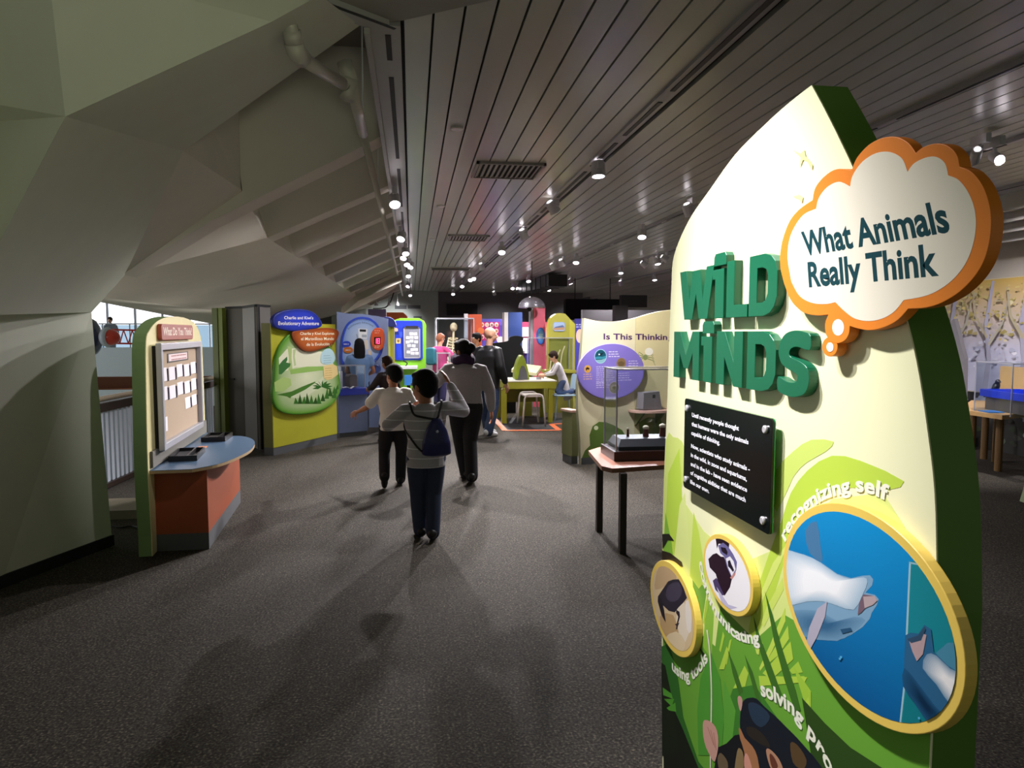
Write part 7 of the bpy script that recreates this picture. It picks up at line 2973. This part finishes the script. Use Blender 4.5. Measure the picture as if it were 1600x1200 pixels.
    # --- hair
    if not bald:
        T = Body()
        T.ball(hc + hz * .018 * k - face * .010 * k, (.053 * k, .060 * k, .058 * k), 18, 12, Rh)
        T.ball(hc - hz * .004 * k - face * .026 * k, (.047 * k, .040 * k, .050 * k), 16, 10, Rh)
        T.ball(hc + hz * .046 * k + face * .014 * k, (.042 * k, .040 * k, .020 * k), 14, 8, Rh)
        if hair_style == 'bun':
            T.ball(hc + hz * .015 * k - face * .066 * k, (.034 * k, .032 * k, .034 * k), 14, 10, Rh)
            T.ball(hc - hz * .035 * k - face * .034 * k, (.040 * k, .030 * k, .030 * k), 14, 8, Rh)
        if hair_style == 'long':
            T.loft([(hc + hz * .01 * k - face * .03 * k, hx * .056 * k, face * .040 * k), (hc - hz * .07 * k - face * .045 * k, hx * .062 * k, face * .030 * k), (hc - hz * .15 * k - face * .055 * k, hx * .056 * k, face * .026 * k), (hc - hz * .215 * k - face * .055 * k, hx * .030 * k, face * .018 * k)])
        vs, fs = mesh_blob(T, voxel * .8, 2)
        link('hair', vs, fs, hair or SKIN_HAIR, root, True)
    return root, P, R3


def stripes_mat(name, base, line, step, width, axis='Z'):
    m = mat(name, base, rough=.8, vary=.08, scale=40, bump=.15)
    nt = m.node_tree
    b = nt.nodes['Principled BSDF']
    src = b.inputs['Base Color'].links[0].from_socket
    tc = nt.nodes.new('ShaderNodeTexCoord')
    sp = nt.nodes.new('ShaderNodeSeparateXYZ')
    nt.links.new(tc.outputs['Object'], sp.inputs[0])
    md = nt.nodes.new('ShaderNodeMath')
    md.operation = 'FRACT'
    dv = nt.nodes.new('ShaderNodeMath')
    dv.operation = 'DIVIDE'
    dv.inputs[1].default_value = step
    nt.links.new(sp.outputs[axis], dv.inputs[0])
    nt.links.new(dv.outputs[0], md.inputs[0])
    lt_ = nt.nodes.new('ShaderNodeMath')
    lt_.operation = 'LESS_THAN'
    lt_.inputs[1].default_value = width / step
    nt.links.new(md.outputs[0], lt_.inputs[0])
    mx = nt.nodes.new('ShaderNodeMix')
    mx.data_type = 'RGBA'
    mx.inputs['B'].default_value = rgb(line)
    nt.links.new(lt_.outputs[0], mx.inputs['Factor'])
    nt.links.new(src, mx.inputs['A'])
    nt.links.new(mx.outputs['Result'], b.inputs['Base Color'])
    return m


denim = mat('denim', '#2c3a57', rough=.85, vary=.2, scale=50)
denim_dark = mat('denim_dark', '#2b354e', rough=.85, vary=.2, scale=50)
black_cloth = mat('black_cloth', '#15151a', rough=.85, vary=.15, scale=40)
shoe_black = mat('shoe_black', '#0e0e10', rough=.5)

# --- boy with the blue backpack
striped = stripes_mat('striped_grey_knit', '#aba8ae', '#e6e6ea', .075, .006)
pA = onz(667, 842)
bA, PA_, RA = person('boy in grey striped shirt with navy drawstring backpack, right hand raised beside his head', (pA.x, pA.y, 0), .06, 1.385,
                     {'pel': (0, 0, .50), 'waist': (0, 0, .585), 'chest': (-.004, 0, .70), 'neck': (-.004, .01, .795), 'head': (-.008, .03, .898),
                      'shL': (-.115, .0, .762), 'shR': (.115, .0, .772), 'elL': (-.215, .06, .67), 'wrL': (-.10, .15, .735), 'elR': (.225, .03, .745), 'wrR': (.150, .06, .895),
                      'hipL': (-.055, 0, .49), 'hipR': (.055, 0, .49), 'knL': (-.050, .03, .27), 'knR': (.042, -.01, .27), 'anL': (-.036, .02, .045), 'anR': (.03, -.06, .05),
                      'toeL': (-.05, .115, .018), 'toeR': (.045, .035, .018)},
                     fat=1.16, hs=1.36, look=(.75, -.05), top=striped, pants=denim_dark, shoes=shoe_black, sleeve=1.0, hem=.46, voxel=.0075, palm={'R': (-1, .3, .1), 'L': (.3, -1, 0)})
bp = thing('backpack', 'navy drawstring backpack with black cords on the boy in the striped shirt', 'backpack', PA_['chest'])
Tb = Body()
cB = mix(PA_['waist'], PA_['chest'], .35) - RA @ Vector((-.045, .105, -.0)) + RA @ Vector((.03, -.02, -.01))
bx, by = RA @ Vector((1, 0, 0)), RA @ Vector((0, 1, 0))
upz = Vector((0, 0, 1))
Tb.loft([(cB - upz * .155, bx * .085, by * .03), (cB - upz * .14, bx * .118, by * .05), (cB - upz * .05, bx * .112, by * .058), (cB + upz * .05, bx * .085, by * .048), (cB + upz * .12, bx * .045, by * .032), (cB + upz * .145, bx * .028, by * .02)])
vs, fs = mesh_blob(Tb, .008, 3)
link('bag', vs, fs, mat('navy_nylon', '#141d5a', rough=.4, vary=.2, scale=18, bump=.4), bp, True)
m_ = MB()
topB = cB + upz * .135
off = by * -.012
for a in 'LR':
    s_ = -1 if a == 'L' else 1
    shp = mix(PA_['sh' + a], PA_['neck'], .22) + upz * .050
    mid1 = mix(PA_['chest'], PA_['sh' + a], .62) - by * .108
    m_ = MB()
    m_.tube(catmull([tuple(topB), tuple(mix(topB, mid1, .6) - by * .02), tuple(mid1 + upz * .01), tuple(shp - by * .045 - upz * .012), tuple(shp - by * .0), tuple(shp + by * .045 - upz * .02)], 5, closed=False), .009, 8)
    m_.build('strap', black, bp, True)
m_ = MB()
lowL = cB - upz * .13 - bx * .10
m_.tube(catmull([tuple(lowL), tuple(lowL - bx * .06 + upz * .06 - by * .0), tuple(PA_['waist'] - bx * .165 + upz * .09 + by * .0), tuple(PA_['chest'] - bx * .155 + by * .10)], 5, closed=False), .008, 8)
m_.build('strap', black, bp, True)
m_ = MB()
m_.ball(cB - by * .058 + upz * .045 + bx * .0, (.012, .006, .012), 10, 6)
m_.build('badge', mat('badge_silver', '#b8bcd0', rough=.3, metal=.6), bp, True)

# --- boy in the white shirt
pB = onz(616, 759)
person('boy in a white T-shirt and dark trousers walking ahead, left arm swung out', (pB.x, pB.y, 0), .12, 1.345,
       {'pel': (0, 0, .51), 'waist': (0, .004, .59), 'chest': (0, .01, .705), 'neck': (.0, .018, .80), 'head': (.012, .055, .898), 'shL': (-.112, .01, .765), 'shR': (.112, .01, .765),
        'elL': (-.205, .03, .645), 'wrL': (-.275, .12, .60), 'elR': (.16, .06, .645), 'wrR': (.12, .17, .60), 'hipL': (-.055, 0, .50), 'hipR': (.055, 0, .50),
        'knL': (-.075, .02, .275), 'anL': (-.088, -.13, .10), 'toeL': (-.085, -.085, .022), 'knR': (.062, .03, .27), 'anR': (.055, .03, .045), 'toeR': (.06, .13, .018)},
       fat=1.18, hs=1.3, look=(.55, -.1), top=mat('white_cotton', '#e6e2dc', rough=.85, vary=.04, scale=25, bump=.2), pants=black_cloth, shoes=shoe_black, sleeve=.36, hem=.475, voxel=.009)
yl = MB()
yl.ball((pB.x + .17, pB.y + .10, .50), (.045, .05, .09), 12, 8)
yl.tube([(pB.x + .17, pB.y + .10, .58), (pB.x + .16, pB.y + .12, .70), (pB.x + .13, pB.y + .15, .78)], .008, 6)
tag(yl.build('yellow_bag', mat('yellow_cloth', '#8a7a20', rough=.7)), 'small yellow bag at the right hip of the boy in the white T-shirt', 'bag')

# --- woman in the grey sweater
pW = onz(728, 753)
wv, PW_, RW = person('woman in grey sweater, purple scarf and black trousers walking away', (pW.x, pW.y, 0), .02, 1.63,
                     {'neck': (-.01, .03, .822), 'head': (-.015, .075, .902), 'chest': (0, .012, .73), 'shL': (-.110, .02, .782), 'shR': (.110, .02, .775), 'elL': (-.195, .06, .68), 'wrL': (-.13, .17, .735),
                      'elR': (.165, -.01, .635), 'wrR': (.182, .04, .50), 'hipL': (-.058, 0, .52), 'hipR': (.058, 0, .52), 'knL': (-.035, .075, .295), 'anL': (.008, .09, .047), 'toeL': (-.005, .185, .018),
                      'knR': (.03, .0, .285), 'anR': (.03, -.10, .055), 'toeR': (.04, -.005, .018)},
                     fat=1.22, hs=1.08, look=(.9, -.05), top=mat('grey_wool', '#a29ea0', rough=.9, vary=.1, scale=60, bump=.3), pants=black_cloth, shoes=shoe_black, sleeve=1.0, hem=.535, voxel=.0095, hair=SKIN_HAIR, hair_style='bun', top_name='sweater', shoe_name='boot')
Ts = Body()
nk = mix(PW_['neck'], PW_['head'], .25)
for kk in range(14):
    a = 2 * math.pi * kk / 14
    Ts.ball(nk + RW @ Vector((.09 * math.cos(a), .08 * math.sin(a), .012 * math.sin(3 * a))), (.05, .05, .06), 10, 8)
vs, fs = mesh_blob(Ts, .012, 2)
link('scarf', vs, fs, mat('purple_scarf', '#341c3e', rough=.9, vary=.2, scale=40), wv, True)

# --- man in the black jacket
pM = onz(763, 681)
person('bald man in black jacket, jeans and white sneakers beyond the woman', (pM.x, pM.y, 0), -.75, 1.77,
       {'head': (0, .035, .925), 'neck': (0, .01, .825), 'elL': (-.155, .02, .635), 'wrL': (-.14, .11, .52), 'elR': (.155, -.02, .64), 'wrR': (.155, .05, .50), 'anL': (-.05, .06, .045), 'toeL': (-.05, .16, .018), 'anR': (.06, -.08, .045), 'toeR': (.07, .02, .018)},
       fat=1.2, look=(-.75, -.1), skin=SKIN2, top=mat('black_jacket', '#1c1c20', rough=.55, vary=.25, scale=12, bump=.3), pants=mat('blue_jeans', '#3a4a6c', rough=.85, vary=.2, scale=40), shoes=mat('white_sneaker', '#d8d8dc', rough=.5), sleeve=1.0, hem=.44, voxel=.011, bald=True, top_name='jacket', shoe_name='sneaker')

# --- child kneeling on the blue chair
pK = onz(884, 655)
seat = .482
ck, PK_, RK = person('child in grey and white long sleeved shirt kneeling on the pale blue chair', (pK.x + .0, pK.y + .10, seat - .03), 1.50, 1.20,
                     {'pel': (0, .03, .235), 'waist': (0, .055, .32), 'chest': (0, .105, .43), 'neck': (0, .135, .53), 'head': (0, .19, .635), 'shL': (-.10, .13, .505), 'shR': (.10, .13, .505), 'elL': (-.13, .20, .37), 'wrL': (-.075, .33, .335),
                      'elR': (.13, .20, .37), 'wrR': (.075, .33, .345), 'hipL': (-.055, .03, .225), 'hipR': (.055, .03, .225), 'knL': (-.07, .12, .065), 'knR': (.07, .12, .065), 'anL': (-.065, -.12, .07), 'anR': (.065, -.12, .075), 'toeL': (-.065, -.20, .10), 'toeR': (.065, -.20, .105)},
                     fat=1.0, hs=1.22, look=(.0, -.45), skin=SKIN2, top=mat('pale_grey_knit', '#b7b2b6', rough=.85, vary=.12, scale=18), pants=mat('blue_jeans', '#3a4a6c', rough=.85), shoes=mat('shoe_navy', '#1c2638', rough=.6), hair=HAIR_BROWN, sleeve=.95, hem=.22, voxel=.010, seated=True)

# --- smaller figures farther down the hall
pP = ony(688, 632, 16.0)
person('visitor in a bright pink top reaching toward the small glass case', (pP.x, pP.y, 0), -.9, 1.66,
       {'elR': (.16, .10, .68), 'wrR': (.13, .25, .60), 'elL': (-.16, .06, .66), 'wrL': (-.12, .20, .60)}, fat=1.2, look=(0, -.3), skin=SKIN2, top=mat('pink_top', '#d0407e', rough=.8, vary=.1), pants=mat('purple_jeans', '#37325c', rough=.85), shoes=shoe_black, hair=mat('hair_ginger', '#9a5a3c', rough=.6, vary=.2, scale=40), sleeve=.95, hem=.47, voxel=.013, top_name='top')
tb2 = MB()
tb2.slab(Frame((pP.x - .30, pP.y - .02, 0), (.8, -.5, 0)), [rrect(0, .95, .24, 1.34, .08)], -.07, .07, .03)
tag(tb2.build('teal_bag', mat('teal_cloth', '#2b6f86', rough=.7)), 'teal shoulder bag carried by the visitor in the pink top', 'bag')
pG = ony(563, 668, 12.2)
person('girl with long black hair and a blue vest facing the round picture', (pG.x, 12.27, 0), .1, 1.58, {'elL': (-.14, .04, .64), 'wrL': (-.09, .11, .60), 'elR': (.15, .03, .64), 'wrR': (.10, .11, .60)}, fat=1.05, look=(0, 0),
       top=mat('steel_blue_vest', '#5f7ea8', rough=.7, vary=.1), pants=denim_dark, shoes=shoe_black, hair_style='long', sleeve=.2, hem=.47, voxel=.012, top_name='vest')
pS = ony(607, 690, 10.9)
person('child in black clothes standing half hidden behind the boy in white', (pS.x, pS.y, 0), .8, 1.31, {'elL': (-.16, .08, .65), 'wrL': (-.11, .2, .62)}, fat=1.15, hs=1.14, top=mat('black_red_shirt', '#241318', rough=.8, vary=.3, scale=9), pants=black_cloth, shoes=shoe_black, hair=HAIR_BROWN, sleeve=.95, hem=.46, voxel=.012)
pO = ony(746, 640, 14.2)
person('dark haired visitor half hidden between the woman and the bald man', (pO.x, pO.y, 0), .9, 1.68, None, fat=1.0, look=(1.2, 0), top=mat('dark_red_top', '#3a1c22', rough=.8), pants=black_cloth, shoes=shoe_black, hair=SKIN_HAIR, sleeve=.95, voxel=.013)
pT = ony(174, 540, 30.6)
person('distant visitor in dark shirt behind the balcony railing across the atrium', (pT.x, 30.6, .6), 3.0, 1.72, None, fat=1.3, top=mat('dark_navy_shirt', '#14161f', rough=.8), pants=black_cloth, shoes=shoe_black, hair=HAIR_BROWN, skin=SKIN2, sleeve=.9, voxel=.016)
